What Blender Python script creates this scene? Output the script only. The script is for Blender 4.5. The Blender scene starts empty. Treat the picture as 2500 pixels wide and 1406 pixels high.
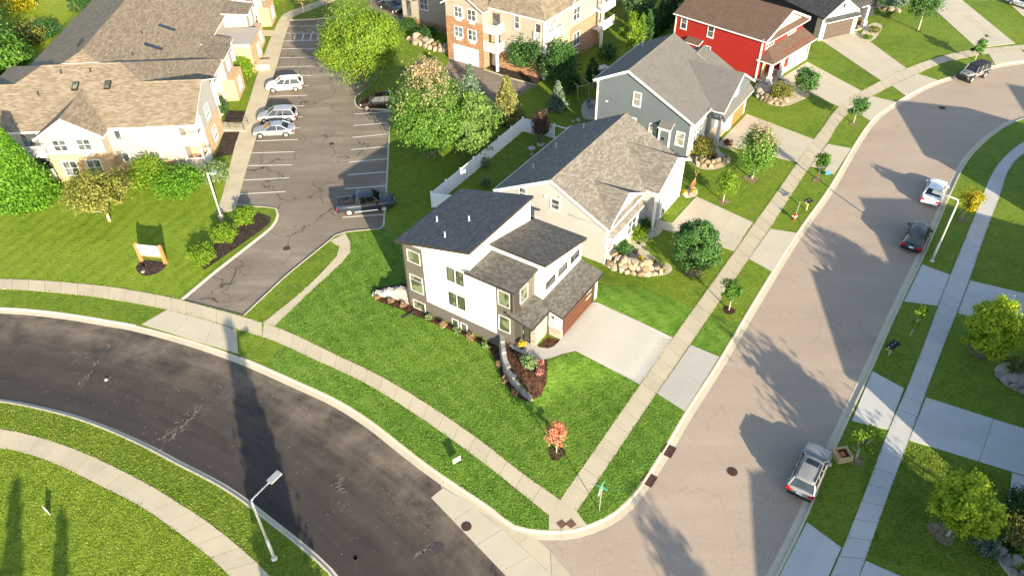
import bpy, math, random
import numpy as np
from mathutils import Vector, Matrix
from mathutils.geometry import delaunay_2d_cdt

# ------------------------------------------------------------------ camera, sky, sun, exposure
S = bpy.context.scene
COL = S.collection
FPX, CX, CY, CH = 1855.43, 1250.0, 703.0, 44.0
CR = np.array([0.99989823, -0.00928494, -0.01083141])
CU = np.array([0.01426637, 0.65076038, 0.75914913])
CF = np.array([0.0, 0.75922639, -0.65082661])
cam = bpy.data.cameras.new('camera'); camo = bpy.data.objects.new('camera', cam); COL.objects.link(camo)
camo.matrix_world = Matrix(((CR[0], CU[0], -CF[0], 0), (CR[1], CU[1], -CF[1], 0), (CR[2], CU[2], -CF[2], CH), (0, 0, 0, 1)))
cam.sensor_width = 36.0; cam.lens = FPX / 2500 * 36; cam.clip_start = 1; cam.clip_end = 3000
S.camera = camo
SUN_EL, SUN_AZ = math.radians(17.0), math.radians(156.5)      # azimuth clockwise from +Y
W = bpy.data.worlds.new('World'); S.world = W; W.use_nodes = True
wn = W.node_tree.nodes; wl = W.node_tree.links
sky = wn.new('ShaderNodeTexSky'); sky.sky_type = 'NISHITA'; sky.sun_disc = False
sky.sun_elevation = SUN_EL; sky.sun_rotation = SUN_AZ; sky.air_density = 1.0; sky.dust_density = 1.0; sky.ozone_density = 1.0
bg = wn['Background']; bg.inputs[1].default_value = 0.118
wl.new(sky.outputs[0], bg.inputs[0])
sd = Vector((math.sin(SUN_AZ) * math.cos(SUN_EL), math.cos(SUN_AZ) * math.cos(SUN_EL), math.sin(SUN_EL)))
sl = bpy.data.lights.new('sun', 'SUN'); sl.energy = 5.0; sl.angle = math.radians(0.5); sl.color = (1.0, 0.85, 0.63)
so = bpy.data.objects.new('sun', sl); COL.objects.link(so); so.rotation_euler = sd.to_track_quat('Z', 'Y').to_euler()
S.view_settings.view_transform = 'Standard'; S.view_settings.look = 'None'
S.view_settings.exposure = 1.56; S.view_settings.gamma = 1.0; S.view_settings.use_curve_mapping = False
S.cycles.max_bounces = 6; S.cycles.transparent_max_bounces = 6

rng = np.random.default_rng(7); random.seed(7)

# ------------------------------------------------------------------ helpers
def G(x, y, z=0.0):
    d = CF * FPX + CR * (x - CX) - CU * (y - CY)
    t = (z - CH) / d[2]
    return np.array([d[0] * t, d[1] * t])
def GP(pts, z=0.0): return np.array([G(p[0], p[1], z) for p in pts])
def smooth(p, it=2):
    p = np.asarray(p, float)
    for _ in range(it):
        q = [p[0]]
        for a, b in zip(p[:-1], p[1:]): q += [a * .75 + b * .25, a * .25 + b * .75]
        q.append(p[-1]); p = np.array(q)
    return p
def smoothc(p, it=2):
    p = np.asarray(p, float)
    for _ in range(it):
        q = []
        for a, b in zip(p, np.roll(p, -1, 0)): q += [a * .75 + b * .25, a * .25 + b * .75]
        p = np.array(q)
    return p
def arc(p):
    return np.concatenate([[0], np.cumsum(np.linalg.norm(np.diff(p, axis=0), axis=1))])
def resample(p, n):
    s = arc(p); t = np.linspace(0, s[-1], n)
    return np.stack([np.interp(t, s, p[:, i]) for i in range(p.shape[1])], 1)
def pip(P, poly):
    P = np.atleast_2d(P); x, y = P[:, 0], P[:, 1]; ins = np.zeros(len(P), bool)
    j = len(poly) - 1
    for i in range(len(poly)):
        xi, yi = poly[i]; xj, yj = poly[j]
        c = ((yi > y) != (yj > y)) & (x < (xj - xi) * (y - yi) / ((yj - yi) if yj != yi else 1e-9) + xi)
        ins ^= c; j = i
    return ins

def tag(o, label=None, cat=None, group=None, kind=None):
    if label: o['label'] = label
    if cat: o['category'] = cat
    if group: o['group'] = group
    if kind: o['kind'] = kind
    return o
def thing(name, label, cat, loc=(0, 0, 0), rz=0.0, group=None, kind=None):
    o = bpy.data.objects.new(name, None); COL.objects.link(o)
    o.location = loc; o.rotation_euler = (0, 0, rz); o.empty_display_size = .3
    return tag(o, label, cat, group, kind)
def link(name, me, parent=None):
    o = bpy.data.objects.new(name, me); COL.objects.link(o)
    if parent: o.parent = parent
    return o
def copytree(o, parent=None):
    c = o.copy(); COL.objects.link(c)
    if parent: c.parent = parent
    for ch in list(o.children): copytree(ch, c)
    return c

SPLIT = {'brick_base', 'corner_board', 'balcony_floor', 'balcony_post', 'wall_unit', 'glass_door', 'bump_trim', 'wall_vent', 'rake_board', 'fender_flare', 'hood_vent', 'door_glass', 'wall', 'brick_wall', 'stone_wainscot', 'porch_post', 'brick', 'leg'}
class MB:
    def __init__(s): s.v = []; s.f = []; s.m = []; s.c = []
    def add(s, vs, fs, m=0):
        n = len(s.v); s.c.append((n, len(s.f))); s.v += [tuple(map(float, v)) for v in vs]
        for i, f in enumerate(fs):
            s.f.append(tuple(n + k for k in f)); s.m.append(m[i] if isinstance(m, (list, tuple)) else m)
        return s
    def box(s, x0, x1, y0, y1, z0, z1, m=0):
        x0, x1 = min(x0, x1), max(x0, x1); y0, y1 = min(y0, y1), max(y0, y1); z0, z1 = min(z0, z1), max(z0, z1)
        return s.add([(x0, y0, z0), (x1, y0, z0), (x1, y1, z0), (x0, y1, z0), (x0, y0, z1), (x1, y0, z1), (x1, y1, z1), (x0, y1, z1)],
                     [(0, 3, 2, 1), (4, 5, 6, 7), (0, 1, 5, 4), (1, 2, 6, 5), (2, 3, 7, 6), (3, 0, 4, 7)], m)
    def slab(s, poly, t, mt=0, ms=1):
        """planar polygon (ccw from above) thickened downwards by t"""
        n = len(poly); p = [np.array(q, float) for q in poly]
        lo = [q - np.array([0, 0, t]) for q in p]
        return s.add(p + lo, [tuple(range(n)), tuple(range(2 * n - 1, n - 1, -1))] + [(i, n + i, n + (i + 1) % n, (i + 1) % n) for i in range(n)], [mt, ms] + [ms] * n)
    def extr(s, poly, vec, m=0):
        n = len(poly); p = [np.array(q, float) for q in poly]; hi = [q + np.array(vec, float) for q in p]
        return s.add(p + hi, [tuple(range(n - 1, -1, -1)), tuple(range(n, 2 * n))] + [(i, (i + 1) % n, n + (i + 1) % n, n + i) for i in range(n)], m)
    def tube(s, pts, r, n=8, m=0, cap=True):
        pts = [np.array(p, float) for p in pts]; k = len(pts)
        rs = r if isinstance(r, (list, tuple)) else [r] * k
        vs = []
        for i, p in enumerate(pts):
            d = pts[min(i + 1, k - 1)] - pts[max(i - 1, 0)]; d = d / (np.linalg.norm(d) + 1e-9)
            u = np.cross(d, [0, 0, 1] if abs(d[2]) < .9 else [1, 0, 0]); u /= np.linalg.norm(u); w = np.cross(d, u)
            for j in range(n):
                a = 2 * math.pi * j / n; vs.append(p + rs[i] * (math.cos(a) * u + math.sin(a) * w))
        fs = [(i * n + j, i * n + (j + 1) % n, (i + 1) * n + (j + 1) % n, (i + 1) * n + j) for i in range(k - 1) for j in range(n)]
        if cap: fs += [tuple(range(n - 1, -1, -1)), tuple(range((k - 1) * n, k * n))]
        return s.add(vs, fs, m)
    def lathe(s, prof, n=16, c=(0, 0, 0), m=0):
        vs = []; k = len(prof)
        for r, z in prof:
            for j in range(n):
                a = 2 * math.pi * j / n; vs.append((c[0] + r * math.cos(a), c[1] + r * math.sin(a), c[2] + z))
        fs = [(i * n + j, i * n + (j + 1) % n, (i + 1) * n + (j + 1) % n, (i + 1) * n + j) for i in range(k - 1) for j in range(n)]
        fs += [tuple(range(n - 1, -1, -1)), tuple(range((k - 1) * n, k * n))]
        return s.add(vs, fs, m)
    def build(s, name, mats, parent=None, smooth_=False, label=None):
        if name in SPLIT and len(s.c) > 1:          # pieces that stand apart become parts of their own
            o = None
            for (a, b), (a2, b2) in zip(s.c, s.c[1:] + [(len(s.v), len(s.f))]):
                o = link(name, mesh_of(name, s.v[a:a2], [tuple(i - a for i in f) for f in s.f[b:b2]], mats, s.m[b:b2], smooth_), parent)
            return o
        me = mesh_of(name, s.v, s.f, mats, s.m, smooth_)
        o = link(name, me, parent)
        if label: o['label'] = label
        return o

def mesh_of(name, v, f, mats, mi=None, smooth_=False):
    me = bpy.data.meshes.new(name); me.from_pydata(v, [], f); me.update()
    if not isinstance(mats, (list, tuple)): mats = [mats]
    for m in mats: me.materials.append(m)
    if mi is not None and len(mats) > 1: me.polygons.foreach_set('material_index', np.array(mi, np.int32))
    if smooth_: me.polygons.foreach_set('use_smooth', np.ones(len(f), bool))
    uv = me.uv_layers.new(name='UVMap'); V = np.array(v, float); dat = np.zeros((len(me.loops), 2), np.float32); k = 0
    for p in me.polygons:
        nx, ny, nz = p.normal; idx = list(p.vertices); q = V[idx]
        if nx * nx + ny * ny < 1e-4: uvs = q[:, :2]
        else:
            l = math.hypot(nx, ny); h = np.array([-ny / l, nx / l, 0.]); w = np.cross([nx, ny, nz], h); uvs = np.stack([q @ h, q @ w], 1)
        dat[p.loop_start:p.loop_start + len(idx)] = uvs
    uv.data.foreach_set('uv', dat.ravel())
    return me

def cdt(polys, pts=(), edges_extra=(), spacing=None):
    """constrained triangulation of closed polygons (lists of xy) plus loose points and open polylines"""
    vs, es = [], []
    for poly in polys:
        n = len(vs); k = len(poly); vs += [Vector((float(a), float(b))) for a, b in poly]; es += [(n + i, n + (i + 1) % k) for i in range(k)]
    for line in edges_extra:
        n = len(vs); k = len(line); vs += [Vector((float(a), float(b))) for a, b in line]; es += [(n + i, n + i + 1) for i in range(k - 1)]
    vs += [Vector((float(a), float(b))) for a, b in pts]
    r = delaunay_2d_cdt(vs, es, [], 0, 1e-4)
    V = np.array([(v.x, v.y) for v in r[0]]); F = np.array([f for f in r[2] if len(f) == 3], int)
    a, b, c = V[F[:, 0]], V[F[:, 1]], V[F[:, 2]]
    cr = (b[:, 0] - a[:, 0]) * (c[:, 1] - a[:, 1]) - (b[:, 1] - a[:, 1]) * (c[:, 0] - a[:, 0])
    F[cr < 0] = F[cr < 0][:, ::-1]; F = F[np.abs(cr) > 1e-7]
    return V, F

# ------------------------------------------------------------------ materials
MATS = {}
class NT:
    def __init__(s, name):
        s.m = bpy.data.materials.new(name); s.m.use_nodes = True; s.t = s.m.node_tree; s.n = s.t.nodes; s.b = s.n['Principled BSDF']
    def new(s, t, **k):
        x = s.n.new(t)
        for a, b in k.items(): setattr(x, a, b)
        return x
    def ln(s, a, b): s.t.links.new(a, b)
    def coord(s, kind):
        if kind == 'pos': return s.new('ShaderNodeNewGeometry').outputs['Position']
        return s.new('ShaderNodeTexCoord').outputs[kind]
    def noise(s, co, scale, detail=4, rough=.6, dist=0.0):
        x = s.new('ShaderNodeTexNoise'); x.inputs['Scale'].default_value = scale; x.inputs['Detail'].default_value = detail
        x.inputs['Roughness'].default_value = rough; x.inputs['Distortion'].default_value = dist; s.ln(co, x.inputs['Vector']); return x.outputs['Fac']
    def mapping(s, co, rot=(0, 0, 0), scale=(1, 1, 1), loc=(0, 0, 0)):
        x = s.new('ShaderNodeMapping'); x.inputs['Rotation'].default_value = rot; x.inputs['Scale'].default_value = scale; x.inputs['Location'].default_value = loc
        s.ln(co, x.inputs['Vector']); return x.outputs[0]
    def ramp(s, fac, stops, interp='LINEAR'):
        x = s.new('ShaderNodeValToRGB'); e = x.color_ramp.elements; x.color_ramp.interpolation = interp
        while len(e) < len(stops): e.new(.5)
        for q, (p, c) in zip(e, stops): q.position = p; q.color = (c[0], c[1], c[2], 1) if not isinstance(c, (int, float)) else (c, c, c, 1)
        s.ln(fac, x.inputs[0]); return x.outputs[0]
    def mix(s, fac, a, b, mode='MIX'):
        x = s.new('ShaderNodeMix', data_type='RGBA', blend_type=mode); ins = x.inputs
        for k, v in ((0, fac), (6, a), (7, b)):
            if hasattr(v, 'links') or hasattr(v, 'is_linked'): s.ln(v, ins[k])
            elif k == 0: ins[k].default_value = v
            else: ins[k].default_value = (*v, 1) if len(v) == 3 else v
        return x.outputs[2]
    def math(s, op, a, b=None, c=None):
        x = s.new('ShaderNodeMath', operation=op)
        for k, v in enumerate((a, b, c)):
            if v is None: continue
            if hasattr(v, 'is_linked'): s.ln(v, x.inputs[k])
            else: x.inputs[k].default_value = v
        return x.outputs[0]
    def bump(s, h, strength=.3, dist=.05):
        x = s.new('ShaderNodeBump'); x.inputs['Strength'].default_value = strength; x.inputs['Distance'].default_value = dist
        s.ln(h, x.inputs['Height']); s.ln(x.outputs[0], s.b.inputs['Normal'])
    def out(s, col, rough=.8, spec=.3):
        if hasattr(col, 'is_linked'): s.ln(col, s.b.inputs['Base Color'])
        else: s.b.inputs['Base Color'].default_value = (*col, 1)
        s.b.inputs['Roughness'].default_value = rough; s.b.inputs['Specular IOR Level'].default_value = spec
        return s.m

def flat(name, c, rough=.6, var=.12, scale=3.0, spec=.3, metal=0.0, bump=0.0, bscale=40):
    """painted or plain surface with slight unevenness"""
    if name in MATS: return MATS[name]
    t = NT(name); co = t.coord('Object')
    n = t.noise(co, scale, 5, .65); a = tuple(x * (1 - var) for x in c); b = tuple(min(1, x * (1 + var)) for x in c)
    col = t.ramp(n, [(.3, a), (.7, b)])
    if bump: t.bump(t.noise(co, bscale, 3), bump, .02)
    t.b.inputs['Metallic'].default_value = metal
    MATS[name] = t.out(col, rough, spec); return MATS[name]

def lap(name, c, rough=.6, pitch=.15, var=.05):
    """lap siding: horizontal boards with a bevelled lower edge"""
    t = NT(name); uv = t.coord('UV'); sep = t.new('ShaderNodeSeparateXYZ'); t.ln(uv, sep.inputs[0])
    fr = t.math('FRACT', t.math('DIVIDE', sep.outputs[1], pitch))
    n = t.noise(t.coord('Object'), .8, 4); a = tuple(x * (1 - var) for x in c); b = tuple(min(1, x * (1 + var)) for x in c)
    col = t.ramp(n, [(.3, a), (.7, b)]); t.bump(fr, .5, .02)
    return t.out(col, rough)

def shingle(name, cs, row=.145, tab=.30, rough=.9, blot=.35, mortar=.55):
    """asphalt shingle courses; cs = list of granule blend colours"""
    t = NT(name); uv = t.coord('UV')
    br = t.new('ShaderNodeTexBrick'); t.ln(uv, br.inputs['Vector']); br.offset = .5
    br.inputs['Scale'].default_value = 1.0; br.inputs['Brick Width'].default_value = tab; br.inputs['Row Height'].default_value = row
    br.inputs['Mortar Size'].default_value = .012; br.inputs['Mortar Smooth'].default_value = .3; br.inputs['Bias'].default_value = 0
    br.inputs['Color1'].default_value = (0, 0, 0, 1); br.inputs['Color2'].default_value = (1, 1, 1, 1); br.inputs['Mortar'].default_value = (.5, .5, .5, 1)
    br2 = t.new('ShaderNodeTexBrick'); mp = t.mapping(uv, loc=(.13, .0, 0)); t.ln(mp, br2.inputs['Vector'])
    br2.inputs['Scale'].default_value = 1.0; br2.inputs['Brick Width'].default_value = tab * 1.7; br2.inputs['Row Height'].default_value = row * 2; br2.inputs['Mortar Size'].default_value = 0
    br2.inputs['Color1'].default_value = (0, 0, 0, 1); br2.inputs['Color2'].default_value = (1, 1, 1, 1)
    bw = t.mix(.18, br.outputs['Color'], br2.outputs['Color'])
    n = t.noise(uv, .5, 4); fac = t.mix(blot, bw, n)
    k = len(cs); col = t.ramp(fac, [(.04 + .92 * i / (k - 1), c) for i, c in enumerate(cs)])
    fine = t.noise(uv, 25, 2); col = t.mix(.35, col, t.ramp(fine, [(.3, .25), (.7, .9)]), 'SOFT_LIGHT')
    dark = t.math('MULTIPLY', br.outputs['Fac'], mortar); col = t.mix(dark, col, tuple(x * .35 for x in cs[0]))
    sep = t.new('ShaderNodeSeparateXYZ'); t.ln(uv, sep.inputs[0])
    fr = t.math('FRACT', t.math('DIVIDE', sep.outputs[1], row)); t.bump(fr, .4, .02)
    return t.out(col, rough, .2)

def brick(name, cs, mort, w=.22, h=.085, blot=.4):
    t = NT(name); uv = t.coord('UV'); br = t.new('ShaderNodeTexBrick'); t.ln(uv, br.inputs['Vector'])
    br.inputs['Scale'].default_value = 1.0; br.inputs['Brick Width'].default_value = w; br.inputs['Row Height'].default_value = h; br.inputs['Mortar Size'].default_value = .008
    br.inputs['Color1'].default_value = (0, 0, 0, 1); br.inputs['Color2'].default_value = (1, 1, 1, 1)
    n = t.noise(uv, 1.2, 5); fac = t.mix(blot, br.outputs['Color'], n); k = len(cs)
    col = t.ramp(fac, [(.2 + .6 * i / (k - 1), c) for i, c in enumerate(cs)]); col = t.mix(br.outputs['Fac'], col, mort)
    t.bump(t.math('SUBTRACT', 1.0, br.outputs['Fac']), .5, .02)
    return t.out(col, .85)

def rockmat(name, cs):
    t = NT(name); oi = t.new('ShaderNodeObjectInfo'); n = t.noise(t.coord('Object'), 2.2, 6, .7); f = t.mix(.6, n, oi.outputs['Random'])
    k = len(cs); col = t.ramp(f, [(.15 + .7 * i / (k - 1), c) for i, c in enumerate(cs)]); t.bump(n, .6, .12)
    return t.out(col, .9, .2)
def glass(name, c, rough=.06, spec=.8):
    t = NT(name); co = t.coord('Object'); oi = t.new('ShaderNodeObjectInfo')
    n = t.ramp(t.noise(co, 1.1, 1), [(.46, 0.1), (.5, .75)]); f = t.mix(.4, n, oi.outputs['Random'])  # crisp light and dark patches paint a lit interior into the pane colour
    col = t.ramp(f, [(.3, tuple(x * .55 for x in c)), (.7, tuple(min(1, x * 1.5) for x in c))])
    return t.out(col, rough, spec)

def concrete(name, c, rough=.85, var=.14):
    t = NT(name); p = t.coord('pos'); oi = t.new('ShaderNodeObjectInfo')
    n1 = t.noise(p, .5, 6, .65); n2 = t.noise(p, 9, 3, .7)
    f = t.mix(.35, n1, n2); f = t.mix(.13, f, oi.outputs['Random'])
    col = t.ramp(f, [(.25, tuple(x * (1 - var * 1.6) for x in c)), (.5, c), (.75, tuple(min(1, x * (1 + var)) for x in c))])
    st = t.ramp(t.noise(p, 1.3, 7, .75, .6), [(.62, 0.0), (.8, 1.0)]); col = t.mix(t.math('MULTIPLY', st, .35), col, tuple(x * .62 for x in (c[0], c[1] * .93, c[2] * .8)))
    t.bump(n2, .15, .02)
    return t.out(col, rough, .25)

def foliage(name, c1, c2, c3, tip=None, tipz=.6, transl=.35):
    t = NT(name); g = t.new('ShaderNodeNewGeometry'); oi = t.new('ShaderNodeObjectInfo')
    n = t.noise(t.coord('Object'), .9, 3)
    f = t.mix(.4, g.outputs['Random Per Island'], n)
    col = t.ramp(f, [(.25, c1), (.5, c2), (.78, c3)])
    if tip:
        sep = t.new('ShaderNodeSeparateXYZ'); t.ln(t.coord('Generated'), sep.inputs[0])
        q = t.math('ADD', sep.outputs[2], t.math('MULTIPLY', t.math('SUBTRACT', t.noise(t.coord('Object'), .55, 3), .5), 1.1))
        q = t.math('ADD', q, t.math('MULTIPLY', t.math('SUBTRACT', g.outputs['Random Per Island'], .5), .5))
        col = t.mix(t.ramp(q, [(tipz - .12, 0.0), (tipz + .18, 1.0)]), col, tip)
    hsv = t.new('ShaderNodeHueSaturation'); t.ln(col, hsv.inputs['Color']); hsv.inputs['Value'].default_value = 1.0
    col = hsv.outputs[0]
    d = t.b; t.ln(col, d.inputs['Base Color']); d.inputs['Roughness'].default_value = .55; d.inputs['Specular IOR Level'].default_value = .25
    tr = t.new('ShaderNodeBsdfTranslucent'); t.ln(col, tr.inputs['Color'])
    ms = t.new('ShaderNodeMixShader'); ms.inputs[0].default_value = transl
    t.ln(d.outputs[0], ms.inputs[1]); t.ln(tr.outputs[0], ms.inputs[2]); t.ln(ms.outputs[0], t.n['Material Output'].inputs[0])
    return t.m

def lawnmat(name, ds, ms, bs, sod=False, stripe=0.0, az=34.0, island=False):
    t = NT(name); p = t.coord('pos')
    n1 = t.noise(p, .09, 4, .6); n2 = t.noise(p, .9, 5, .65, .3); n3 = t.noise(p, 6.0, 3, .7)
    n4 = t.noise(t.mapping(p, rot=(0, 0, math.radians(az)), scale=(1, 2.6, 1)), 2.6, 6, .72, .5)
    f = t.mix(.5, n1, n2); f = t.mix(.6, f, t.mix(.3, n4, n3))
    if island:
        g = t.new('ShaderNodeNewGeometry'); f = t.mix(.45, f, g.outputs['Random Per Island'])
    rm = t.mapping(p, rot=(0, 0, math.radians(az)))
    if stripe:
        w = t.new('ShaderNodeTexWave', wave_type='BANDS', bands_direction='X'); w.inputs['Scale'].default_value = .22; w.inputs['Distortion'].default_value = 5; w.inputs['Detail'].default_value = 3
        t.ln(rm, w.inputs['Vector']); f = t.mix(stripe, f, w.outputs['Fac'])
    if sod:
        br = t.new('ShaderNodeTexBrick'); t.ln(rm, br.inputs['Vector']); br.inputs['Scale'].default_value = 1.0
        br.inputs['Brick Width'].default_value = 1.9; br.inputs['Row Height'].default_value = .62; br.inputs['Mortar Size'].default_value = .03; br.inputs['Mortar Smooth'].default_value = 1
        br.inputs['Color1'].default_value = (.38, .38, .38, 1); br.inputs['Color2'].default_value = (.62, .62, .62, 1); br.inputs['Mortar'].default_value = (.15, .15, .15, 1)
        f = t.mix(.22, f, br.outputs['Color'])
    col = t.ramp(f, [(.36, tuple(x * .55 for x in ds)), (.44, ds), (.51, ms), (.62, bs)])  # darkest stop paints the shade in gaps between tufts
    dry = t.ramp(t.noise(p, .35, 6, .7, .5), [(.6, 0.0), (.78, 1.0)]); col = t.mix(t.math('MULTIPLY', dry, .0 if sod else .45), col, (.17, .16, .05))
    if not island: t.bump(t.mix(.5, n4, n3), 1.0, .18)
    return t.out(col, .8, .15)

def asphalt(name, dark, mid, pale, dust=.4, cracks=0.0, rot=0.0, ringc=None):
    t = NT(name); p = t.coord('pos')
    n1 = t.noise(p, .12, 5, .6); st = t.noise(t.mapping(p, rot=(0, 0, rot), scale=(.12, 1.1, 1)), .55, 6, .65, .4); n3 = t.noise(p, 14, 3, .8)
    f = t.mix(.5 if not ringc else .1, n1, st); col = t.ramp(f, [(.3, dark), (.52, mid), (.75, pale if not ringc else tuple(x * 1.3 for x in mid))])
    sp = t.ramp(t.noise(p, 2.3, 8, .8), [(.62, 0.0), (.74, 1.0)]); col = t.mix(t.math('MULTIPLY', sp, dust), col, pale)
    col = t.mix(.5, col, t.ramp(n3, [(.35, .3), (.65, .75)]), 'SOFT_LIGHT')
    if ringc:      # dust swept along the curve, thickest by the outer kerb, with scattered scuffs
        sp_ = t.new('ShaderNodeSeparateXYZ'); t.ln(p, sp_.inputs[0]); dx = t.math('SUBTRACT', sp_.outputs[0], ringc[0]); dy = t.math('SUBTRACT', sp_.outputs[1], ringc[1])
        rr = t.math('SQRT', t.math('ADD', t.math('MULTIPLY', dx, dx), t.math('MULTIPLY', dy, dy))); an = t.math('MULTIPLY', t.math('ARCTAN2', dy, dx), 6.0)
        cv = t.new('ShaderNodeCombineXYZ'); t.ln(rr, cv.inputs[0]); t.ln(an, cv.inputs[1])
        a1 = t.noise(cv.outputs[0], .8, 8, .75, .5); a2 = t.noise(p, .35, 8, .72, .4); near = t.ramp(t.math('DIVIDE', t.math('SUBTRACT', rr, ringc[2] - 9.0), 9.0), [(.0, .04), (.45, .22), (.75, .8), (.92, 1.0)])
        amt = t.math('MULTIPLY', t.ramp(t.math('ADD', t.math('MULTIPLY', a1, .35), t.math('MULTIPLY', a2, .65)), [(.38, 0.0), (.68, .72)]), near); col = t.mix(amt, t.ramp(a1, [(.3, dark), (.7, mid)]), pale)
        sc_ = t.ramp(t.noise(p, .9, 12, .85, 1.2), [(.595, 0.0), (.66, 1.0)]); gt = t.ramp(t.noise(p, .13, 2), [(.45, 0.0), (.60, 1.0)]); col = t.mix(t.math('MULTIPLY', t.math('MULTIPLY', sc_, gt), .7), col, pale)
    if cracks:
        wp = t.new('ShaderNodeVectorMath', operation='ADD'); nn = t.new('ShaderNodeTexNoise'); nn.inputs['Scale'].default_value = .5; nn.inputs['Detail'].default_value = 4; t.ln(p, nn.inputs['Vector'])
        sc = t.new('ShaderNodeVectorMath', operation='SCALE'); t.ln(nn.outputs['Color'], sc.inputs[0]); sc.inputs['Scale'].default_value = 4.0
        t.ln(p, wp.inputs[0]); t.ln(sc.outputs[0], wp.inputs[1])
        fl = t.mapping(wp.outputs[0], scale=(1, 1, 0))
        vo = t.new('ShaderNodeTexVoronoi', feature='DISTANCE_TO_EDGE'); vo.inputs['Scale'].default_value = .22; t.ln(fl, vo.inputs['Vector'])
        gate = t.ramp(t.noise(p, .1, 2), [(.42, 0.0), (.55, 1.0)])
        ck = t.math('MULTIPLY', t.ramp(vo.outputs['Distance'], [(.006, 1.0), (.014, 0.0)]), t.math('MULTIPLY', gate, cracks))
        col = t.mix(ck, col, tuple(x * .22 for x in dark))
    t.bump(n3, .25, .02)
    return t.out(col, .85, .25)

def mulchmat(name, c1, c2, c3, scale=9):
    t = NT(name); p = t.coord('pos'); vo = t.new('ShaderNodeTexVoronoi'); vo.inputs['Scale'].default_value = scale; t.ln(p, vo.inputs['Vector'])
    n = t.noise(p, 3, 5, .7); f = t.mix(.5, vo.outputs['Color'], n); col = t.ramp(f, [(.3, c1), (.5, c2), (.72, c3)]); t.bump(vo.outputs['Distance'], .8, .06)
    return t.out(col, .95, .1)

def paint(name, c, metal=.0, rough=.38):
    t = NT(name); n = t.noise(t.coord('Object'), 2.0, 3)
    col = t.ramp(n, [(.3, tuple(x * .92 for x in c)), (.7, tuple(min(1, x * 1.05) for x in c))])
    t.b.inputs['Metallic'].default_value = metal; t.b.inputs['Coat Weight'].default_value = .3; t.b.inputs['Coat Roughness'].default_value = .08
    return t.out(col, rough, .5)

M = {}
M['lawn'] = lawnmat('lawn_grass', (.074, .136, .010), (.132, .198, .017), (.20, .25, .036))
M['lawn_yellow'] = lawnmat('mown_grass', (.10, .165, .010), (.16, .235, .018), (.235, .295, .04), stripe=.035, az=20)
M['meadow'] = lawnmat('meadow_grass', (.13, .19, .008), (.20, .26, .012), (.28, .31, .03))
M['sod'] = lawnmat('sod_grass', (.062, .142, .012), (.112, .21, .022), (.18, .275, .046), sod=True, stripe=.045, az=-34)
M['blade'] = lawnmat('grass_blades', (.10, .155, .012), (.165, .22, .022), (.24, .28, .045), island=True)
M['blade_sod'] = lawnmat('sod_blades', (.056, .125, .014), (.10, .19, .026), (.16, .25, .05), island=True)
M['road_tan'] = asphalt('aged_asphalt', (.285, .23, .178), (.33, .268, .209), (.385, .318, .25), .15, .13, math.radians(56))
M['road_dark'] = asphalt('sealed_asphalt', (.030, .025, .0235), (.047, .040, .037), (.29, .235, .17), .0, 0, 0, (-51.06, -16.37, 66.4))
M['lot'] = asphalt('lot_asphalt', (.12, .10, .078), (.19, .16, .125), (.34, .29, .225), .3, .75, math.radians(95))
M['conc'] = concrete('sidewalk_concrete', (.43, .38, .275))
M['conc_new'] = concrete('new_concrete', (.37, .355, .315), var=.1)
M['conc_drive'] = concrete('driveway_concrete', (.43, .39, .30), var=.1)
M['conc_grey'] = concrete('grey_concrete', (.44, .435, .41), var=.1)
M['kerb'] = concrete('kerb_concrete', (.47, .42, .315), var=.1)
M['white_line'] = flat('line_paint', (.72, .72, .68), .7, .25, 8)
M['mulch'] = mulchmat('bark_mulch', (.018, .010, .007), (.055, .028, .018), (.12, .062, .04))
M['mulch_dark'] = mulchmat('dark_mulch', (.02, .014, .011), (.045, .034, .027), (.09, .07, .055))
M['gravel'] = mulchmat('pale_gravel', (.30, .26, .18), (.48, .43, .32), (.62, .57, .45), 14)
M['soil'] = mulchmat('dry_soil', (.12, .10, .055), (.20, .16, .09), (.30, .25, .15), 10)
M['white'] = flat('white_trim', (.64, .635, .62), .5, .03)
M['vinyl'] = flat('white_vinyl', (.82, .83, .84), .45, .03)
M['white_stucco'] = flat('white_stucco', (.66, .655, .645), .75, .03, 6, bump=.1)
M['grey_panel'] = flat('grey_panel', (.105, .096, .085), .6, .06)
M['dark_fascia'] = flat('dark_fascia', (.035, .03, .027), .4, .1)
M['black_frame'] = flat('black_frame', (.02, .02, .018), .4, .1)
M['beige_siding'] = lap('beige_siding', (.35, .345, .33))
M['cream_siding'] = lap('cream_siding', (.345, .315, .27))
M['tan_siding'] = lap('tan_siding', (.33, .295, .24))
M['bluegrey_siding'] = lap('bluegrey_siding', (.10, .125, .138))
M['red_siding'] = lap('red_siding', (.29, .019, .015))
M['dark_siding'] = lap('charcoal_siding', (.04, .042, .05))
M['brick_tan'] = brick('tan_brick', [(.34, .20, .10), (.46, .29, .15), (.56, .38, .21)], (.5, .42, .32))
M['brick_orange'] = brick('orange_brick', [(.20, .095, .045), (.29, .15, .075), (.37, .21, .11)], (.42, .34, .26))
M['ledge'] = brick('ledge_stone', [(.24, .21, .18), (.34, .30, .25), (.44, .40, .34)], (.2, .18, .15), .42, .11)
M['stone_veneer'] = brick('stone_veneer', [(.40, .35, .27), (.52, .47, .38), (.62, .57, .48)], (.5, .46, .4), .38, .16)
M['garage_brown'] = flat('brown_door', (.095, .036, .019), .45, .08)
M['garage_orange'] = flat('cedar_door', (.36, .15, .05), .5, .1)
M['garage_dark'] = flat('dark_bronze_door', (.085, .065, .055), .5, .1)
M['glass'] = glass('window_glass', (.09, .10, .105))
M['glass_green'] = glass('painted_interior_pane', (.10, .118, .075), .05, .7)
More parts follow.
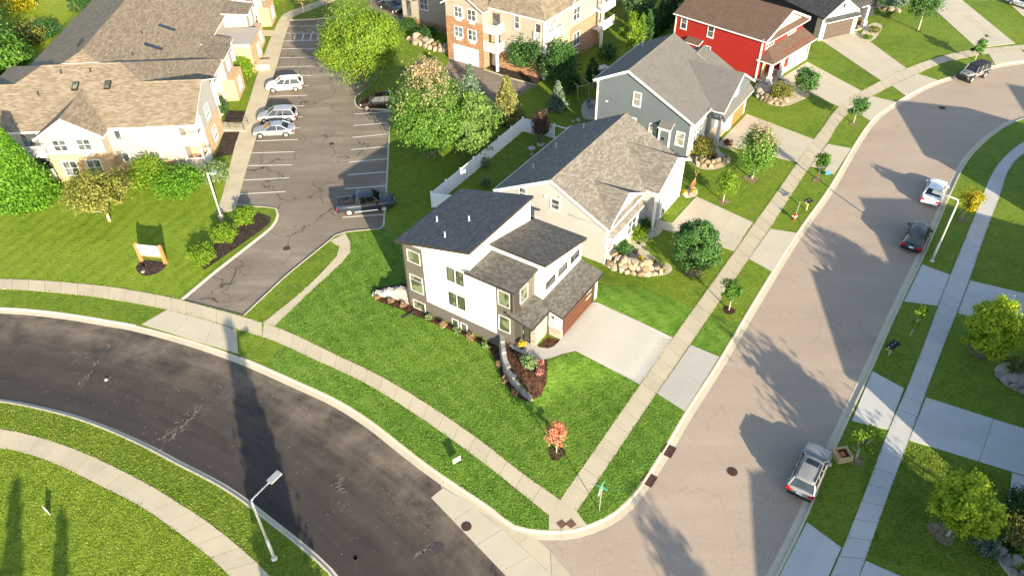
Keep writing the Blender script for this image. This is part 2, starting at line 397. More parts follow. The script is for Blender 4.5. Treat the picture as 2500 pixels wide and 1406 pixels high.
M['glass_blind'] = glass('blind_behind_glass', (.36, .38, .33), .12, .6)
M['car_glass'] = glass('car_glass', (.012, .015, .018), .04, 1.0)
M['tyre'] = flat('tyre_rubber', (.018, .018, .018), .85, .2)
M['rim'] = flat('alloy_rim', (.55, .55, .55), .3, .08, metal=.7)
M['chrome'] = flat('chrome_trim', (.6, .6, .6), .2, .05, metal=.9)
M['tail'] = flat('red_lens', (.45, .012, .012), .2, .1)
M['lamp_lens'] = flat('clear_lens', (.7, .72, .74), .12, .05)
M['black_plastic'] = flat('black_plastic', (.02, .02, .022), .6, .15)
M['plate'] = flat('licence_plate', (.75, .76, .78), .5, .1)
M['pole'] = flat('lamp_post_paint', (.70, .68, .63), .45, .06)
M['metal'] = flat('galvanised_metal', (.42, .43, .42), .4, .12, metal=.5)
M['iron'] = flat('rusty_iron', (.062, .032, .023), .8, .35, 14)
M['rust_pad'] = flat('rusty_pad', (.15, .085, .06), .85, .25, 10)
M['wood_red'] = flat('stained_timber', (.46, .17, .07), .7, .2, 6)
M['wood_tan'] = flat('bare_timber', (.46, .37, .20), .8, .2, 8)
M['bark'] = flat('bark', (.20, .15, .11), .9, .35, 12, bump=.6, bscale=20)
M['bark_pale'] = flat('pale_bark', (.42, .36, .27), .9, .25, 12, bump=.5, bscale=20)
M['sh_dark'] = shingle('slate_shingle', [(.078, .076, .078), (.108, .106, .107), (.155, .152, .151)], .16, .3, blot=.15, mortar=.5)
M['sh_brown'] = shingle('weathered_shingle', [(.062, .058, .050), (.10, .095, .083), (.16, .152, .134)], .16, .3, blot=.15, mortar=.35)
M['sh_beige'] = shingle('driftwood_shingle', [(.11, .099, .083), (.15, .138, .118), (.225, .21, .182)], .17, .34, blot=.1, mortar=.25)
M['sh_grey'] = shingle('grey_shingle', [(.092, .088, .082), (.118, .113, .105), (.148, .142, .132)], .14, .33, blot=.55, mortar=.12)
M['sh_tan'] = shingle('tan_shingle', [(.125, .098, .068), (.18, .148, .106), (.25, .212, .16)], .17, .5, blot=.12, mortar=.15)
M['sh_redbrown'] = shingle('russet_shingle', [(.075, .046, .033), (.10, .066, .049), (.135, .092, .07)], .14, .3, mortar=.12)
M['sh_black'] = shingle('charcoal_shingle', [(.030, .032, .035), (.05, .052, .055), (.085, .088, .092)], .14, .3, mortar=.2)
M['stone_pale'] = rockmat('pale_stone', [(.30, .28, .25), (.40, .37, .33), (.46, .44, .40)])
M['stone_grey'] = rockmat('grey_block', [(.20, .195, .19), (.29, .285, .275), (.36, .35, .33)])
M['boulder'] = rockmat('field_boulder', [(.15, .115, .07), (.27, .21, .135), (.36, .31, .225), (.21, .19, .16)])
M['boulder_grey'] = rockmat('grey_boulder', [(.16, .15, .14), (.27, .24, .22), (.32, .26, .24), (.15, .175, .19)])
# ------------------------------------------------------------------ ground plan (traced kerb and path lines, brought to the ground plane)
NK = [(-420, 740), (-200, 742), (0, 750), (68, 753.5), (170.6, 764.8), (273, 782.5), (336, 792.8), (460, 826), (580, 866), (668, 903.7), (746.8, 939.5), (818.4, 970.4),
      (907, 1025), (979, 1083), (1054, 1141), (1146, 1202.5), (1211, 1245), (1244, 1277.5), (1289, 1291), (1340, 1294.6), (1391, 1293), (1432, 1282.7), (1493.5, 1255.4),
      (1541, 1212.7), (1579, 1158), (1626.6, 1083), (1671, 1006), (1715, 939.5), (1760, 869.6), (1840, 733), (1942, 569), (2024, 460), (2078.5, 362), (2122.8, 295),
      (2157, 266), (2187.7, 249), (2239, 218.5), (2290, 196), (2338, 182.6), (2426.6, 158.7), (2500, 148), (2700, 128), (3000, 110)]
EK = [(3000, 215), (2700, 238), (2500, 287), (2440, 317), (2385.6, 365), (2355, 403), (2319, 480), (2297, 535), (2249, 644), (2201, 740), (2119, 926), (2082, 1004.5),
      (2030.7, 1117), (1969, 1270.7), (1901, 1405), (1800, 1600), (1740, 1720)]
SK = [(900, 1560), (850, 1470), (810, 1408), (770.7, 1370), (712.6, 1320), (651, 1273), (611, 1240), (546, 1194), (478, 1158), (426.7, 1133), (375.5, 1104), (307, 1071),
      (239, 1042), (164, 1016), (85, 997), (0, 980), (-200, 962), (-420, 955)]
wNK, wEK, wSK = smooth(GP(NK)), smooth(GP(EK)), smooth(GP(SK))
road_poly = np.concatenate([wNK, wEK, wSK])
LOT_L = [(440, 731), (519, 665), (640, 571), (657, 557), (668, 545), (676, 527), (673, 510), (655, 506), (632, 506), (575, 500), (600, 415), (625.6, 341), (654.6, 235.5), (682, 140), (709, 49)]
LOT_R = [(775, 46), (890, 30), (925, -60), (1000, -60), (990, 45), (950, 75), (935, 170), (905, 210), (870, 236), (866, 250), (880, 262), (957, 268), (953, 307), (945, 475), (938, 559), (880, 563), (846, 567), (820, 575), (805, 588), (700, 673), (597, 770)]
wLOT_L, wLOT_R = GP(LOT_L), GP(LOT_R)
lot_poly = np.concatenate([wLOT_L, wLOT_R])
bdrive_poly = GP([(1096, 140), (1182, 170), (1204, 177), (1240, 190), (1312, 208), (1250, 245), (1180, 270), (1120, 240), (1085, 180)])

# house frames: local x = along the street, local y = away from the street
class Fr:
    def __init__(s, o, az):
        A = math.radians(az); s.o = np.array(o, float); s.a = np.array([math.sin(A), math.cos(A)]); s.b = np.array([-s.a[1], s.a[0]]); s.rz = math.pi / 2 - A
    def w(s, u, v): return s.o + s.a * u + s.b * v
FT = Fr((-2.10, 44.69), 34.06); FB = Fr((8.20, 54.66), 34.06); FG = Fr((19.59, 72.96), 34.06)
FRD = Fr((31.79, 91.74), 45.0); FW = Fr((43.81, 104.06), 65.0); FA = Fr((-33.65, 72.26), -3.3); FAB = Fr((-3.32, 96.58), 35.0)

# the lot of the new house is raised: flat pad at the front door and garage, falling to the walks
WL = GP([(1222, 842), (1226, 870), (1231, 902), (1242, 923), (1261, 947), (1282, 964), (1297, 977)])
WLs = smooth(WL, 2)
TIP, DRV = G(1300, 980), G(1640, 826)
TIP0 = TIP.copy()
PAD = .85
VSW = float((G(1600, 885) - FT.o) @ FT.b) + .15
dl = DRV - TIP; dl /= np.linalg.norm(dl); dn = np.array([-dl[1], dl[0]])
dmax = float((G(1345, 874, .85) - TIP) @ dn)
if dmax < 0: dn, dmax = -dn, -dmax
TIP = TIP - dn * 1.1; dmax += 1.1
raise_poly = np.concatenate([[FT.w(.02, 9), FT.w(.02, -1.6)], WLs, [TIP0, FT.w(-2.0, -13.2), FT.w(24, -13.2), FT.w(24, 9)]])
def ss(x): x = np.clip(x, 0, 1); return x * x * (3 - 2 * x)
def T(P):
    P = np.atleast_2d(P); d = (P - TIP) @ dn; q = P - FT.o; u, v = q @ FT.a, q @ FT.b
    w_ = ss((u - .5) / 2.5); lin = np.clip((v - VSW) / (-5.7 - VSW), 0, 1); lin = .8 * lin + .2 * ss(lin)
    h = PAD * (w_ * lin + (1 - w_) * ss(d / dmax)) * (1 - ss((u - 9.5) / 5)) * (1 - ss((v - 1) / 5)) * ss((v - VSW) / 1.2)
    return np.where(pip(P, raise_poly), h, 0.0)
def T1(x, y): return float(T(np.array([[x, y]]))[0])
def GT(px, py):
    z = 0.0
    for _ in range(12): z = .5 * z + .5 * T1(*G(px, py, z))
    p = G(px, py, z); return np.array([p[0], p[1], T1(*p)])
def GTP(pts): return np.array([GT(*p)[:2] for p in pts])

def grid_in(poly, sp):
    lo, hi = poly.min(0), poly.max(0); xs, ys = np.meshgrid(np.arange(lo[0], hi[0], sp), np.arange(lo[1], hi[1], sp)); P = np.stack([xs.ravel(), ys.ravel()], 1)
    return P[pip(P, poly)]

# ground: one sheet reaching the horizon, with the roads and lots let into it
big = np.array([(-900, -300), (900, -300), (900, 1500), (-900, 1500)], float)
rp = grid_in(np.array([FT.w(-8, -16), FT.w(27, -16), FT.w(27, 11), FT.w(-8, 11)]), .45)
def off(line, d):
    t = np.gradient(line, axis=0); t /= np.linalg.norm(t, axis=1)[:, None]; return line + np.stack([-t[:, 1], t[:, 0]], 1) * d
wl_full = np.concatenate([[FT.w(0, 8.5), FT.w(0, 4), FT.w(0, 1), FT.w(0, -1.2)], WLs])
V, F = cdt([big, road_poly, lot_poly, bdrive_poly], rp, [off(wl_full, .07), off(wl_full, -.07)])
cen = V[F].mean(1)
inr, inl, inb = pip(cen, road_poly), pip(cen, lot_poly), pip(cen, bdrive_poly)
yel = (pip(cen, np.concatenate([wLOT_L[::-1], wNK[:9], [G(-900, 700), G(-900, 0), G(709, -100)]])))
def sub(name, sel, z, mat, label, kind='structure'):
    f = F[sel]; ids, inv = np.unique(f, return_inverse=True); P = V[ids]; zz = z(P) if callable(z) else np.full(len(P), z)
    o = link(name, mesh_of(name, np.column_stack([P, zz]).tolist(), inv.reshape(-1, 3).tolist(), mat)); tag(o, label, kind=kind); return o
solid = ~(inr | inl | inb)
sub('ground', solid, T, M['lawn'], 'green mown lawn covering the ground between roads and houses')
sub('road', inr, -.125, M['road_tan'], 'tan asphalt street climbing along the house fronts to the upper right')
sub('parking_lot', inl, -.10, M['lot'], 'cracked brown asphalt parking lot with its entrance lane')
sub('driveway', inb, .012, M['lot'], 'asphalt apron before the brick garage of the far apartments')
bm_ = MB(); bm_.box(-900, 900, -300, 1500, -.6, -.3); tag(bm_.build('subsoil', M['soil']), 'bare soil under the lawns and roads', kind='structure')

def sheet(name, poly, dz, mat, label, kind='structure', sp=.45, zf=T, parent=None):
    poly = np.asarray(poly); inner = grid_in(poly, sp) if sp else []
    v, f = cdt([poly], inner); c = v[f].mean(1); f = f[pip(c, poly)]
    o = link(name, mesh_of(name, np.column_stack([v, zf(v) + dz]).tolist(), f.tolist(), mat), parent)
    if label: tag(o, label, kind=kind)
    return o

# dark sealed asphalt of the curving road (meets the tan street at a concrete valley)
dark_poly = np.concatenate([wNK[(wNK[:, 1] > G(1090, 1195)[1])][:70], [G(1078, 1192, -.12), G(1052, 1214, -.12), G(1140, 1306, -.12), G(1235, 1405, -.12), G(1330, 1500, -.12), G(1450, 1640, -.12), G(1200, 1760, -.12), G(900, 1600, -.12)], wSK[1:]])
i_end = int(np.argmin(np.linalg.norm(wNK - G(1085, 1163), axis=1)))
dark_poly = np.concatenate([wNK[:i_end], dark_poly[len(dark_poly) - len(wSK[1:]) - 8:]])
sheet('road', dark_poly, -.121, M['road_dark'], 'dark freshly sealed asphalt road curving across the lower left', sp=None, zf=lambda p: np.zeros(len(p)))
# concrete valley gutter across the junction: separate slabs
valley = thing('valley_gutter', 'concrete valley gutter slabs crossing the junction of the two roads', None, kind='structure')
L_ = smooth(GP([(1052, 1214), (1140, 1306), (1235, 1405), (1330, 1500), (1430, 1610)], -.12), 1); R_ = smooth(GP([(1082, 1190), (1165, 1240), (1262, 1322), (1338, 1395), (1420, 1470), (1520, 1580)], -.12), 1)
def slabs(L, R, step, mat, parent, name='slab', th=.12, lift=.03, gap=.02, zf=T, jit=.002):
    n = max(2, int(round((arc(L)[-1] + arc(R)[-1]) / 2 / step)) + 1); a, b = resample(L, n), resample(R, n)
    for i in range(n - 1):
        q = np.array([a[i], b[i], b[i + 1], a[i + 1]]); c = q.mean(0); q = c + (q - c) * (1 - gap / max(.3, np.linalg.norm(q[0] - c)))
        if (q[1, 0] - q[0, 0]) * (q[2, 1] - q[0, 1]) - (q[1, 1] - q[0, 1]) * (q[2, 0] - q[0, 0]) < 0: q = q[::-1]
        z = zf(q) + lift + random.uniform(-jit, jit)
        m = MB(); m.slab([(x, y, zz) for (x, y), zz in zip(q, z)], th, 0, 0); m.build(name, mat, parent)
zlow = lambda p: np.full(len(p), -.115)
slabs(L_, R_, 2.6, M['conc_drive'], valley, zf=zlow, lift=.01)
slabs(R_[1:], smooth(GP([(1185, 1238), (1290, 1300), (1338, 1318), (1345, 1355), (1440, 1445)], -.12), 1)[:], 2.6, M['conc'], valley, zf=zlow, lift=.013)

# kerbs: swept pieces with gutter pan
def kerb(line, side, gw, label, seg=3.0, top=.025, mat=None, name='kerb'):
    par = thing(name, label, None, kind='structure')
    n = max(2, int(arc(line)[-1] / seg) + 1); fine = resample(line, (n - 1) * 3 + 1)
    t = np.gradient(fine, axis=0); t /= np.linalg.norm(t, axis=1)[:, None]; nrm = np.stack([-t[:, 1], t[:, 0]], 1) * side
    prof = [(0, -.25), (0, top), (.13, top - .005), (.19, -.095), (gw, -.112), (gw, -.25)]
    for i in range(n - 1):
        m = MB(); vs = []; P = fine[i * 3:i * 3 + 4].copy(); N = nrm[i * 3:i * 3 + 4]; g = .012 * t[i * 3]
        P[0] = P[0] + g; P[3] = P[3] - g
        for p, q in zip(P, N): vs += [(p[0] + q[0] * d, p[1] + q[1] * d, z) for d, z in prof]
        k = len(prof); fs = [(r * k + j, r * k + (j + 1) % k, (r + 1) * k + (j + 1) % k, (r + 1) * k + j) for r in range(3) for j in range(k)]
        if side > 0: pass
        fs += [tuple(range(k)), tuple(range(3 * k, 4 * k))[::-1]]
        m.add(vs, fs); m.build('kerb_piece', mat or M['kerb'], par)
    return par
def cutpoly(line, p0, p1):
    i0 = int(np.argmin(np.linalg.norm(line - p0, axis=1))); i1 = int(np.argmin(np.linalg.norm(line - p1, axis=1))); return line[i0:i1 + 1]
kerb(cutpoly(wNK, wNK[0], G(340, 794)), -1, .62, 'pale concrete kerb along the dark road before the apartment lawn')
kerb(cutpoly(wNK, G(340, 794), G(584, 868)), -1, .62, 'lowered concrete kerb at the mouth of the parking lot entrance', top=-.06)
kerb(cutpoly(wNK, G(584, 868), wNK[-1]), -1, .62, 'concrete kerb and gutter curving round the corner lot and up the street')
kerb(wEK, -1, .62, 'concrete kerb and gutter on the far shaded side of the tan street')
kerb(wSK[::-1], 1, .42, 'narrow concrete kerb along the lower edge of the dark road')
kerb(wLOT_L[:10], -1, .30, 'pale kerb edging the entrance lane beside the mulched shrub bed')
kerb(GP([(953, 307), (945, 475), (938, 559), (880, 563), (846, 567), (820, 575), (805, 588), (700, 673), (597, 770)]), -1, .30, 'kerb along the right side of the parking lot')
kerb(GP([(935, 170), (905, 210), (870, 236), (866, 250), (880, 262), (957, 268)]), -1, .30, 'rounded kerb of the planted island in the parking lot')
kerb(GP([(709, 49), (775, 46), (890, 30)]), -1, .30, 'kerb closing the far end of the parking lot')
kerb(GP([(1182, 170), (1204, 177), (1240, 190), (1312, 208)]), -1, .3, 'curved kerb between the garage apron and the dark planting bed', top=.06)

# sidewalks, slab by slab
def walk(Lp, Rp, label, step=1.55, mat='conc', lift=.03, sm=2):
    par = thing('sidewalk', label, None, kind='structure'); L, R = smooth(GP(Lp), sm), smooth(GP(Rp), sm); slabs(L, R, step, M[mat], par, lift=lift); return L, R
walks = []
walks.append(walk([(-300, 678), (0, 680), (102, 684.6), (218, 694), (290, 703), (375, 717.7), (440, 731), (597, 774), (640, 788)], [(-300, 702), (0, 705), (112.6, 711.5), (218, 722.8), (300, 734.8), (408, 755), (480, 772), (577, 803), (640, 822)],
     'pale sidewalk along the apartment lawn, running into the lot entrance'))
walks.append(walk([(644, 789), (670, 796), (753.6, 832), (832, 873), (883, 893.5), (968.6, 939.5), (1054, 992.6), (1132, 1045.5), (1200.7, 1094), (1251, 1137.6), (1285, 1161.5), (1367, 1219.5)],
     [(640, 822), (692, 840.6), (774, 881.5), (859, 917), (948, 967), (1067.6, 1047), (1142.7, 1101.8), (1214, 1154.7), (1249.5, 1185.4), (1340, 1257)], 'pale sidewalk curving beside the corner lawn of the new house'))
walks.append(walk([(1367, 1219.5), (1562, 939.7), (1642, 825), (1794, 613.6), (1840, 547), (1889, 479.6), (1947, 396), (1988, 338), (2010, 310.6), (2034, 273), (2071.6, 242), (2104, 222), (2150, 198), (2211.6, 167), (2290, 140), (2338, 128), (2379, 121), (2500, 110), (2640, 98)],
     [(1408, 1248.5), (1481.6, 1141), (1603, 960), (1686, 839), (1828, 632), (1880.5, 557), (1942, 460), (1978, 406), (2020, 351.6), (2048, 300), (2078.5, 269.6), (2129.6, 235.5), (2176, 210), (2240.6, 181), (2297, 155), (2351.5, 143), (2399, 133), (2500, 121), (2640, 108)],
     'long sidewalk climbing past the driveways of the four houses'))
walks.append(walk([(2620, 300), (2500, 341), (2440, 392.5), (2413, 440), (2399, 479.6), (2372, 545), (2321, 668), (2290, 747), (2222, 930), (2167, 1052), (2112.6, 1199), (2058, 1335.6), (2027, 1405), (1960, 1560)],
     [(2620, 325), (2500, 369), (2457, 420), (2447, 464), (2413, 549), (2368.6, 678), (2336, 764), (2293.5, 869.6), (2269.6, 933), (2218.4, 1076), (2157, 1240), (2112.6, 1366), (2099, 1405), (2040, 1560)],
     'shaded grey sidewalk on the far side of the tan street', mat='conc_grey'))
walks.append(walk([(-300, 1035), (0, 1043.8), (68, 1059), (153.6, 1084.7), (218, 1110), (283, 1141), (358.4, 1178.6), (430, 1223), (495, 1264), (560, 1312), (597, 1346), (640, 1383), (700, 1450)],
     [(-300, 1072), (0, 1091.5), (61.4, 1105), (136.5, 1131), (205, 1165), (273, 1199), (341, 1233), (409.6, 1281), (478, 1332), (532.5, 1376.6), (560, 1405.6), (610, 1470)], 'warm tinted sidewalk in the lower left corner lawn'))
walks.append(walk([(641, 789), (746.8, 706), (825, 624), (832, 607), (822, 593), (806, 589)], [(670, 796), (770.7, 699), (846, 631), (859.4, 610), (856, 590), (843, 569)], 'short path from the corner sidewalk up to the parking lot'))
walks.append(walk([(529, 523), (543, 478), (580, 328), (600, 273), (641, 140), (682, 43), (702, 29), (760, 10), (820, -15)], [(575, 512), (600, 415), (625.6, 341), (654.6, 235.5), (682, 140), (709, 47), (722, 38), (770, 22), (826, -2)],
     'sidewalk between the cream apartments and the parking stalls', step=1.8))
# entrance apron: slabs falling to the road
ap = thing('driveway_apron', 'stained concrete apron where the parking lot meets the dark road', None, kind='structure')
slabs(GP([(408, 756), (480, 773), (577, 804)]), GP([(345, 792), (460, 826), (582, 864)]), 2.6, M['conc_drive'], ap, zf=lambda p: np.zeros(len(p)), lift=.02)
corner = thing('kerb_ramp', 'sloped concrete kerb ramp at the street corner with two rusty pads', None, kind='structure')
sh_ = GP([(1340, 1256), (1367, 1219.5), (1408, 1248.5), (1432, 1281), (1391, 1292), (1340, 1293)]); v_, f_ = cdt([sh_]); f_ = f_[pip(v_[f_].mean(1), sh_)]
link('ramp_slab', mesh_of('ramp_slab', np.column_stack([v_, np.full(len(v_), .028)]).tolist(), f_.tolist(), M['conc']), corner)
for qd in ([(1358, 1277), (1373, 1268), (1384, 1281), (1370, 1291)], [(1380, 1278), (1396, 1266), (1408, 1281), (1393, 1290)]):
    m = MB(); q = GP(qd); q = q if (q[1, 0] - q[0, 0]) * (q[2, 1] - q[0, 1]) - (q[1, 1] - q[0, 1]) * (q[2, 0] - q[0, 0]) > 0 else q[::-1]
    m.slab([(a, b, .042) for a, b in q], .02, 0, 0)
    cq = q.mean(0)
    for i in range(5):
        for j in range(5):
            s_, r_ = (i + .5) / 5, (j + .5) / 5; p_ = (q[0] * (1 - s_) + q[1] * s_) * (1 - r_) + (q[3] * (1 - s_) + q[2] * s_) * r_
            m.box(p_[0] - .025, p_[0] + .025, p_[1] - .025, p_[1] + .025, .042, .055)
    m.build('tactile_pad', M['rust_pad'], corner)

# driveways and aprons
def quadslabs(q, nu, nv, mat, parent, lift=.034, zf=T, name='slab', tr=GP):
    q = tr(q)
    for i in range(nu):
        e = lambda s: (q[0] * (1 - s) + q[3] * s, q[1] * (1 - s) + q[2] * s)
        a0, b0 = e(i / nu); a1, b1 = e((i + 1) / nu); L = np.array([a0 + (b0 - a0) * k / nv for k in range(nv + 1)]); R = np.array([a1 + (b1 - a1) * k / nv for k in range(nv + 1)])
        for k in range(nv):
            slabs(np.array([L[k], L[k + 1]]), np.array([R[k], R[k + 1]]), 1e9, mat, parent, name, lift=lift, zf=zf, gap=.015)
def drive(label, mat, quads):
    par = thing('driveway', label, None, kind='structure')
    for q, nu, nv in quads: quadslabs(q, nu, nv, M[mat], par)
    return par
# new house: one clean pour that widens into the entry walk
drv_poly = GTP([(1241, 844), (1266, 826), (1300, 839), (1316, 846), (1337, 851), (1352, 846), (1363, 836), (1373, 822), (1446, 738), (1459, 739), (1560, 785), (1643, 825), (1601, 884), (1562, 939), (1490, 901), (1405, 857), (1374, 864), (1346, 874), (1325, 878), (1303, 875), (1278, 865)])
sheet('driveway', drv_poly, .035, M['conc_new'], 'clean white concrete driveway and entry walk of the new house')
drive('concrete driveway apron before the new house', 'conc_new', [([(1604, 960), (1686, 842), (1756, 871), (1672, 1004)], 1, 2)])
drive('pale three-column concrete driveway of the beige house', 'conc_drive', [([(1625, 562), (1700, 480), (1838, 543), (1793, 613)], 3, 2), ([(1828, 632), (1881, 559), (1945, 569), (1886, 664)], 1, 2), ([(1572, 531), (1607, 537), (1650, 548), (1624, 563)], 1, 1)])
drive('concrete driveway of the blue-grey house behind the young maple', 'conc_drive', [([(1752, 352), (1823, 279), (1987, 341), (1946, 397)], 3, 2), ([(1979, 406), (2021, 352), (2078, 363), (2036, 426)], 1, 2), ([(1690, 335), (1735, 335), (1765, 352), (1800, 372)], 1, 1)])
drive('concrete driveway of the red house', 'conc_drive', [([(1905, 193), (1971, 152), (2103, 223), (2050, 262)], 2, 3), ([(2080, 269), (2130, 236), (2188, 250), (2123, 295)], 1, 2)])
drive('long concrete driveway of the white gabled house', 'conc_drive', [([(2003, 98), (2090, 78), (2212, 167), (2151, 198)], 2, 3), ([(2177, 210), (2241, 181), (2289, 196), (2211, 235)], 1, 2)])
drive('wide concrete driveway reaching the top edge at right', 'conc_drive', [([(2222, -30), (2310, -30), (2478, 107), (2385, 119)], 2, 4), ([(2413, 131), (2490, 121), (2520, 147), (2428, 157)], 1, 2)])
drive('pale concrete driveway under the white car at the top right corner', 'conc_drive', [([(2432, -20), (2520, -30), (2640, 70), (2540, 80)], 2, 3)])
drive('shaded concrete driveway crossing the far sidewalk below the lamp post', 'conc_grey', [([(2251, 646), (2319, 671), (2289, 747), (2207, 736)], 1, 2), ([(2368, 685), (2600, 740), (2580, 835), (2337, 764)], 3, 2)])
drive('wide shaded concrete driveway of six panels at the right edge', 'conc_grey', [([(2130, 906), (2207, 948), (2168, 1049), (2079, 1027)], 1, 2), ([(2260, 970), (2600, 1078), (2570, 1182), (2219, 1074)], 3, 2), ([(2471, 1154), (2560, 1180), (2560, 1255), (2461, 1219)], 1, 1)])
drive('shaded concrete driveway at the bottom right', 'conc_grey', [([(1970, 1274), (2054, 1336), (1990, 1480), (1880, 1450)], 1, 2), ([(2113, 1368), (2300, 1450), (2260, 1560), (2070, 1480)], 2, 2)])
drive('small concrete path from the lot to the brick apartment entrance', 'conc', [([(633, 75), (672, 75), (667, 88), (630, 88)], 2, 1)])
sheet('meadow', GP([(-250, -160), (330, -160), (190, 20), (70, 165), (40, 190), (-250, 215)]), .02, M['meadow'], 'bright meadow behind the apartment roofs at the top left', sp=None)
# painted stall lines
stalls = thing('stall_marking', 'white painted stall lines on the parking lot', None, kind='structure')
def line(a, b, w=.11, z=-.095):
    p, q = G(*a, -.1), G(*b, -.1); d = (q - p) / np.linalg.norm(q - p); n = np.array([-d[1], d[0]]) * w / 2
    m = MB(); m.add([(*(p + n), z), (*(p - n), z), (*(q - n), z), (*(q + n), z)], [(0, 1, 2, 3)]); m.build('painted_line', M['white_line'], stalls)
for a, b in [((585, 474), (698, 468)), ((596, 440), (706, 434.5)), ((606, 405), (713, 403)), ((614, 374), (719.5, 371)), ((624, 345), (727, 341)), ((634, 315), (733, 313)), ((641, 287), (738, 286)), ((648, 263), (743, 259)), ((656, 236), (749, 233.5)), ((664, 213), (754, 209)),
             ((671, 187), (760, 185)), ((676, 165), (764, 162)), ((680, 142), (768, 140)), ((686, 120), (773, 119)), ((692, 101), (775, 99)), ((698, 82), (780, 82)), ((704, 65), (784, 64)), ((843, 461), (941, 454)), ((849, 427), (944, 420)), ((853, 396), (944, 388)), ((857, 366), (946, 358)),
             ((861, 336), (948, 328)), ((863, 307), (947, 301)), ((867, 279), (952, 273)), ((835, 531), (937, 524)), ((717, 101), (722, 82)), ((737, 100), (742, 82)), ((757, 100), (761, 82)), ((775, 99), (779, 82))]: line(a, b)

# planting beds
sheet('mulch_bed', GP([(500, 660), (640, 562), (660, 545), (662, 532), (632, 520), (600, 545), (560, 570), (520, 600), (484, 642)]), .05, M['mulch_dark'], 'dark mulch bed between the lane and the three lime shrubs', sp=None)
sheet('mulch_bed', smoothc(GP([(906, 716), (922, 703), (960, 697), (1000, 690), (1012, 757), (1100, 792), (1200, 838), (1222, 845), (1228, 872), (1232, 905), (1245, 926), (1262, 950), (1284, 966), (1298, 977), (1280, 980), (1250, 958), (1226, 925), (1214, 895), (1206, 870), (1190, 850), (1140, 822), (1060, 790), (1000, 765), (960, 748), (920, 735)]), 1), .04, M['mulch'], 'brown mulch bed hugging the side wall of the new house', sp=None, zf=lambda p: np.zeros(len(p)))
bed_up = np.concatenate([off(WLs, .12 if pip(off(WLs, .12)[4:5], raise_poly)[0] else -.12)[1:-1], GTP([(1302, 980), (1322, 965), (1334, 935), (1336, 905), (1337, 880), (1325, 879), (1303, 876), (1278, 866), (1246, 848)])])
sheet('mulch_bed', bed_up, .045, M['mulch'], 'raised brown mulch bed inside the curved block wall')
sheet('mulch_bed', GTP([(1313, 847), (1337, 851), (1352, 846), (1363, 836), (1365, 830), (1338, 824)]), .04, M['mulch'], 'small brown bed in the nook beside the stone entry', sp=None)
sheet('mulch_bed', smoothc(GP([(331, 652), (345, 637), (362, 634), (403, 641), (408, 648), (395, 662), (372, 673), (350, 674), (335, 664)]), 1), .03, M['mulch_dark'], 'round mulch bed below the apartment sign', sp=None)
sheet('mulch_bed', GP([(525, 385), (548, 320), (585, 322), (568, 378)]), .03, M['mulch_dark'], 'dark mulch bed beside the brick apartment corner', sp=None)
sheet('mulch_bed', GP([(548, 298), (552, 270), (600, 272), (592, 298)]), .03, M['mulch_dark'], 'small dark mulch bed above the entry steps', sp=None)
sheet('mulch_bed', GP([(1190, 166), (1236, 150), (1330, 130), (1360, 170), (1312, 206), (1240, 188), (1206, 176)]), .05, M['mulch_dark'], 'dark mulch bed under the round trees at the far apartments', sp=None)
sheet('mulch_bed', smoothc(GP([(1420, 255), (1432, 246), (1462, 244), (1462, 295), (1425, 292), (1418, 275)]), 1), .03, M['gravel'], 'grey gravel patio behind the blue-grey house', sp=None)
sheet('gravel_bed', smoothc(GP([(1466, 642), (1475, 612), (1500, 590), (1545, 565), (1585, 545), (1622, 555), (1610, 575), (1585, 583), (1574, 597), (1582, 617), (1602, 633), (1630, 642), (1644, 656), (1634, 670), (1600, 676), (1560, 675), (1500, 662), (1474, 650)]), 1), .05, M['gravel'], 'pale gravel bed with small flowers before the beige house', sp=None)
sheet('gravel_bed', smoothc(GP([(1680, 392), (1682, 370), (1720, 345), (1750, 352), (1758, 372), (1785, 386), (1784, 398), (1765, 410), (1735, 417), (1705, 413)]), 1), .05, M['gravel'], 'pale gravel bed with boulders before the blue-grey house', sp=None)
sheet('gravel_bed', smoothc(GP([(1836, 222), (1850, 200), (1905, 195), (1960, 215), (1980, 235), (1960, 245), (1920, 262), (1885, 260), (1850, 244)]), 1), .05, M['gravel'], 'pale gravel bed with boulders before the red house', sp=None)
sheet('gravel_bed', smoothc(GP([(2105, 75), (2130, 55), (2150, 60), (2155, 68), (2145, 85), (2135, 98), (2118, 106), (2098, 98)]), 1), .05, M['gravel'], 'pale gravel bed with small plants beside the white garage', sp=None)
sheet('gravel_bed', smoothc(GP([(1668, 485), (1676, 462), (1695, 455), (1705, 466), (1703, 478), (1690, 484)]), 1), .05, M['gravel'], 'small rounded rock garden at the garage corner of the beige house', sp=None)
sheet('gravel_bed', smoothc(GP([(2424, 902), (2440, 888), (2470, 884), (2600, 905), (2600, 990), (2500, 962), (2460, 948), (2436, 925)]), 1), .05, M['gravel'], 'grey gravel bed with boulders at the right edge', sp=None)
sheet('gravel_bed', smoothc(GP([(2462, 1222), (2600, 1260), (2600, 1480), (2480, 1430), (2430, 1365), (2420, 1330), (2450, 1312), (2474, 1300), (2464, 1262)]), 1), .05, M['gravel'], 'grey gravel bed with shrubs in the lower right corner', sp=None)
def ring(px, py, r, mat='soil', label='bare soil ring'):
    p = GT(px, py); a = np.linspace(0, 2 * math.pi, 19)[:-1]; rr = r * (1 + .12 * np.sin(3 * a + px)); sheet('soil_ring', p[:2] + np.stack([rr * np.cos(a), rr * np.sin(a)], 1), .035, M[mat], label, sp=None)
ring(1358, 1106, .62, 'mulch', 'round brown mulch ring under the orange tree')
ring(1780, 758, .5, 'mulch', 'mulch ring under the kerbside sapling before the beige house')
ring(1834, 437, .8, 'soil', 'bare soil ring under the young maple before the blue-grey house')
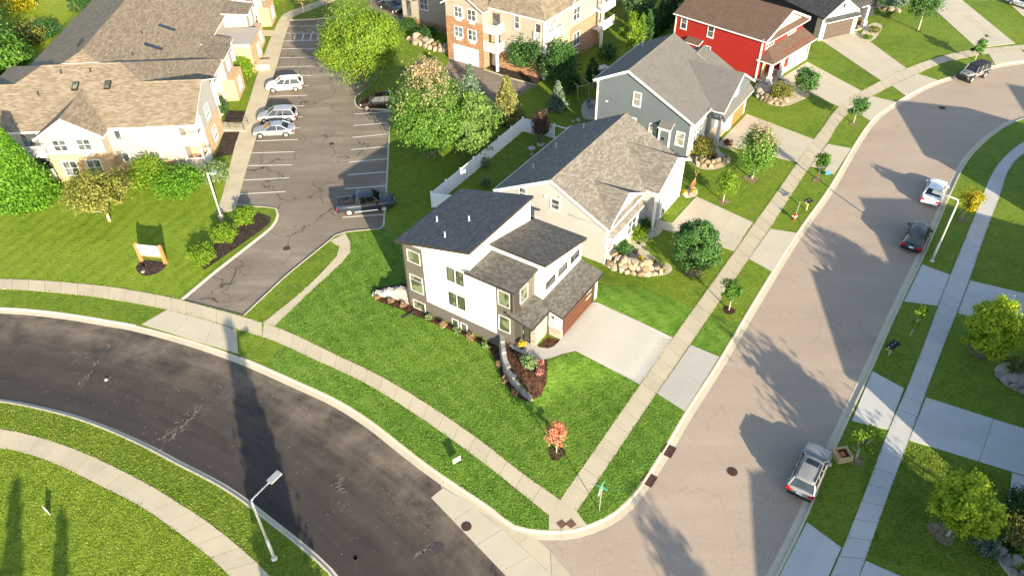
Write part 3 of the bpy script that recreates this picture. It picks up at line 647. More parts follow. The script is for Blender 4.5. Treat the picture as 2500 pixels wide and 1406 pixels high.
ring(1767, 494, .55, 'soil', 'bare soil ring under the bright sapling beside the beige driveway')
ring(1692, 662, .9, 'soil', 'worn soil patch under the dense round tree')
ring(1995, 440, .5, 'soil', 'bare soil ring under the small kerbside tree')
ring(2084, 304, .5, 'soil', 'bare soil ring under the kerbside tree by the red house')
ring(2300, 1300, .85, 'soil', 'mulch ring under the yellow maple at the lower right')
ring(2388, 858, .8, 'soil', 'worn soil under the maple at the right edge')
ring(2090, 1124, .5, 'soil', 'gravelly ring under the sapling beside the planter box')
ring(1320, 353, .5, 'gravel', 'pale ring under the burgundy tree in the fenced yard')
ring(2348, 537, .5, 'soil', 'dry soil ring under the yellow sapling beside the lamp post')
ring(1055, 378, .9, 'soil', 'bare soil round the trunk of the big maple')
# sod laid round the new house, a shade brighter than the older lawns
sod1 = np.concatenate([smooth(GP([(670, 797), (770.7, 700), (846, 632), (860, 611), (858, 590), (846, 570)]), 1), GP([(938, 562), (975, 600), (1000, 690), (960, 697), (922, 703), (906, 716), (920, 735), (960, 748), (1000, 765), (1060, 790), (1140, 822), (1190, 850), (1206, 870), (1214, 895), (1226, 925), (1250, 958), (1280, 980), (1298, 980)]), [G(1322, 966)], GTP([(1334, 935), (1336, 905), (1338, 879), (1375, 865), (1405, 858), (1490, 902), (1560, 939)]), smooth(GP([(1562, 941), (1367, 1218)]), 1), smooth(GP([(1285, 1160), (1200.7, 1092), (1132, 1044), (1054, 991), (968.6, 938), (883, 892), (832, 872), (753.6, 831), (680, 800)]), 1)])
sheet('lawn', sod1, .02, M['sod'], 'vivid new sod with visible seams on the corner lot')
sod2 = np.concatenate([smooth(GP([(650, 893), (692, 842), (774, 883), (859, 919), (948, 969), (1067.6, 1049), (1142.7, 1103), (1214, 1156), (1249.5, 1187), (1338, 1258), (1340, 1292)]), 1), wNK[::-1][(lambda d: slice(int(np.argmin(np.linalg.norm(d - G(1340, 1294), axis=1))), int(np.argmin(np.linalg.norm(d - G(655, 898), axis=1)))))(wNK[::-1])]])
sheet('lawn', sod2, .02, M['sod'], 'vivid sod verge between the curved sidewalk and the dark road', sp=None)
sheet('lawn', GP([(1410, 1249), (1602, 962), (1671, 1005), (1626, 1083), (1579, 1157), (1541, 1212), (1493, 1255), (1432, 1281)]), .02, M['sod'], 'sod verge between the sidewalk and the tan street at the corner', sp=None)
sheet('lawn', GTP([(1459, 737), (1461, 695), (1560, 700), (1700, 755), (1643, 823)]), .02, M['sod'], 'strip of new sod between the white driveway and the beige house')
sheet('lawn', GP([(1688, 842), (1735, 770), (1805, 790), (1757, 868)]), .02, M['sod'], 'new sod verge beside the driveway apron', sp=None)
sheet('lawn', np.concatenate([wLOT_L[:5] + np.array([-.3, .3]), GP([(600, 545), (545, 560), (540, 515), (560, 420), (530, 425), (470, 462), (330, 465), (200, 470), (100, 480), (0, 520), (-300, 530), (-300, 676)]), smooth(GP([(0, 678), (102, 682.6), (218, 692), (290, 701), (375, 715.7), (436, 728)]), 1)]), .015, M['lawn_yellow'], 'sunlit apartment lawn round the entrance sign', sp=None)
sheet('lawn', np.concatenate([GP([(-300, 1074), (0, 1093), (61.4, 1107), (136.5, 1133), (205, 1167), (273, 1201), (341, 1235), (409.6, 1283), (478, 1334), (532.5, 1378), (610, 1472)]), GP([(500, 1600), (-300, 1600)])]), .015, M['lawn_yellow'], 'bright lawn filling the lower left corner', sp=None)
# ------------------------------------------------------------------ building parts
def fb(m, face, pl, s0, s1, t0, t1, d0, d1, mi=0):
    """box on a wall: face 'u-','u+','v-','v+'; s along the wall, t up, d outwards"""
    ax, sg = face[0], (-1 if face[1] == '-' else 1); a, b = pl + sg * d0, pl + sg * d1
    if ax == 'u': m.box(a, b, s0, s1, t0, t1, mi)
    else: m.box(s0, s1, a, b, t0, t1, mi)
def window(h, face, pl, s0, s1, t0, t1, frame='white', pane='glass', fw=.09, mull=(), rail=(), label=None, sill=True, name='window'):
    s0, s1 = min(s0, s1), max(s0, s1); m = MB()
    fb(m, face, pl, s0 - fw, s0, t0 - fw, t1 + fw, -.02, .07); fb(m, face, pl, s1, s1 + fw, t0 - fw, t1 + fw, -.02, .07)
    fb(m, face, pl, s0, s1, t1, t1 + fw, -.02, .068); fb(m, face, pl, s0, s1, t0 - fw, t0, -.02, .068)
    bw = min(.05, fw * .6)
    for k in mull: x = s0 + (s1 - s0) * k; fb(m, face, pl, x - bw / 2, x + bw / 2, t0, t1, -.02, .055)
    for k in rail: z = t0 + (t1 - t0) * k; fb(m, face, pl, s0, s1, z - bw / 2, z + bw / 2, -.02, .052)
    w = m.build(name, M[frame], h, label=label)
    p = MB(); fb(p, face, pl, s0, s1, t0, t1, -.02, .02); p.build('pane', M[pane], w)
    if sill:
        q = MB(); fb(q, face, pl, s0 - fw - .04, s1 + fw + .04, t0 - fw - .05, t0 - fw - .003, -.02, .11); q.build('sill', M[frame], w)
    return w
def garage(h, face, pl, s0, s1, t1, mat, t0=0.0, rows=4, cols=4, lites=None, label=None):
    m = MB(); hgt = (t1 - t0) / rows
    for r in range(rows): fb(m, face, pl, s0 + .02, s1 - .02, t0 + r * hgt + .01, t0 + (r + 1) * hgt - .012, -.05, .035)
    g = m.build('garage_door', M[mat], h, label=label)
    f = MB(); fb(f, face, pl, s0 - .12, s0, t0, t1 + .12, -.04, .06); fb(f, face, pl, s1, s1 + .12, t0, t1 + .12, -.04, .06); fb(f, face, pl, s0, s1, t1, t1 + .12, -.04, .058); f.build('door_casing', M['white' if mat != 'garage_brown' else 'dark_fascia'], g)
    for r in range(rows):
        p = MB()
        for c in range(cols):
            w = (s1 - s0) / cols; fb(p, face, pl, s0 + c * w + .12, s0 + (c + 1) * w - .12, t0 + r * hgt + .1, t0 + (r + 1) * hgt - .1, .03, .048)
        p.build('door_panel', M[mat], g)
    for (a, b, c, d) in (lites or []):
        p = MB(); fb(p, face, pl, a, b, c, d, .03, .055); p.build('door_glass', M['glass_blind'], g)
    return g
def railing(h, p0, p1, z0, hgt=1.0, parent_label=None):
    """white balustrade between two local points"""
    p0, p1 = np.array(p0, float), np.array(p1, float); L = np.linalg.norm(p1 - p0); d = (p1 - p0) / L; m = MB()
    m.tube([(*p0, z0 + hgt), (*p1, z0 + hgt)], .05, 4); m.tube([(*p0, z0 + .12), (*p1, z0 + .12)], .035, 4)
    for q in (p0, p1): m.box(q[0] - .06, q[0] + .06, q[1] - .06, q[1] + .06, z0, z0 + hgt + .08)
    r = m.build('railing', M['white'], h); b = MB(); n = max(2, int(L / .16))
    for i in range(1, n): q = p0 + d * L * i / n; b.box(q[0] - .018, q[0] + .018, q[1] - .018, q[1] + .018, z0 + .12, z0 + hgt)
    o = b.build('balusters', M['white'], r); o['kind'] = 'stuff'
    return r
def roofslab(h, polys, mt, mf, t=.2, name='roof', label=None):
    m = MB()
    for p in polys:
        p = [np.array(q, float) for q in p]; a = sum((p[i][0] * p[(i + 1) % len(p)][1] - p[(i + 1) % len(p)][0] * p[i][1]) for i in range(len(p)))
        m.slab(p if a > 0 else p[::-1], t, 0, 1)
    return m.build(name, [M[mt], M[mf]], h, label=label)
def ridge(par, p, q, mat, w=.16):
    m = MB(); m.tube([np.array(p) + [0, 0, -.03], np.array(q) + [0, 0, -.03]], w * .62, 6); return m.build('ridge_cap', M[mat], par)
def vent(roof, x, y, z, h=.45, r=.05, mat='white'):
    m = MB(); m.lathe([(r * 1.9, -.15), (r * 1.8, .02), (r, .05), (r, h)], 8, (x, y, z)); return m.build('roof_vent', M[mat], roof)
def gutter(par, pts, mat='white', r=.07):
    m = MB(); m.tube(pts, r, 6); return m.build('gutter', M[mat], par)
def spout(h, pts, mat='white', r=.06):
    m = MB(); m.tube(pts, r, 6); return m.build('downspout', M[mat], h)
def extv(m, poly_uz, v0, v1, mi=0): m.extr([(u, v0, z) for u, z in poly_uz], (0, v1 - v0, 0), mi)
def extu(m, poly_vz, u0, u1, mi=0): m.extr([(u0, v, z) for v, z in poly_vz], (u1 - u0, 0, 0), mi)
def house(name, label, F_, cat='house'): return thing(name, label, cat, (F_.o[0], F_.o[1], 0), F_.rz)

# ------------------------------------------------------------------ the new white modern house
H = house('modern_house', 'new white three-storey modern house with dark slanted shed roofs and grey panels', FT)
r1 = lambda v: 8.95 - .26 * (v - 1.1)
r2 = lambda u: 7.75 - .227 * (u - 2.8)
r4 = lambda v: 3.53 + .22 * (v + 5.62)
m = MB(); extu(m, [(1.36, -.4), (8.1, -.4), (8.1, r1(8.1) - .15), (1.36, r1(1.36) - .15)], .0, 8.7)
extv(m, [(2.96, 3.4), (9.1, 3.4), (9.1, r2(9.1) - .14), (2.96, r2(2.96) - .14)], -3.46, 1.5)
m.build('wall', M['white_stucco'], H)
m = MB(); m.box(.004, 2.962, -2.7, 1.38, -.4, 6.72); m.box(.006, .95, -2.7, 1.3, -.35, 6.7); m.build('stair_bay', M['grey_panel'], H)
m = MB(); extu(m, [(-5.36, -.1), (-3.3, -.1), (-3.3, r4(-3.3) - .12), (-5.36, r4(-5.36) - .12)], 2.75, 8.75); m.box(2.97, 9.08, -3.4, 1.4, -.3, 3.6); m.build('garage_block', M['white_stucco'], H)
m = MB(); m.box(.95, 2.76, -4.1, -2.6, .3, 3.72); m.build('entry_block', M['ledge'], H)
# grey panels wrapping the back edge, base and bay; white panel proud of them
m = MB(); fb(m, 'u-', 0, 6.1, 8.1, -.3, r1(8.1) - .25, -.02, .03); fb(m, 'u-', 0, -1.04, 6.1, -.3, 1.45, -.02, .03); fb(m, 'u-', 0, -2.7, -1.04, -.3, 6.68, -.02, .03); m.build('grey_cladding', M['grey_panel'], H)
m = MB(); fb(m, 'u-', 0, -1.04, 1.34, 1.45, 6.7, -.01, .06); fb(m, 'u-', 0, 1.34, 6.1, 1.45, r1(6.1) - .25, -.01, .06); m.extr([(-.06, 1.34, r1(6.1) - .26), (-.06, 6.1, r1(6.1) - .26), (-.06, 1.34, r1(1.34) - .22)], (.06, 0, 0)); m.build('white_cladding', M['white_stucco'], H)
def twin(s0, s1, t0, t1, **k): window(H, 'u-', -.055, s0, s1, t0, t1, 'black_frame', 'glass_green', .035, sill=False, **k)
for z0, z1 in ((5.04, 6.28), (2.46, 3.70)):
    twin(2.93, 3.56, z0, z1); twin(2.04, 2.66, z0, z1)
for s0, s1 in ((2.9, 3.5), (2.02, 2.6)): window(H, 'u-', -.025, s0, s1, .06, .8, 'white', 'glass_green', .035, sill=False)
window(H, 'u-', -.025, 6.42, 7.68, 5.2, 6.36, 'white', 'glass_green', .035, sill=False)
window(H, 'u-', -.025, 6.42, 7.70, 2.05, 3.77, 'white', 'glass_green', .035, rail=(.72,), sill=False)
window(H, 'u-', -.025, 6.42, 7.66, .08, .95, 'white', 'glass_green', .035, sill=False)
window(H, 'u-', -.025, -2.3, -1.29, 4.77, 6.2, 'white', 'glass_green', .035, sill=False)
window(H, 'u-', -.025, -2.3, -1.29, 2.1, 3.62, 'white', 'glass_green', .035, sill=False)
window(H, 'v-', -2.7, .85, 1.85, 4.75, 6.15, 'white', 'glass_green', .035, sill=False)
for u0 in (3.45, 5.35, 7.3): window(H, 'v-', -3.46, u0, u0 + 1.25, 4.75, 5.35, 'black_frame', 'glass', .05, rail=(.35,), sill=False)
# roofs
R1 = roofslab(H, [[(-.3, 1.1, r1(1.1)), (-.3, 8.7, r1(8.7)), (8.75, 8.7, r1(8.7)), (8.75, 1.1, r1(1.1))]], 'sh_dark', 'dark_fascia', .26)
vent(R1, 3.2, 7.0, r1(7.0), .5); vent(R1, 1.2, 4.6, r1(4.6), .5); vent(R1, 3.9, 4.2, r1(4.2), .45)
R2 = roofslab(H, [[(2.72, -3.78, r2(2.72)), (2.72, 1.34, r2(2.72)), (9.3, 1.34, r2(9.3)), (9.3, -3.78, r2(9.3))]], 'sh_brown', 'dark_fascia', .24)
R3 = roofslab(H, [[(-.42, -3.02, 6.9), (-.42, 1.62, 6.9), (2.95, 1.34, 6.98), (2.95, -3.02, 6.98)]], 'sh_brown', 'dark_fascia', .2)
R4 = roofslab(H, [[(-.25, -4.47, r4(-4.47)), (2.4, -4.47, r4(-4.47)), (2.4, -2.72, r4(-2.72)), (-.25, -2.05, r4(-2.05))], [(2.4, -5.65, r4(-5.65)), (9.08, -5.65, r4(-5.65)), (9.08, -3.47, r4(-3.47)), (2.4, -3.47, r4(-3.47))], [(2.4, -3.47, r4(-3.47)), (2.955, -3.47, r4(-3.47)), (2.955, -2.72, r4(-2.72)), (2.4, -2.72, r4(-2.72))]], 'sh_brown', 'dark_fascia', .2)
gutter(R4, [(2.4, -5.68, r4(-5.65) - .08), (9.08, -5.68, r4(-5.65) - .08)], 'dark_fascia'); gutter(R4, [(-.25, -4.5, r4(-4.47) - .08), (2.4, -4.5, r4(-4.47) - .08)], 'dark_fascia')
gutter(R3, [(-.46, -3.0, 6.82), (-.46, 1.6, 6.82)], 'dark_fascia'); gutter(R1, [(-.3, 8.74, r1(8.7) - .1), (8.75, 8.74, r1(8.7) - .1)], 'dark_fascia')
spout(H, [(-.06, 8.14, r1(8.1) - .3), (-.06, 8.14, 0), (-.4, 8.3, .05)], 'dark_fascia', .05); spout(H, [(2.66, -4.2, 3.5), (2.66, -4.2, 1.5), (2.6, -4.3, 1.2), (2.5, -4.3, .9)], 'dark_fascia', .05)
m = MB(); m.tube([(-.5, 7.3, .05), (-1.7, 7.6, .06)], .09, 8); m.build('drain_pipe', M['black_plastic'], H)
spout(H, [(-.36, -2.9, 6.7), (-.12, -2.62, 6.5), (-.12, -2.62, 4.5)], 'dark_fascia', .05)
# garage, entry, number, light
garage(H, 'v-', -5.36, 3.02, 7.86, 3.02, 'garage_brown', t0=.86, rows=4, cols=1, lites=[(6.7, 7.6, 2.55, 2.75), (6.7, 7.6, 2.0, 2.2)])
m = MB(); fb(m, 'v-', -5.36, 8.0, 8.3, .86, 3.3, -.02, .03); m.build('grey_jamb', M['grey_panel'], H)
m = MB(); fb(m, 'u-', 2.75, -5.4, -4.05, .8, 1.75, -.02, .07); fb(m, 'v-', -5.36, 2.7, 2.9, .8, 1.75, -.02, .07); m.build('stone_wainscot', M['ledge'], H)
m = MB(); fb(m, 'u-', .95, -3.62, -2.9, .9, 2.95, -.02, .05); d_ = m.build('front_door', M['black_frame'], H); m = MB(); fb(m, 'u-', .95, -3.5, -3.1, 1.15, 2.75, .02, .065); m.build('door_glass', M['glass_green'], d_); m = MB(); fb(m, 'u-', .95, -3.0, -2.96, 1.7, 2.1, .03, .12); m.build('handle', M['metal'], d_)
m = MB(); fb(m, 'u-', .95, -2.86, -2.72, .8, 3.2, -.02, .06); m.build('entry_trim', M['grey_panel'], H)
m = MB(); m.box(-.35, 1.0, -3.9, -2.65, .5, .90); m.build('stoop', M['conc_new'], H)
m = MB(); fb(m, 'u-', 2.75, -4.72, -4.6, 2.78, 2.95, 0, .18); m.build('wall_lamp', M['black_frame'], H)
def textmesh(name, fc, parent):
    o = link(name, fc); bpy.context.view_layer.update(); me = bpy.data.meshes.new_from_object(o.evaluated_get(bpy.context.evaluated_depsgraph_get())); bpy.data.objects.remove(o)
    return link(name, me, parent)
for i, ch in enumerate('5232'):
    fc = bpy.data.curves.new('house_number', 'FONT'); fc.body = ch; fc.size = .24; fc.extrude = .012; fc.align_x = 'CENTER'; fc.materials.append(M['black_frame'])
    o = textmesh('house_number', fc, H); o.location = (2.735, -4.66, 2.42 - .23 * i); o.rotation_euler = (math.pi / 2, 0, -math.pi / 2)

# ------------------------------------------------------------------ gabled houses
def crossgable(h, uc, hw, zr, v_face, v_back, slope, wallm, roofm, over=.3, z_base=0.0, wall_to=None, fascia='white', pent=None, left=True):
    """gable facing the street: triangular wall at v_face, roof running back to v_back"""
    ze = zr - slope * hw; m = MB(); extv(m, [(uc - hw + .25, z_base), (uc + hw - .25, z_base), (uc + hw - .25, ze - .12 + .25 * slope), (uc, zr - .22), (uc - hw + .25, ze - .12 + .25 * slope)], v_face, v_back if wall_to is None else wall_to); w = m.build('gable_wall', M[wallm], h)
    vf = v_face - over; zz = lambda u: zr - slope * abs(u - uc)
    r = roofslab(h, [[(uc - hw, vf, zz(uc - hw)), (uc, vf, zr), (uc, v_back, zr), (uc - hw, v_back, zz(uc - hw))], [(uc, vf, zr), (uc + hw, vf, zz(uc + hw)), (uc + hw, v_back, zz(uc + hw)), (uc, v_back, zr)]], roofm, fascia, .17, 'gable_roof')
    ridge(r, (uc, vf, zr), (uc, v_back, zr), roofm, .12)
    m = MB()
    for sg in (-1, 1):
        a, b = np.array([uc, vf - .012, zr + .01]), np.array([uc + sg * hw, vf - .012, ze + .01]); m.extr([a, b, b - [0, 0, .24], a - [0, 0, .24]], (0, .03, 0))
    m.build('rake_board', M['white'], r)
    return w, r
def gablehouse(h, u0, u1, vr, zr, vb, vf, s, wallm, roofm, trim='white', name='roof', base=0.0):
    zb, zf = zr - s * (vb - vr), zr - s * (vr - vf)
    m = MB(); extu(m, [(vf + .45, base), (vb - .45, base), (vb - .45, zr - s * (vb - .45 - vr) - .15), (vr, zr - .18), (vf + .45, zr - s * (vr - vf - .45) - .15)], u0, u1); m.build('wall', M[wallm], h)
    a, b = u0 - .3, u1 + .3
    r = roofslab(h, [[(a, vr, zr), (a, vb, zb), (b, vb, zb), (b, vr, zr)], [(a, vf, zf), (a, vr, zr), (b, vr, zr), (b, vf, zf)]], roofm, trim, .2, name)
    ridge(r, (a, vr, zr), (b, vr, zr), roofm)
    m = MB()
    for v1, z1 in ((vb, zb), (vf, zf)):
        p, q = np.array([a - .02, vr, zr + .01]), np.array([a - .02, v1, z1 + .01]); m.extr([p, q, q - [0, 0, .3], p - [0, 0, .3]], (.03, 0, 0))
    m.build('rake_board', M[trim], r)
    gutter(r, [(a, vb + .05, zb - .08), (b, vb + .05, zb - .08)]); gutter(r, [(a, vf - .05, zf - .08), (b, vf - .05, zf - .08)])
    m = MB()
    for v in (vf + .45, vb - .45): m.box(u0 - .03, u0 + .1, v - .1, v + .1, base, (zf if v < vr else zb) - .1)
    m.build('corner_board', M[trim], h)
    return r
# beige ranch house
H = house('beige_house', 'single-storey beige house with speckled driftwood roof beside the white modern house', FB)
r = gablehouse(H, 0, 14.2, 5.4, 7.3, 11.64, -.76, .51, 'beige_siding', 'sh_beige')
for u, v in ((3.5, 9.6), (8.3, 9.9), (12.6, 9.2)): vent(r, u, v, 7.3 - .51 * (v - 5.4), .5)
crossgable(H, 10.9, 3.75, 6.33, -1.5, 3.6, .55, 'beige_siding', 'sh_beige', .5, z_base=2.6)
crossgable(H, 3.4, 3.4, 6.05, -.42, 3.7, .55, 'beige_siding', 'sh_beige', .25, wall_to=1, z_base=2.2)
m = MB(); m.box(8.95, 14.3, -1.5, 2, 0, 3.9); m.build('garage_block', M['white'], H)
r = roofslab(H, [[(.2, -.9, 2.95), (6.6, -.9, 2.95), (6.6, -.43, 3.5), (.2, -.43, 3.5)]], 'sh_beige', 'white', .14, 'pent_roof'); 
m = MB(); m.box(1.6, 5.9, -.75, 0, 0, 2.9); m.build('bay_front', M['white'], H)
m = MB(); m.box(.3, 6.4, -.82, .1, 0, .9); m.build('stone_wainscot', M['stone_veneer'], H)
window(H, 'v-', -.75, 3.6, 5.3, 1.15, 2.6, mull=(.5,), rail=(.5,)); window(H, 'v-', -.33, .5, 1.3, 1.2, 2.4, mull=(.5,), rail=())
window(H, 'u-', 0, 8.2, 8.9, 4.1, 5.2, rail=(.5,)); window(H, 'u-', 0, 4.6, 5.4, 4.2, 5.2, rail=(.5,))
window(H, 'u-', 0, 7.1, 7.7, 1.2, 2.4, rail=(.5,)); m = MB(); fb(m, 'u-', 0, 5.95, 6.15, 5.1, 5.3, 0, .1); fb(m, 'u-', 0, 4.4, 4.6, 5.5, 5.7, 0, .1); m.build('wall_vent', M['white'], H)
garage(H, 'v-', -1.5, 9.4, 14.0, 2.35, 'white', rows=4, cols=4)
m = MB(); m.box(7.0, 7.2, -1.9, -1.7, 0, 3.7); m.build('porch_post', M['white'], H)
spout(H, [(-.05, -.45, 4.0), (-.05, -.4, .3), (-.3, -1.2, .1)]); spout(H, [(8.9, -1.6, 3.8), (8.9, -1.6, .1)])
m = MB(); fb(m, 'v-', -1.5, 14.1, 14.22, 2.0, 2.3, 0, .2); m.build('wall_lamp', M['black_frame'], H)
m = MB(); fb(m, 'u-', 9.0, -1.2, -.4, 0, 2.1, -.02, .04); m.build('side_door', M['white'], H)
# blue-grey house
H = house('bluegrey_house', 'two-storey blue-grey gabled house with smooth grey roof and cedar garage door', FG)
r = gablehouse(H, 0, 11.3, 7.94, 8.41, 12.05, -.35, .5, 'bluegrey_siding', 'sh_grey')
vent(r, 9.5, 10.9, 8.41 - .5 * 2.96, .5)
crossgable(H, 8.9, 4.8, 6.9, -1.45, 5.0, .575, 'bluegrey_siding', 'sh_grey', .5, z_base=3.0)
m = MB(); extu(m, [(.3, 0), (9.4, 0), (9.4, 4.6), (4.8, 6.7), (.3, 4.5)], 11.2, 13.5); m.build('side_wing', M['bluegrey_siding'], H)
r = roofslab(H, [[(11.28, 4.8, 6.87), (11.28, 9.6, 4.6), (13.8, 9.6, 4.6), (13.8, 4.8, 6.87)], [(11.28, 0, 4.4), (11.28, 4.8, 6.87), (13.8, 4.8, 6.87), (13.8, 0, 4.4)]], 'sh_grey', 'white', .18, 'wing_roof'); ridge(r, (11.28, 4.8, 6.87), (13.8, 4.8, 6.87), 'sh_grey')
m = MB(); m.box(8.0, 13.55, -1.44, 1, 0, 3.6); m.build('garage_block', M['white'], H)
roofslab(H, [[(4.3, -2.05, 2.95), (13.75, -2.05, 2.95), (13.75, -1.46, 3.6), (4.3, -1.46, 3.6)]], 'sh_grey', 'white', .14, 'pent_roof')
garage(H, 'v-', -1.44, 8.9, 12.9, 2.3, 'garage_orange', rows=4, cols=4); window(H, 'v-', -1.45, 8.5, 9.3, 4.3, 5.2, mull=(.5,), rail=(.5,))
m = MB(); m.box(0.05, 4.2, -.05, .2, 0, 3.7); m.build('front_wall', M['white'], H)
m = MB(); m.box(0.02, 4.3, -.12, .2, 0, .9); m.build('stone_wainscot', M['stone_veneer'], H)
window(H, 'v-', -.05, .7, 2.9, 1.1, 3.0, mull=(.333, .667), rail=(.33, .67))
m = MB(); m.box(4.2, 8.0, 1.2, 1.5, 0, 3.3); m.build('porch_wall', M['bluegrey_siding'], H); m = MB(); m.box(5.6, 6.6, 1.1, 1.25, 0, 2.2); m.build('front_door', M['white'], H); m = MB(); m.box(4.3, 8.0, -1.3, 1.2, .0, .16); m.build('porch_floor', M['conc'], H)
m = MB(); m.box(5.0, 5.35, -1.5, -1.15, 0, 3.0); m.build('porch_post', M['white'], H)
window(H, 'u-', 0, 6.3, 7.1, 4.5, 6.0, rail=(.5,), pane='glass_blind'); window(H, 'u-', 0, 4.05, 4.85, 1.25, 2.8, rail=(.5,), pane='glass_blind'); window(H, 'u-', 0, .75, 1.6, 1.3, 2.8, rail=(.5,), pane='glass_blind')
window(H, 'u-', 0, 6.6, 8.4, 1.6, 2.9, mull=(.5,), rail=(.5,), pane='glass_blind')
m = MB(); m.box(-.6, .05, 2.2, 3.4, -.1, 3.15); b_ = m.build('side_bump', M['bluegrey_siding'], H); roofslab(H, [[(-.85, 2.0, 3.15), (.02, 2.0, 3.65), (.02, 3.6, 3.65), (-.85, 3.6, 3.15)]], 'sh_grey', 'white', .12, 'bump_roof')
m = MB(); m.box(-.66, -.5, 2.12, 2.28, 0, 3.0); m.box(-.66, -.5, 3.32, 3.48, 0, 3.0); m.box(-.665, -.5, 2.28, 3.32, 2.8, 3.02); m.build('bump_trim', M['white'], H)
spout(H, [(-.05, 12.0, 6.3), (-.12, 11.6, 6.0), (-.12, 11.6, .1)]); m = MB(); fb(m, 'u-', -.6, 2.75, 2.95, 1.7, 1.95, 0, .12); m.build('wall_lamp', M['black_frame'], H)
m = MB(); m.box(-.1, 0, 10.2, 10.5, 4.0, 4.1); m.build('dryer_vent', M['white'], H)
# red house
H = house('red_house', 'two-storey red sided house with brown roof and white garage door', FRD)
zr, ze = 7.85, 5.55
m = MB(); extv(m, [(0, 0), (10.5, 0), (10.5, ze - .05), (5.25, zr - .2), (0, ze - .05)], 0, 13.0); m.build('wall', M['red_siding'], H)
r = roofslab(H, [[(-.35, -.65, ze - .1), (5.25, -.65, zr), (5.25, 13.3, zr), (-.35, 13.3, ze - .1)], [(5.25, -.65, zr), (10.9, -.65, ze - .1), (10.9, 13.3, ze - .1), (5.25, 13.3, zr)]], 'sh_redbrown', 'white', .2); ridge(r, (5.25, -.65, zr), (5.25, 13.3, zr), 'sh_redbrown')
m = MB()
for sg in (-1, 1):
    a, b = np.array([5.25, -.67, zr + .01]), np.array([5.25 + sg * 5.62, -.67, ze - .09]); m.extr([a, b, b - [0, 0, .28], a - [0, 0, .28]], (0, .03, 0))
m.build('rake_board', M['white'], r); gutter(r, [(-.4, -.65, ze - .18), (-.4, 13.3, ze - .18)])
m = MB(); m.extr([(.3, -.03, ze), (10.2, -.03, ze), (5.25, -.03, zr - .25)], (0, .04, 0)); m.build('gable_panel', M['cream_siding'], H)
roofslab(H, [[(-.2, -.72, ze - .35), (10.7, -.72, ze - .35), (10.7, -.02, ze + .1), (-.2, -.02, ze + .1)]], 'sh_redbrown', 'white', .12, 'pent_roof')
roofslab(H, [[(-.1, -2.1, 2.85), (11.2, -2.1, 2.85), (10.6, -.02, 4.0), (1.6, -.02, 4.0)], [(-.1, -2.1, 2.85), (1.6, -.02, 4.0), (-.1, .35, 2.85)]], 'sh_redbrown', 'white', .16, 'porch_roof')
m = MB(); m.box(3.2, 10.5, -1.55, .1, 0, 3.2); m.build('garage_block', M['red_siding'], H); m = MB(); m.box(3.15, 10.55, -1.6, .1, 0, .9); m.build('stone_wainscot', M['stone_veneer'], H)
garage(H, 'v-', -1.55, 5.2, 9.8, 2.3, 'white', rows=4, cols=4)
for u in (1.0, 6.6): window(H, 'v-', 0, u, u + 1.9, 4.0, 5.05, mull=(.333, .667), rail=(.5,), frame='white')
for u in (.1, 2.9): m = MB(); m.box(u, u + .35, -1.9, -1.55, 0, 2.8); m.box(u - .1, u + .45, -2.0, -1.45, 0, 1.0); m.build('porch_post', M['white'], H)
m = MB(); m.box(0, 3.2, -1.9, 0, 0, .2); m.build('porch_floor', M['conc'], H); m = MB(); fb(m, 'v-', 0, 1.1, 2.1, .2, 2.4, -.02, .05); m.build('front_door', M['wood_tan'], H)
for v0 in (11.3, 7.1): window(H, 'u-', 0, v0, v0 + .8, 3.75, 5.2, rail=(.5,))
m = MB(); m.box(-.7, .05, 8.6, 10.6, 0, 2.5); m.build('side_bump', M['red_siding'], H); roofslab(H, [[(-.95, 8.4, 2.5), (.02, 8.4, 3.0), (.02, 10.8, 3.0), (-.95, 10.8, 2.5)]], 'sh_redbrown', 'white', .13, 'bump_roof'); m = MB(); m.box(-.76, -.6, 8.52, 8.7, 0, 2.4); m.box(-.76, -.6, 10.5, 10.68, 0, 2.4); m.build('bump_trim', M['white'], H)
window(H, 'u-', 0, 7.2, 7.8, 1.3, 2.4, rail=(.5,)); m = MB(); m.box(-.06, .12, -.06, .12, 0, ze - .2); m.box(-.06, .12, 12.9, 13.06, 0, ze - .2); m.box(10.4, 10.56, -1.62, -1.4, 0, 3.0); m.build('corner_board', M['white'], H)
# white gabled house at the top
H = house('white_gable_house', 'white stucco house with charcoal roof and dark bronze garage door', FW)
zr, ze, s = 5.85, 3.45, .70
m = MB(); extv(m, [(0, 0), (6.7, 0), (6.7, ze), (3.35, zr - .2), (0, ze)], 0, .5); m.build('gable_wall', M['white_stucco'], H)
m = MB(); extv(m, [(.05, 0), (6.65, 0), (6.65, ze - .05), (3.35, zr - .25), (.05, ze - .05)], .5, 16); m.box(6.6, 14, 3.5, 16, 0, 3.4); m.build('wall', M['dark_siding'], H)
r = roofslab(H, [[(-.35, -.4, ze - .1), (3.35, -.4, zr), (3.35, 16, zr), (-.35, 16, ze - .1)], [(3.35, -.4, zr), (7.05, -.4, ze - .1), (7.05, 16, ze - .1), (3.35, 16, zr)], [(7.05, 2.6, 3.3), (14.5, 2.6, 3.3), (14.5, 9, 6.4), (7.05, 9, 6.4)]], 'sh_black', 'dark_fascia', .18); ridge(r, (3.35, -.4, zr), (3.35, 16, zr), 'sh_black')
garage(H, 'v-', 0, .75, 5.9, 2.45, 'garage_dark', rows=4, cols=4)
roofslab(H, [[(.3, -.7, 2.75), (6.4, -.7, 2.75), (6.4, -.02, 3.15), (.3, -.02, 3.15)]], 'sh_black', 'white', .1, 'awning_roof')
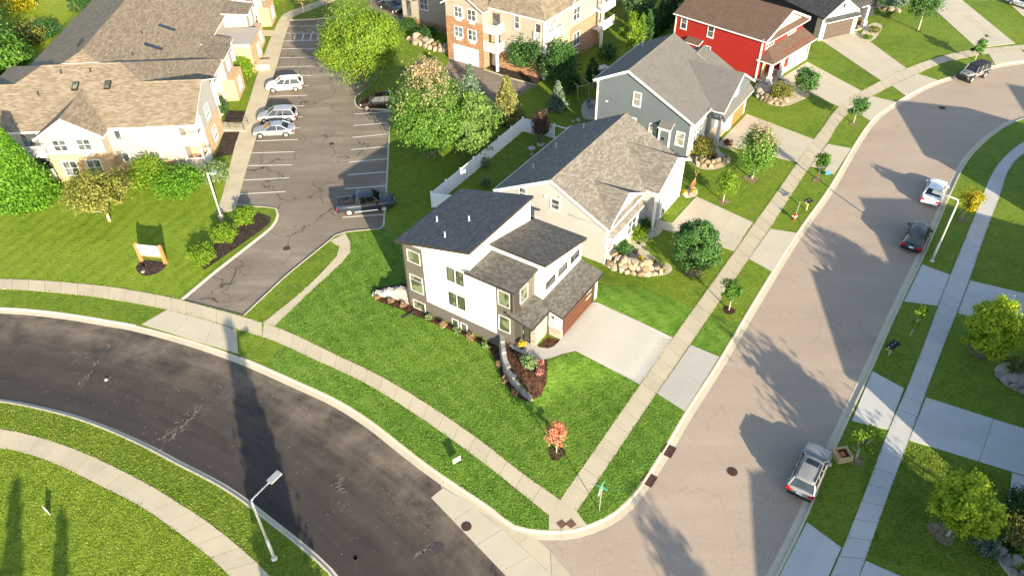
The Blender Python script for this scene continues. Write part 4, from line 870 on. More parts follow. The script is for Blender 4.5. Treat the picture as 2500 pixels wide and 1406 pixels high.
m = MB(); m.box(-.08, .1, -.05, 1.0, 0, ze - .2); m.build('stone_wainscot', M['stone_veneer'], H); window(H, 'v-', 0, 3.2, 3.5, 4.2, 4.7, 'black_frame', fw=.05, sill=False)
for u, v in ((9.0, .6), (9.0, 3.2)): m = MB(); m.box(u, u + .35, v, v + .35, 0, 3.1); m.box(u - .12, u + .47, v - .12, v + .47, 0, 1.0); m.build('porch_post', M['white'], H)
m = MB(); m.box(7.0, 10, .3, 3.6, 0, .16); m.build('porch_floor', M['conc'], H)
m = MB(); m.tube([(7.2, 1, 2.9), (9.2, .8, 3.2)], .06, 6); m.build('porch_beam', M['white'], H)

# ------------------------------------------------------------------ cream apartments on the left
H = house('apartment_building', 'long cream two-storey apartment building with tan shingle roof along the parking lot', FA, 'apartments')
s = .42; ze = 5.45
def hip(u0, u1, v0, v1, ze, s, endr=True, endl=True):
    """hip roof, ridge along v"""
    hw = (u1 - u0) / 2; uc = u0 + hw; zr = ze + s * hw; a = v0 + (hw if endr else 0); b = v1 - (hw if endl else 0)
    P = [[(u0, v0, ze), (uc, a, zr), (uc, b, zr), (u0, v1, ze)], [(u1, v1, ze), (uc, b, zr), (uc, a, zr), (u1, v0, ze)]]
    if endr: P.append([(u1, v0, ze), (uc, a, zr), (u0, v0, ze)])
    if endl: P.append([(u0, v1, ze), (uc, b, zr), (u1, v1, ze)])
    return P, (uc, a, zr), (uc, b, zr)
P1, a1, b1 = hip(-.35, 16.3, .1, 25.3, ze, s); r = roofslab(H, P1, 'sh_tan', 'white', .2); ridge(r, a1, b1, 'sh_tan')
P2, a2, b2 = hip(-.3, 11.6, 17, 44, ze, s, False, True); r_ = roofslab(H, [P2[0], P2[1]], 'sh_tan', 'white', .19, 'roof'); ridge(r_, a2, b2, 'sh_tan')
P3 = [[(8.3, 11.1, 8.95), (16.2, 2.9, ze), (70, 2.9, ze), (70, 13, 9.75), (9.9, 13, 9.75)], [(70, 23.1, ze), (16.2, 23.1, ze), (8.3, 14.9, 8.95), (9.9, 13, 9.75), (70, 13, 9.75)], [(8.3, 14.9, 8.95), (8.3, 11.1, 8.95), (9.9, 13, 9.75)]]
r3_ = roofslab(H, P3, 'sh_tan', 'white', .18, 'roof'); ridge(r3_, (9.9, 13, 9.75), (70, 13, 9.75), 'sh_tan')
zf = lambda u: ze + s * (u + .35)
for v in (12.7, 9.3):
    m = MB(); u = 5.0; m.extr([(u - .5, v - .33, zf(u - .5) + .02), (u + .5, v - .33, zf(u + .5) + .02), (u + .5, v + .33, zf(u + .5) + .02), (u - .5, v + .33, zf(u - .5) + .02)], (0, 0, .14)); k_ = m.build('skylight', M['black_frame'], r); m = MB(); m.extr([(u - .4, v - .23, zf(u - .4) + .15), (u + .4, v - .23, zf(u + .4) + .15), (u + .4, v + .23, zf(u + .4) + .15), (u - .4, v + .23, zf(u - .4) + .15)], (0, 0, .03)); m.build('pane', M['glass_green'], k_)
zl = lambda v: ze + s * (v - 2.9)
for u in (15.7, 21.5):
    v = 7.6; m = MB(); m.extr([(u - .3, v - .9, zl(v - .9) + .02), (u + .3, v - .9, zl(v - .9) + .02), (u + .3, v + .9, zl(v + .9) + .02), (u - .3, v + .9, zl(v + .9) + .02)], (0, 0, .1)); m.build('ridge_vent_panel', M['car_glass'], r3_)
for u, v in ((12.3, 8.8), (18, 9.4), (13.4, 4.8)): vent(r3_, u, v, zl(v), .35, .07, 'black_plastic')
for u, v in ((4.2, 16.4), (7.0, 11.5), (6.9, 14.6)): vent(r, u, v, zf(u), .35, .07, 'white' if u > 7 else 'black_plastic')
for u in (12.6, 13.3, 14.0): vent(r3_, u, 14.6, 9.75 - s * 1.6, .3, .12, 'black_plastic')
# walls
m = MB(); m.box(0, 15.8, 1.6, 24.8, 0, ze - .05); m.box(0, 11, 24.8, 43, 0, ze - .05); m.build('wall', M['cream_siding'], H)
m = MB(); m.box(11, 69, 3.4, 22.6, 0, ze - .05); m.build('long_wing_wall', M['cream_siding'], H)
m = MB(); fb(m, 'u-', 0, 3.1, 8.6, 0, 1.35, -.02, .06); fb(m, 'u-', 0, 15, 24, 0, .3, -.02, .06); m.build('brick_base', M['brick_tan'], H)
# front gable block
m = MB(); extu(m, [(8.85, 3.4), (14.75, 3.4), (14.75, 5.55), (11.85, 7.3), (8.85, 5.55)], -1.5, 4.5); m.build('gable_wall', M['cream_siding'], H)
m = MB(); m.box(-1.5, .5, 8.85, 14.75, 0, 3.4); m.build('brick_block', M['brick_tan'], H)
m = MB(); fb(m, 'u-', -1.5, 8.8, 14.8, 3.36, 3.5, -.02, .05); m.build('belt_course', M['white'], H)
g_ = roofslab(H, [[(-1.95, 8.3, 5.35), (-1.95, 11.85, 7.55), (4.6, 11.85, 7.55), (4.6, 8.3, 5.35)], [(-1.95, 11.85, 7.55), (-1.95, 15.4, 5.35), (4.6, 15.4, 5.35), (4.6, 11.85, 7.55)]], 'sh_tan', 'white', .17, 'gable_roof'); ridge(g_, (-1.95, 11.85, 7.55), (4.6, 11.85, 7.55), 'sh_tan')
m = MB()
for sg in (-1, 1):
    a, b = np.array([-1.97, 11.85, 7.56]), np.array([-1.97, 11.85 + sg * 3.55, 5.36]); m.extr([a, b, b - [0, 0, .25], a - [0, 0, .25]], (.03, 0, 0))
m.build('rake_board', M['white'], g_)
for v in (12.55, 10.1): window(H, 'u-', -1.5, v, v + 1.3, 3.75, 4.95, mull=(.5,), rail=(.5,))
for v in (12.4, 9.9): window(H, 'u-', -1.5, v, v + 1.35, .8, 2.45, mull=(.5,), rail=(.5,))
m = MB(); fb(m, 'u-', -1.5, 10.3, 11.3, 3.0, 3.3, 0, .1); m.build('wall_unit', M['white'], H)
window(H, 'u-', 0, 3.95, 5.3, 3.5, 5.05, mull=(.5,), rail=(.5,), pane='glass_blind'); window(H, 'u-', 0, 3.95, 5.3, .9, 2.3, mull=(.5,), rail=(.5,), pane='glass_blind')
m = MB(); fb(m, 'u-', 0, 4.2, 5.05, 3.0, 3.3, 0, .1); fb(m, 'u-', 0, 4.2, 5.05, .4, .7, 0, .1); m.build('wall_unit', M['white'], H)
window(H, 'u-', 0, 7.45, 8.05, 3.95, 5.0, rail=()); window(H, 'u-', 0, 7.45, 8.05, 1.3, 2.35, rail=())
gutter(r, [(-.38, .1, ze - .1), (-.38, 8.3, ze - .1)]); 
# corner balconies at the right front
m = MB()
for z in (0.0, 2.75): m.box(-.02, 2.1, -.45, 1.7, z + .05, z + .25)
m.box(.0, 2.2, -.42, 1.7, 5.0, 5.3); m.build('balcony_floor', M['white'], H)
m = MB()
for u, v in ((.1, -.35), (2.05, -.35), (.1, 1.5)): m.box(u - .12, u + .12, v - .12, v + .12, 0, 5.2)
m.build('balcony_post', M['white'], H)
for z in (.25, 3.0): railing(H, (.05, -.35), (.05, 1.5), z); m = MB(); m.box(.2, 2.0, -.42, -.36, z + .05, z + 1.0); m.build('balcony_screen', M['white'], H)
# right gable bay, brick below
gz = lambda u: 7.85 - .42 * abs(u - 5.3)
m = MB(); m.extr([(2.2, -.3, 3.0), (8.35, -.3, 3.0), (8.35, -.3, gz(8.35) - .2), (5.3, -.3, 7.65), (2.2, -.3, gz(2.2) - .2)], (0, 2.2, 0)); m.build('gable_wall', M['beige_siding'], H)
m = MB(); m.box(2.15, 8.4, -.4, 1.8, 0, 3.0); m.build('brick_block', M['brick_tan'], H)
g_ = roofslab(H, [[(-.35, -.6, ze), (5.3, -.6, 7.85), (5.3, 6.5, 7.85), (-.35, 6.5, ze)], [(5.3, -.6, 7.85), (10.95, -.6, ze), (10.95, 6.5, ze), (5.3, 6.5, 7.85)]], 'sh_tan', 'white', .16, 'gable_roof'); ridge(g_, (5.3, -.6, 7.85), (5.3, 6.5, 7.85), 'sh_tan')
window(H, 'v-', -.3, 4.4, 5.5, 3.6, 5.0, mull=(.5,), rail=(.5,)); window(H, 'v-', -.4, 4.6, 5.7, .8, 2.2, mull=(.5,), rail=(.5,))
# side bays of the long wing: balcony towers and brick bays
for u0, kind in ((9.0, 'balc'), (12.2, 'tower'), (16.0, 'brick'), (20.2, 'tower'), (24.0, 'entry'), (30.5, 'brick'), (36, 'tower'), (40, 'brick'), (46, 'tower'), (51, 'brick'), (57, 'tower')):
    if kind == 'brick':
        m = MB(); m.box(u0, u0 + 3.9, -.6, 3.5, 0, 2.8); m.build('brick_block', M['brick_tan'], H); m = MB(); m.box(u0, u0 + 3.9, .2, 3.5, 2.8, ze - .1); m.build('bay_wall', M['cream_siding'], H)
        window(H, 'v-', -.6, u0 + 1.5, u0 + 2.5, .8, 2.2, mull=(.5,), rail=(.5,)); window(H, 'v-', .2, u0 + 1.4, u0 + 2.5, 3.5, 4.9, mull=(.5,), rail=(.5,))
        roofslab(H, [[(u0 - .3, -.1, ze + .05), (u0 + 4.2, -.1, ze + .05), (u0 + 4.2, 3.4, ze + .3), (u0 - .3, 3.4, ze + .3)]], 'sh_tan', 'white', .15, 'bay_roof')
    elif kind == 'entry':
        m = MB(); m.box(u0, u0 + 5.5, -1.2, 3.5, 0, 3.6); m.build('brick_block', M['brick_tan'], H); m = MB(); m.box(u0 - .1, u0 + 5.6, -1.3, 3.5, 3.6, 4.0); m.build('entry_roof', M['cream_siding'], H)
        window(H, 'v-', -1.2, u0 + 3.4, u0 + 4.4, .9, 2.4, mull=(.5,), rail=(.5,)); m = MB(); m.box(u0 + .6, u0 + 2.4, -3.0, -1.2, 0, .8); m.build('stoop', M['conc'], H)
    else:
        m = MB()
        for z in (0.05, 2.75): m.box(u0, u0 + 2.6, .6, 3.5, z, z + .2)
        m.build('balcony_floor', M['white'], H); roofslab(H, [[(u0 - .2, .4, ze - .25), (u0 + 2.8, .4, ze - .25), (u0 + 2.8, 3.6, ze + .35), (u0 - .2, 3.6, ze + .35)]], 'sh_tan', 'white', .2, 'balcony_roof')
        m = MB()
        for du in (.1, 2.5): m.box(u0 + du - .13, u0 + du + .13, .6, .86, 0, ze - .2)
        m.build('balcony_post', M['white'], H)
        for z in (.25, 2.95): railing(H, (u0 + .1, .72), (u0 + 2.5, .72), z); railing(H, (u0 + .1, .72), (u0 + .1, 3.3), z)
        m = MB(); fb(m, 'v-', 3.4, u0 + .6, u0 + 2.1, 3.0, 5.0, -.02, .04); fb(m, 'v-', 3.4, u0 + .6, u0 + 2.1, .3, 2.3, -.02, .04); m.build('glass_door', M['glass'], H)
# left balconies on the front
m = MB()
for z in (.0, 2.75): m.box(-1.6, 0, 15.0, 20.5, z + .3, z + .55)
m.build('balcony_floor', M['white'], H)
for z in (.55, 3.3): railing(H, (-1.5, 15.0), (-1.5, 17.6), z); railing(H, (-1.5, 17.6), (-1.5, 20.4), z); railing(H, (-1.5, 20.4), (0, 20.4), z)
m = MB(); m.box(-1.6, -1.4, 20.3, 20.5, 0, 3.3); m.box(-1.6, -1.4, 17.5, 17.7, 0, 3.3); m.build('balcony_post', M['white'], H)
m = MB(); fb(m, 'u-', 0, 16, 17.6, 3.1, 5.1, -.02, .04); fb(m, 'u-', 0, 16, 17.6, .4, 2.4, -.02, .04); m.build('glass_door', M['glass'], H)
# entry steps with rails
st = thing('entry_steps', 'concrete steps with thin black handrails down to the parking lot sidewalk', 'steps', (*G(555, 310), 0), 0)
for i in range(4):
    m = MB(); m.box(-1.1 + i * .9, -.2 + i * .9, -1.2, .6, 0, .34 - .08 * i); m.build('step', M['conc'], st)
for y in (-1.1, .5):
    m = MB(); m.tube([(-1, y, 1.2), (2.4, y, .95)], .025, 6); m.tube([(-1, y, .75), (2.4, y, .5)], .02, 6)
    for x in (-1, .7, 2.4): m.tube([(x, y, 0), (x, y, 1.2 - .073 * (x + 1))], .022, 6)
    m.build('handrail', M['black_frame'], st)
# ------------------------------------------------------------------ brick and tan apartments at the top centre
H = house('brick_apartments', 'three-storey tan and brick apartments with white balconies behind the maple trees', FAB, 'apartments')
m = MB(); m.box(0, 16, -.05, 6.0, 3.0, 7.95); m.box(1.5, 16, -8.45, -.05, 2.4, 7.95); m.build('wall', M['tan_siding'], H)
m = MB(); m.box(-.03, 16, -.06, 6.03, 0, 6.0); m.box(1.47, 16, -8.48, -.06, 0, 2.4); m.box(8, 15.3, -8.55, -3, 0, 4.5); m.build('brick_wall', M['brick_orange'], H)
m = MB(); m.box(6.3, 22, 6, 19.5, 0, 7.9); m.build('rear_wing_wall', M['tan_siding'], H); m = MB(); m.box(6.27, 22, 6.02, 19.53, 0, 1.2); m.build('brick_base', M['brick_orange'], H)
P, a_, b_ = hip(1.05, 22, -8.9, 6.2, 7.9, .62); P = [[(1.1, -8.9, 7.9), (1.1, .1, 7.9), (7, .1, 11.4), (7, -3, 11.4)], [(1.1, -8.9, 7.9), (7, -3, 11.4), (20, -3, 11.4), (20, -8.9, 7.9)]]
r = roofslab(H, P, 'sh_tan', 'white', .2); roofslab(H, [[(-.45, -.5, 7.7), (-.45, 3.0, 9.6), (8, 3.0, 9.6), (8, -.5, 7.7)], [(-.45, 3.0, 9.6), (-.45, 6.5, 7.7), (8, 6.5, 7.7), (8, 3.0, 9.6)]], 'sh_tan', 'white', .18, 'gable_roof')
m = MB(); extu(m, [(0.0, 7.9), (6.0, 7.9), (3.0, 9.4)], 0, 6); m.build('gable_wall', M['tan_siding'], H)
roofslab(H, [[(5.9, 5.6, 7.9), (5.9, 20, 7.9), (14, 20, 12), (14, 5.6, 12)]], 'sh_tan', 'white', .2, 'roof')
for v, z in ((3.25, 6.2), (1.05, 6.2), (3.35, 3.55), (1.1, 3.55)):
    window(H, 'u-', -.03, v, v + 1.25, z, z + 1.3, mull=(.5,), rail=(.5,))
    m = MB(); fb(m, 'u-', -.03, v + .2, v + 1.05, z - .5, z - .18, 0, .1); m.build('wall_unit', M['white'], H)
garage(H, 'u-', -.03, .95, 4.85, 2.25, 'white', rows=4, cols=1)
window(H, 'u-', 1.5, -4.7, -4.05, 5.95, 7.5, rail=(.5,)); window(H, 'u-', 1.5, -4.7, -4.05, 3.0, 4.4, rail=(.5,))
m = MB()
for z in (5.0, 2.55): m.box(-.1, 1.6, -2.3, -.1, z, z + .2)
m.build('balcony_floor', M['white'], H); m = MB(); m.box(.0, .28, -2.25, -1.97, 0, 5.0); m.build('balcony_post', M['white'], H)
for z in (5.2, 2.75): railing(H, (0, -.15), (0, -2.2), z); railing(H, (0, -2.2), (1.5, -2.2), z)
m = MB(); fb(m, 'u-', 1.5, -1.7, -.6, 5.2, 7.2, -.02, .04); fb(m, 'u-', 1.5, -1.7, -.9, 2.75, 4.7, -.02, .04); fb(m, 'u-', 1.5, -1.2, -.3, 0, 2.1, -.02, .04); m.build('glass_door', M['glass'], H)
window(H, 'u-', 1.5, -8.0, -7.2, 5.2, 7.2, sill=False); railing(H, (1.35, -8.1), (1.35, -7.1), 5.2, .9)
m = MB(); m.box(1.7, 5.3, -9.0, -8.4, 5.0, 5.2); m.build('balcony_floor', M['white'], H); railing(H, (1.8, -8.95), (5.2, -8.95), 5.2); m = MB(); m.box(1.4, 1.75, -8.75, -8.4, 0, 7.8); m.build('balcony_post', M['white'], H)
for u in (2.2, 3.7): m = MB(); fb(m, 'v-', -8.45, u, u + 1.1, 5.2, 7.2, -.02, .04); m.build('glass_door', M['glass_blind'], H)
window(H, 'v-', -8.48, 8.6, 10.2, 5.4, 7.0, mull=(.5,), rail=(.5,)); window(H, 'v-', -8.55, 8.7, 10.3, 1.9, 3.6, mull=(.5,), rail=(.5,))
m = MB(); extv(m, [(7.2, 7.7), (13.0, 7.7), (10.1, 9.9)], -8.6, -5); m.build('gable_wall', M['tan_siding'], H); roofslab(H, [[(6.8, -9.0, 7.6), (10.1, -9.0, 10.1), (10.1, -4, 10.1), (6.8, -4, 7.6)], [(10.1, -9.0, 10.1), (13.4, -9.0, 7.6), (13.4, -4, 7.6), (10.1, -4, 10.1)]], 'sh_tan', 'white', .17, 'gable_roof')
for z in (5.0, 2.5): m = MB(); m.box(14, 17.5, -10, -8.4, z, z + .2); m.build('balcony_floor', M['white'], H); railing(H, (14.1, -9.9), (17.4, -9.9), z + .2)
m = MB(); m.box(14, 14.3, -10, -9.7, 0, 7.5); m.build('balcony_post', M['white'], H)
for v, z in ((14.8, 5.9), (14.5, 2.9), (9.0, 5.9)): window(H, 'u-', 6.3, v, v + 1.4, z, z + 1.5, mull=(.5,), rail=(.5,))
m = MB(); fb(m, 'u-', 6.3, 17.8, 18.6, 1.3, 3.6, -.02, .05); fb(m, 'u-', 6.3, 17.8, 18.6, 4.6, 6.6, -.02, .05); m.build('glass_door', M['glass'], H)
H = house('brick_apartment_wing', 'plain brick wing of the apartments at the top edge', Fr(G(1478, 26), 35.0), 'apartments')
m = MB(); m.box(0, 14, 0, 9, 0, 7.5); m.build('wall', M['brick_orange'], H); roofslab(H, [[(-.4, -.4, 7.5), (14.4, -.4, 7.5), (14.4, 4.5, 10), (-.4, 4.5, 10)], [(-.4, 4.5, 10), (14.4, 4.5, 10), (14.4, 9.4, 7.5), (-.4, 9.4, 7.5)]], 'sh_tan', 'white', .18)
m = MB(); m.extr([(0, 0.05, 7.45), (0, 8.95, 7.45), (0, 4.5, 9.75)], (14, 0, 0)); m.build('gable_wall', M['tan_siding'], H)
for u in (1.2, 4.6, 8.5): window(H, 'v-', 0, u, u + 1.4, 1.2, 2.7, mull=(.5,), rail=(.5,)); window(H, 'v-', 0, u, u + 1.4, 4.3, 5.8, mull=(.5,), rail=(.5,))
# ------------------------------------------------------------------ houses across the street, outside the frame (their gables shade the street)
def offhouse(tip, label, hw=7.1, hgt=8.0, dep=15, az=34.06, zw=5.9):
    c = G(*tip) + np.array([.399, -.917]) * hgt / math.tan(SUN_EL); f = Fr(c, az); h = house('shading_house', label, f)
    m = MB(); extv(m, [(-hw, 0), (hw, 0), (hw, zw), (0, hgt - .15), (-hw, zw)], 0, -dep); m.build('wall', M['tan_siding'], h)
    r = roofslab(h, [[(-hw - .3, .3, zw - .1), (0, .3, hgt), (0, -dep, hgt), (-hw - .3, -dep, zw - .1)], [(0, .3, hgt), (hw + .3, .3, zw - .1), (hw + .3, -dep, zw - .1), (0, -dep, hgt)]], 'sh_grey', 'white'); ridge(r, (0, .3, hgt), (0, -dep, hgt), 'sh_grey')
    m = MB(); fb(m, 'v+', 0, -2.4, 2.4, 0, 2.3, -.02, .05); m.build('garage_door', M['white'], h)
offhouse((2113, 487), 'tan gabled house across the street, level with the parked black car')
offhouse((1995, 667), 'tan gabled house across the street, nearest the silver car')
offhouse((1848, 1165), 'tan gabled house across the street at the lower corner', hgt=7.6, hw=9.6, zw=5.6)
offhouse((2188, 246), 'wide tan gabled house across the bend of the street', hw=7, hgt=8.4, az=42)
offhouse((2470, 208), 'tan gabled house across the upper bend of the street', hw=7, hgt=8.6, az=60)
# ------------------------------------------------------------------ boulder and block walls
def rock(seed, flat_=.75):
    r = np.random.default_rng(seed); m = bpy.data.meshes.new('boulder')
    import bmesh
    b = bmesh.new(); bmesh.ops.create_icosphere(b, subdivisions=2, radius=1.0)
    k = r.normal(size=(11, 3)); k /= np.linalg.norm(k, axis=1)[:, None]; o = r.uniform(.5, .82, 11)
    for v in b.verts:
        p = np.array(v.co); n = p / np.linalg.norm(p)
        for d, q in zip(k, o):
            e = p @ d
            if e > q: p = p - d * (e - q) * .97
        p *= 1 + .05 * math.sin(7 * n[0] + seed) * math.cos(6 * n[1]); v.co = p * [1, .85, flat_]
    b.to_mesh(m); b.free(); m.materials.append(M['boulder']); return m
ROCKS = [rock(i) for i in range(6)]; ROCKSG = [m.copy() for m in ROCKS]
for m_ in ROCKSG: m_.materials[0] = M['boulder_grey']
def boulders(label, pts, size, courses=1, grey=False, lean=.35, base=0.0):
    par = thing('boulder_wall', label, 'rock wall', (*G(*pts[0]), 0)); o0 = np.array(par.location)
    line = smooth(GTP(pts), 1); L = arc(line)[-1]; n = max(2, int(L / (size * 1.3)))
    P = resample(line, n); t = np.gradient(P, axis=0); t /= np.linalg.norm(t, axis=1)[:, None] + 1e-9
    for c in range(courses):
        for i in range(n):
            if c and (i < 1 or (c > 1 and i > n * .75)): continue
            s_ = size * random.uniform(.85, 1.5); q = P[i] + t[i] * size * .8 * (c % 2); nn = np.array([-t[i][1], t[i][0]]) * lean * c * size * 2
            o = link('boulder', random.choice(ROCKSG if grey else ROCKS), par); o.scale = (s_, s_ * random.uniform(.8, 1.1), s_ * .95)
            o.location = Vector((q[0] + nn[0], q[1] + nn[1], T1(*q) + base + s_ * .35 + c * size * .85)) - Vector(o0); o.rotation_euler = (random.uniform(-.3, .3), random.uniform(-.3, .3), random.uniform(0, 6.3))
boulders('stacked tan boulder wall curving round the gravel bed of the beige house', [(1476, 640), (1500, 655), (1535, 668), (1575, 673), (1612, 668)], .42, 3)
boulders('tan boulder wall in front of the blue-grey house', [(1682, 388), (1700, 402), (1725, 409), (1752, 405), (1772, 398)], .42, 2)
boulders('row of tan boulders below the shrub at the red house', [(1838, 226), (1855, 242), (1880, 253), (1908, 257)], .45, 2)
boulders('grey boulders edging the shaded bed at the right edge', [(2436, 918), (2455, 935), (2480, 950), (2520, 968)], .4, 2, True)
boulders('grey boulders in the lower right corner bed', [(2438, 1345), (2455, 1365), (2470, 1390), (2500, 1425)], .4, 2, True)
boulders('pale boulders of the rock garden beside the beige garage', [(1672, 478), (1685, 476), (1698, 470)], .3, 1)
boulders('big pale limestone blocks under the clipped shrubs at the brick apartments', [(1000, 98), (1025, 112), (1055, 122), (1090, 130)], .62, 2)
boulders('line of small pale rocks in the back yard of the blue-grey house', [(1326, 282), (1340, 262), (1372, 232), (1400, 205)], .28, 1)
boulders('few pale rocks behind the ridge of the beige house', [(1398, 300), (1412, 297), (1428, 296)], .32, 1)
boulders('pale rocks along the bed at the white gabled house', [(2130, 20), (2160, 25), (2190, 30)], .5, 1)
# curved block wall at the entry
def blockwall(label, name, line, hfun, inward, mat, bl=.42, bh=.18, bw=.28, setback=.03, zb=0.0, capd=.03):
    par = thing(name, label, 'retaining wall', (*line[0], 0)); o0 = Vector((*line[0], 0)); L = arc(line)[-1]; n = int(L / bl); base = MB(); base.box(-bl / 2 + .008, bl / 2 - .008, -bw / 2, bw / 2, 0, bh - .008)
    base.v = [(x * (1 - .02 * (z > 0)), y, z) for x, y, z in base.v]; proto = mesh_of('block', base.v, base.f, M[mat])
    for c in range(12):
        sh = bl / 2 * (c % 2); s_ = np.arange(bl / 2 + sh, L, bl)
        for s in s_:
            if hfun(s / L) < (c + .7) * bh: continue
            p = np.array([np.interp(s, arc(line), line[:, k]) for k in (0, 1)]); q = np.array([np.interp(min(L, s + .05), arc(line), line[:, k]) for k in (0, 1)]); r0 = np.array([np.interp(max(0, s - .05), arc(line), line[:, k]) for k in (0, 1)]); t = q - r0; t /= np.linalg.norm(t) + 1e-9
            nn = np.array([-t[1], t[0]]) * inward; p = p + nn * (c * setback)
            o = link('block', proto, par); o.location = Vector((p[0], p[1], zb + c * bh)) - o0; o.rotation_euler = (0, 0, math.atan2(t[1], t[0]) + random.uniform(-.03, .03)); o.scale = (1, 1 + random.uniform(-.05, .08), 1)
    return par
inw = 1 if pip(off(WLs, .2)[6:7], raise_poly)[0] else -1
blockwall('curved grey block retaining wall stepping down from the front door', 'retaining_wall', WLs, lambda x: 1.3 * (1 - x) ** .6 + .2, inw, 'stone_grey', bw=.36, setback=.015)
wedge = smooth(GP([(1005, 742), (985, 733), (965, 727), (942, 722.5), (914, 720)]), 1)
blockwall('pale stacked stone wall stepping down from the back corner of the white house', 'retaining_wall', wedge, lambda x: 1.45 * (1 - x) + .2, -1, 'stone_pale', .55, .2, .4, .05)
blockwall('second pale stone row behind the stepped wall at the white house', 'retaining_wall', wedge + np.array([.1, .42]), lambda x: 1.2 * (1 - x) + .1, -1, 'stone_pale', .55, .2, .4, .02)

# ------------------------------------------------------------------ foliage
FO = {
 'maple': foliage('maple_leaves', (0.039, 0.111, 0.016), (0.078, 0.195, 0.023), (0.156, 0.299, 0.039)),
 'maple_tip': foliage('turning_maple_leaves', (0.046, 0.130, 0.016), (0.098, 0.234, 0.026), (0.195, 0.338, 0.058), (.46, .34, .22), .80),
 'locust': foliage('locust_leaves', (0.078, 0.169, 0.016), (0.182, 0.312, 0.026), (0.312, 0.416, 0.046), transl=.45),
 'lime': foliage('lime_leaves', (.085, .185, .013), (.17, .30, .022), (.28, .40, .04), transl=.45),
 'dark': foliage('dark_leaves', (0.021, 0.072, 0.018), (0.042, 0.111, 0.026), (0.078, 0.169, 0.042)),
 'pear': foliage('pear_leaves', (0.029, 0.098, 0.021), (0.058, 0.156, 0.034), (0.130, 0.247, 0.065)),
 'olive': foliage('olive_leaves', (0.091, 0.111, 0.019), (0.195, 0.208, 0.039), (0.312, 0.312, 0.078)),
 'yellow': foliage('yellow_leaves', (.22, .36, .016), (.36, .48, .026), (.52, .57, .05), (.40, .22, .06), 1.12, .45),
 'gold': foliage('golden_leaves', (.20, .20, .01), (.42, .36, .012), (.55, .46, .02), transl=.45),
 'red': foliage('coral_leaves', (.42, .13, .07), (.55, .22, .13), (.64, .34, .22), transl=.4),
 'wine': foliage('burgundy_leaves', (0.039, 0.029, 0.023), (0.085, 0.052, 0.039), (0.182, 0.111, 0.065)),
 'spruce': foliage('spruce_needles', (0.036, 0.091, 0.029), (0.072, 0.150, 0.046), (0.130, 0.215, 0.072), transl=.15),
 'pine': foliage('pine_needles', (0.046, 0.111, 0.019), (0.098, 0.189, 0.033), (0.169, 0.260, 0.058), transl=.2),
 'limepine': foliage('bright_conifer_needles', (.055, .16, .012), (.10, .25, .018), (.17, .34, .03), transl=.35),
 'bluespruce': foliage('blue_needles', (0.065, 0.117, 0.078), (0.117, 0.182, 0.117), (0.195, 0.260, 0.169), transl=.15),
 'goldspruce': foliage('golden_needles', (0.091, 0.117, 0.026), (0.195, 0.208, 0.052), (0.325, 0.312, 0.104), transl=.2),
 'tan': foliage('dry_grass_blades', (.22, .15, .08), (.36, .26, .15), (.48, .36, .22)),
 'pale': foliage('variegated_leaves', (.10, .17, .06), (.18, .27, .10), (.32, .40, .20)),
 'pink': foliage('pink_flowers', (.30, .12, .09), (.46, .22, .16), (.55, .33, .24)),
 'yflower': foliage('yellow_flowers', (.45, .33, .01), (.6, .47, .015), (.7, .58, .03)),
 'orange': foliage('orange_flowers', (.35, .10, .01), (.5, .2, .02), (.55, .3, .05)),
 'brown': foliage('russet_shrub', (.09, .045, .02), (.16, .08, .035), (.24, .13, .06)),
}
def leafmesh(name, P, N, size, mat, rg, asp=1.5):
    n = len(P); u = np.cross(N, rg.normal(size=(n, 3))); u /= np.linalg.norm(u, axis=1)[:, None] + 1e-9; w = np.cross(N, u)
    sz = (size * rg.uniform(.7, 1.3, n))[:, None]; u = u * sz * asp * .5; w = w * sz * .5
    v = np.stack([P - u, P - w + u * .1, P + u, P + w + u * .1], 1).reshape(-1, 3)
    me = bpy.data.meshes.new(name); me.vertices.add(4 * n); me.vertices.foreach_set('co', v.astype(np.float32).ravel())
    me.loops.add(4 * n); me.loops.foreach_set('vertex_index', np.arange(4 * n, dtype=np.int32)); me.polygons.add(n)
    me.polygons.foreach_set('loop_start', np.arange(0, 4 * n, 4, dtype=np.int32)); me.update(); me.validate(); me.materials.append(mat)
    return me
def clumps(rg, blobs, ncl, nl, spread=.30, lo=.62):
    """leaf positions gathered in clumps over the surface of several ellipsoids"""
    B = np.array(blobs, float); wgt = B[:, 3] * B[:, 4] + B[:, 3] * B[:, 5]; wgt /= wgt.sum()
    ci = rg.choice(len(B), ncl, p=wgt); d = rg.normal(size=(ncl, 3)); d[:, 2] += .15; d /= np.linalg.norm(d, axis=1)[:, None]
    rad = rg.uniform(lo, 1.06, ncl); k = rg.integers(0, ncl, nl)
    bl = B[ci[k]]; off_ = rg.normal(size=(nl, 3)) * spread; q = d[k] * rad[k][:, None] + off_ * np.array([1, 1, .75])
    P = bl[:, :3] + q * bl[:, 3:6]; N = off_ / (np.linalg.norm(off_, axis=1)[:, None] + 1e-6) * .8 + d[k] * .6 + rg.normal(size=(nl, 3)) * .55 + [0, 0, .35]
    N /= np.linalg.norm(N, axis=1)[:, None]; C = B[ci, :3] + d * rad[:, None] * B[ci, 3:6] * .85
    return P, N, C
SEED = [100]
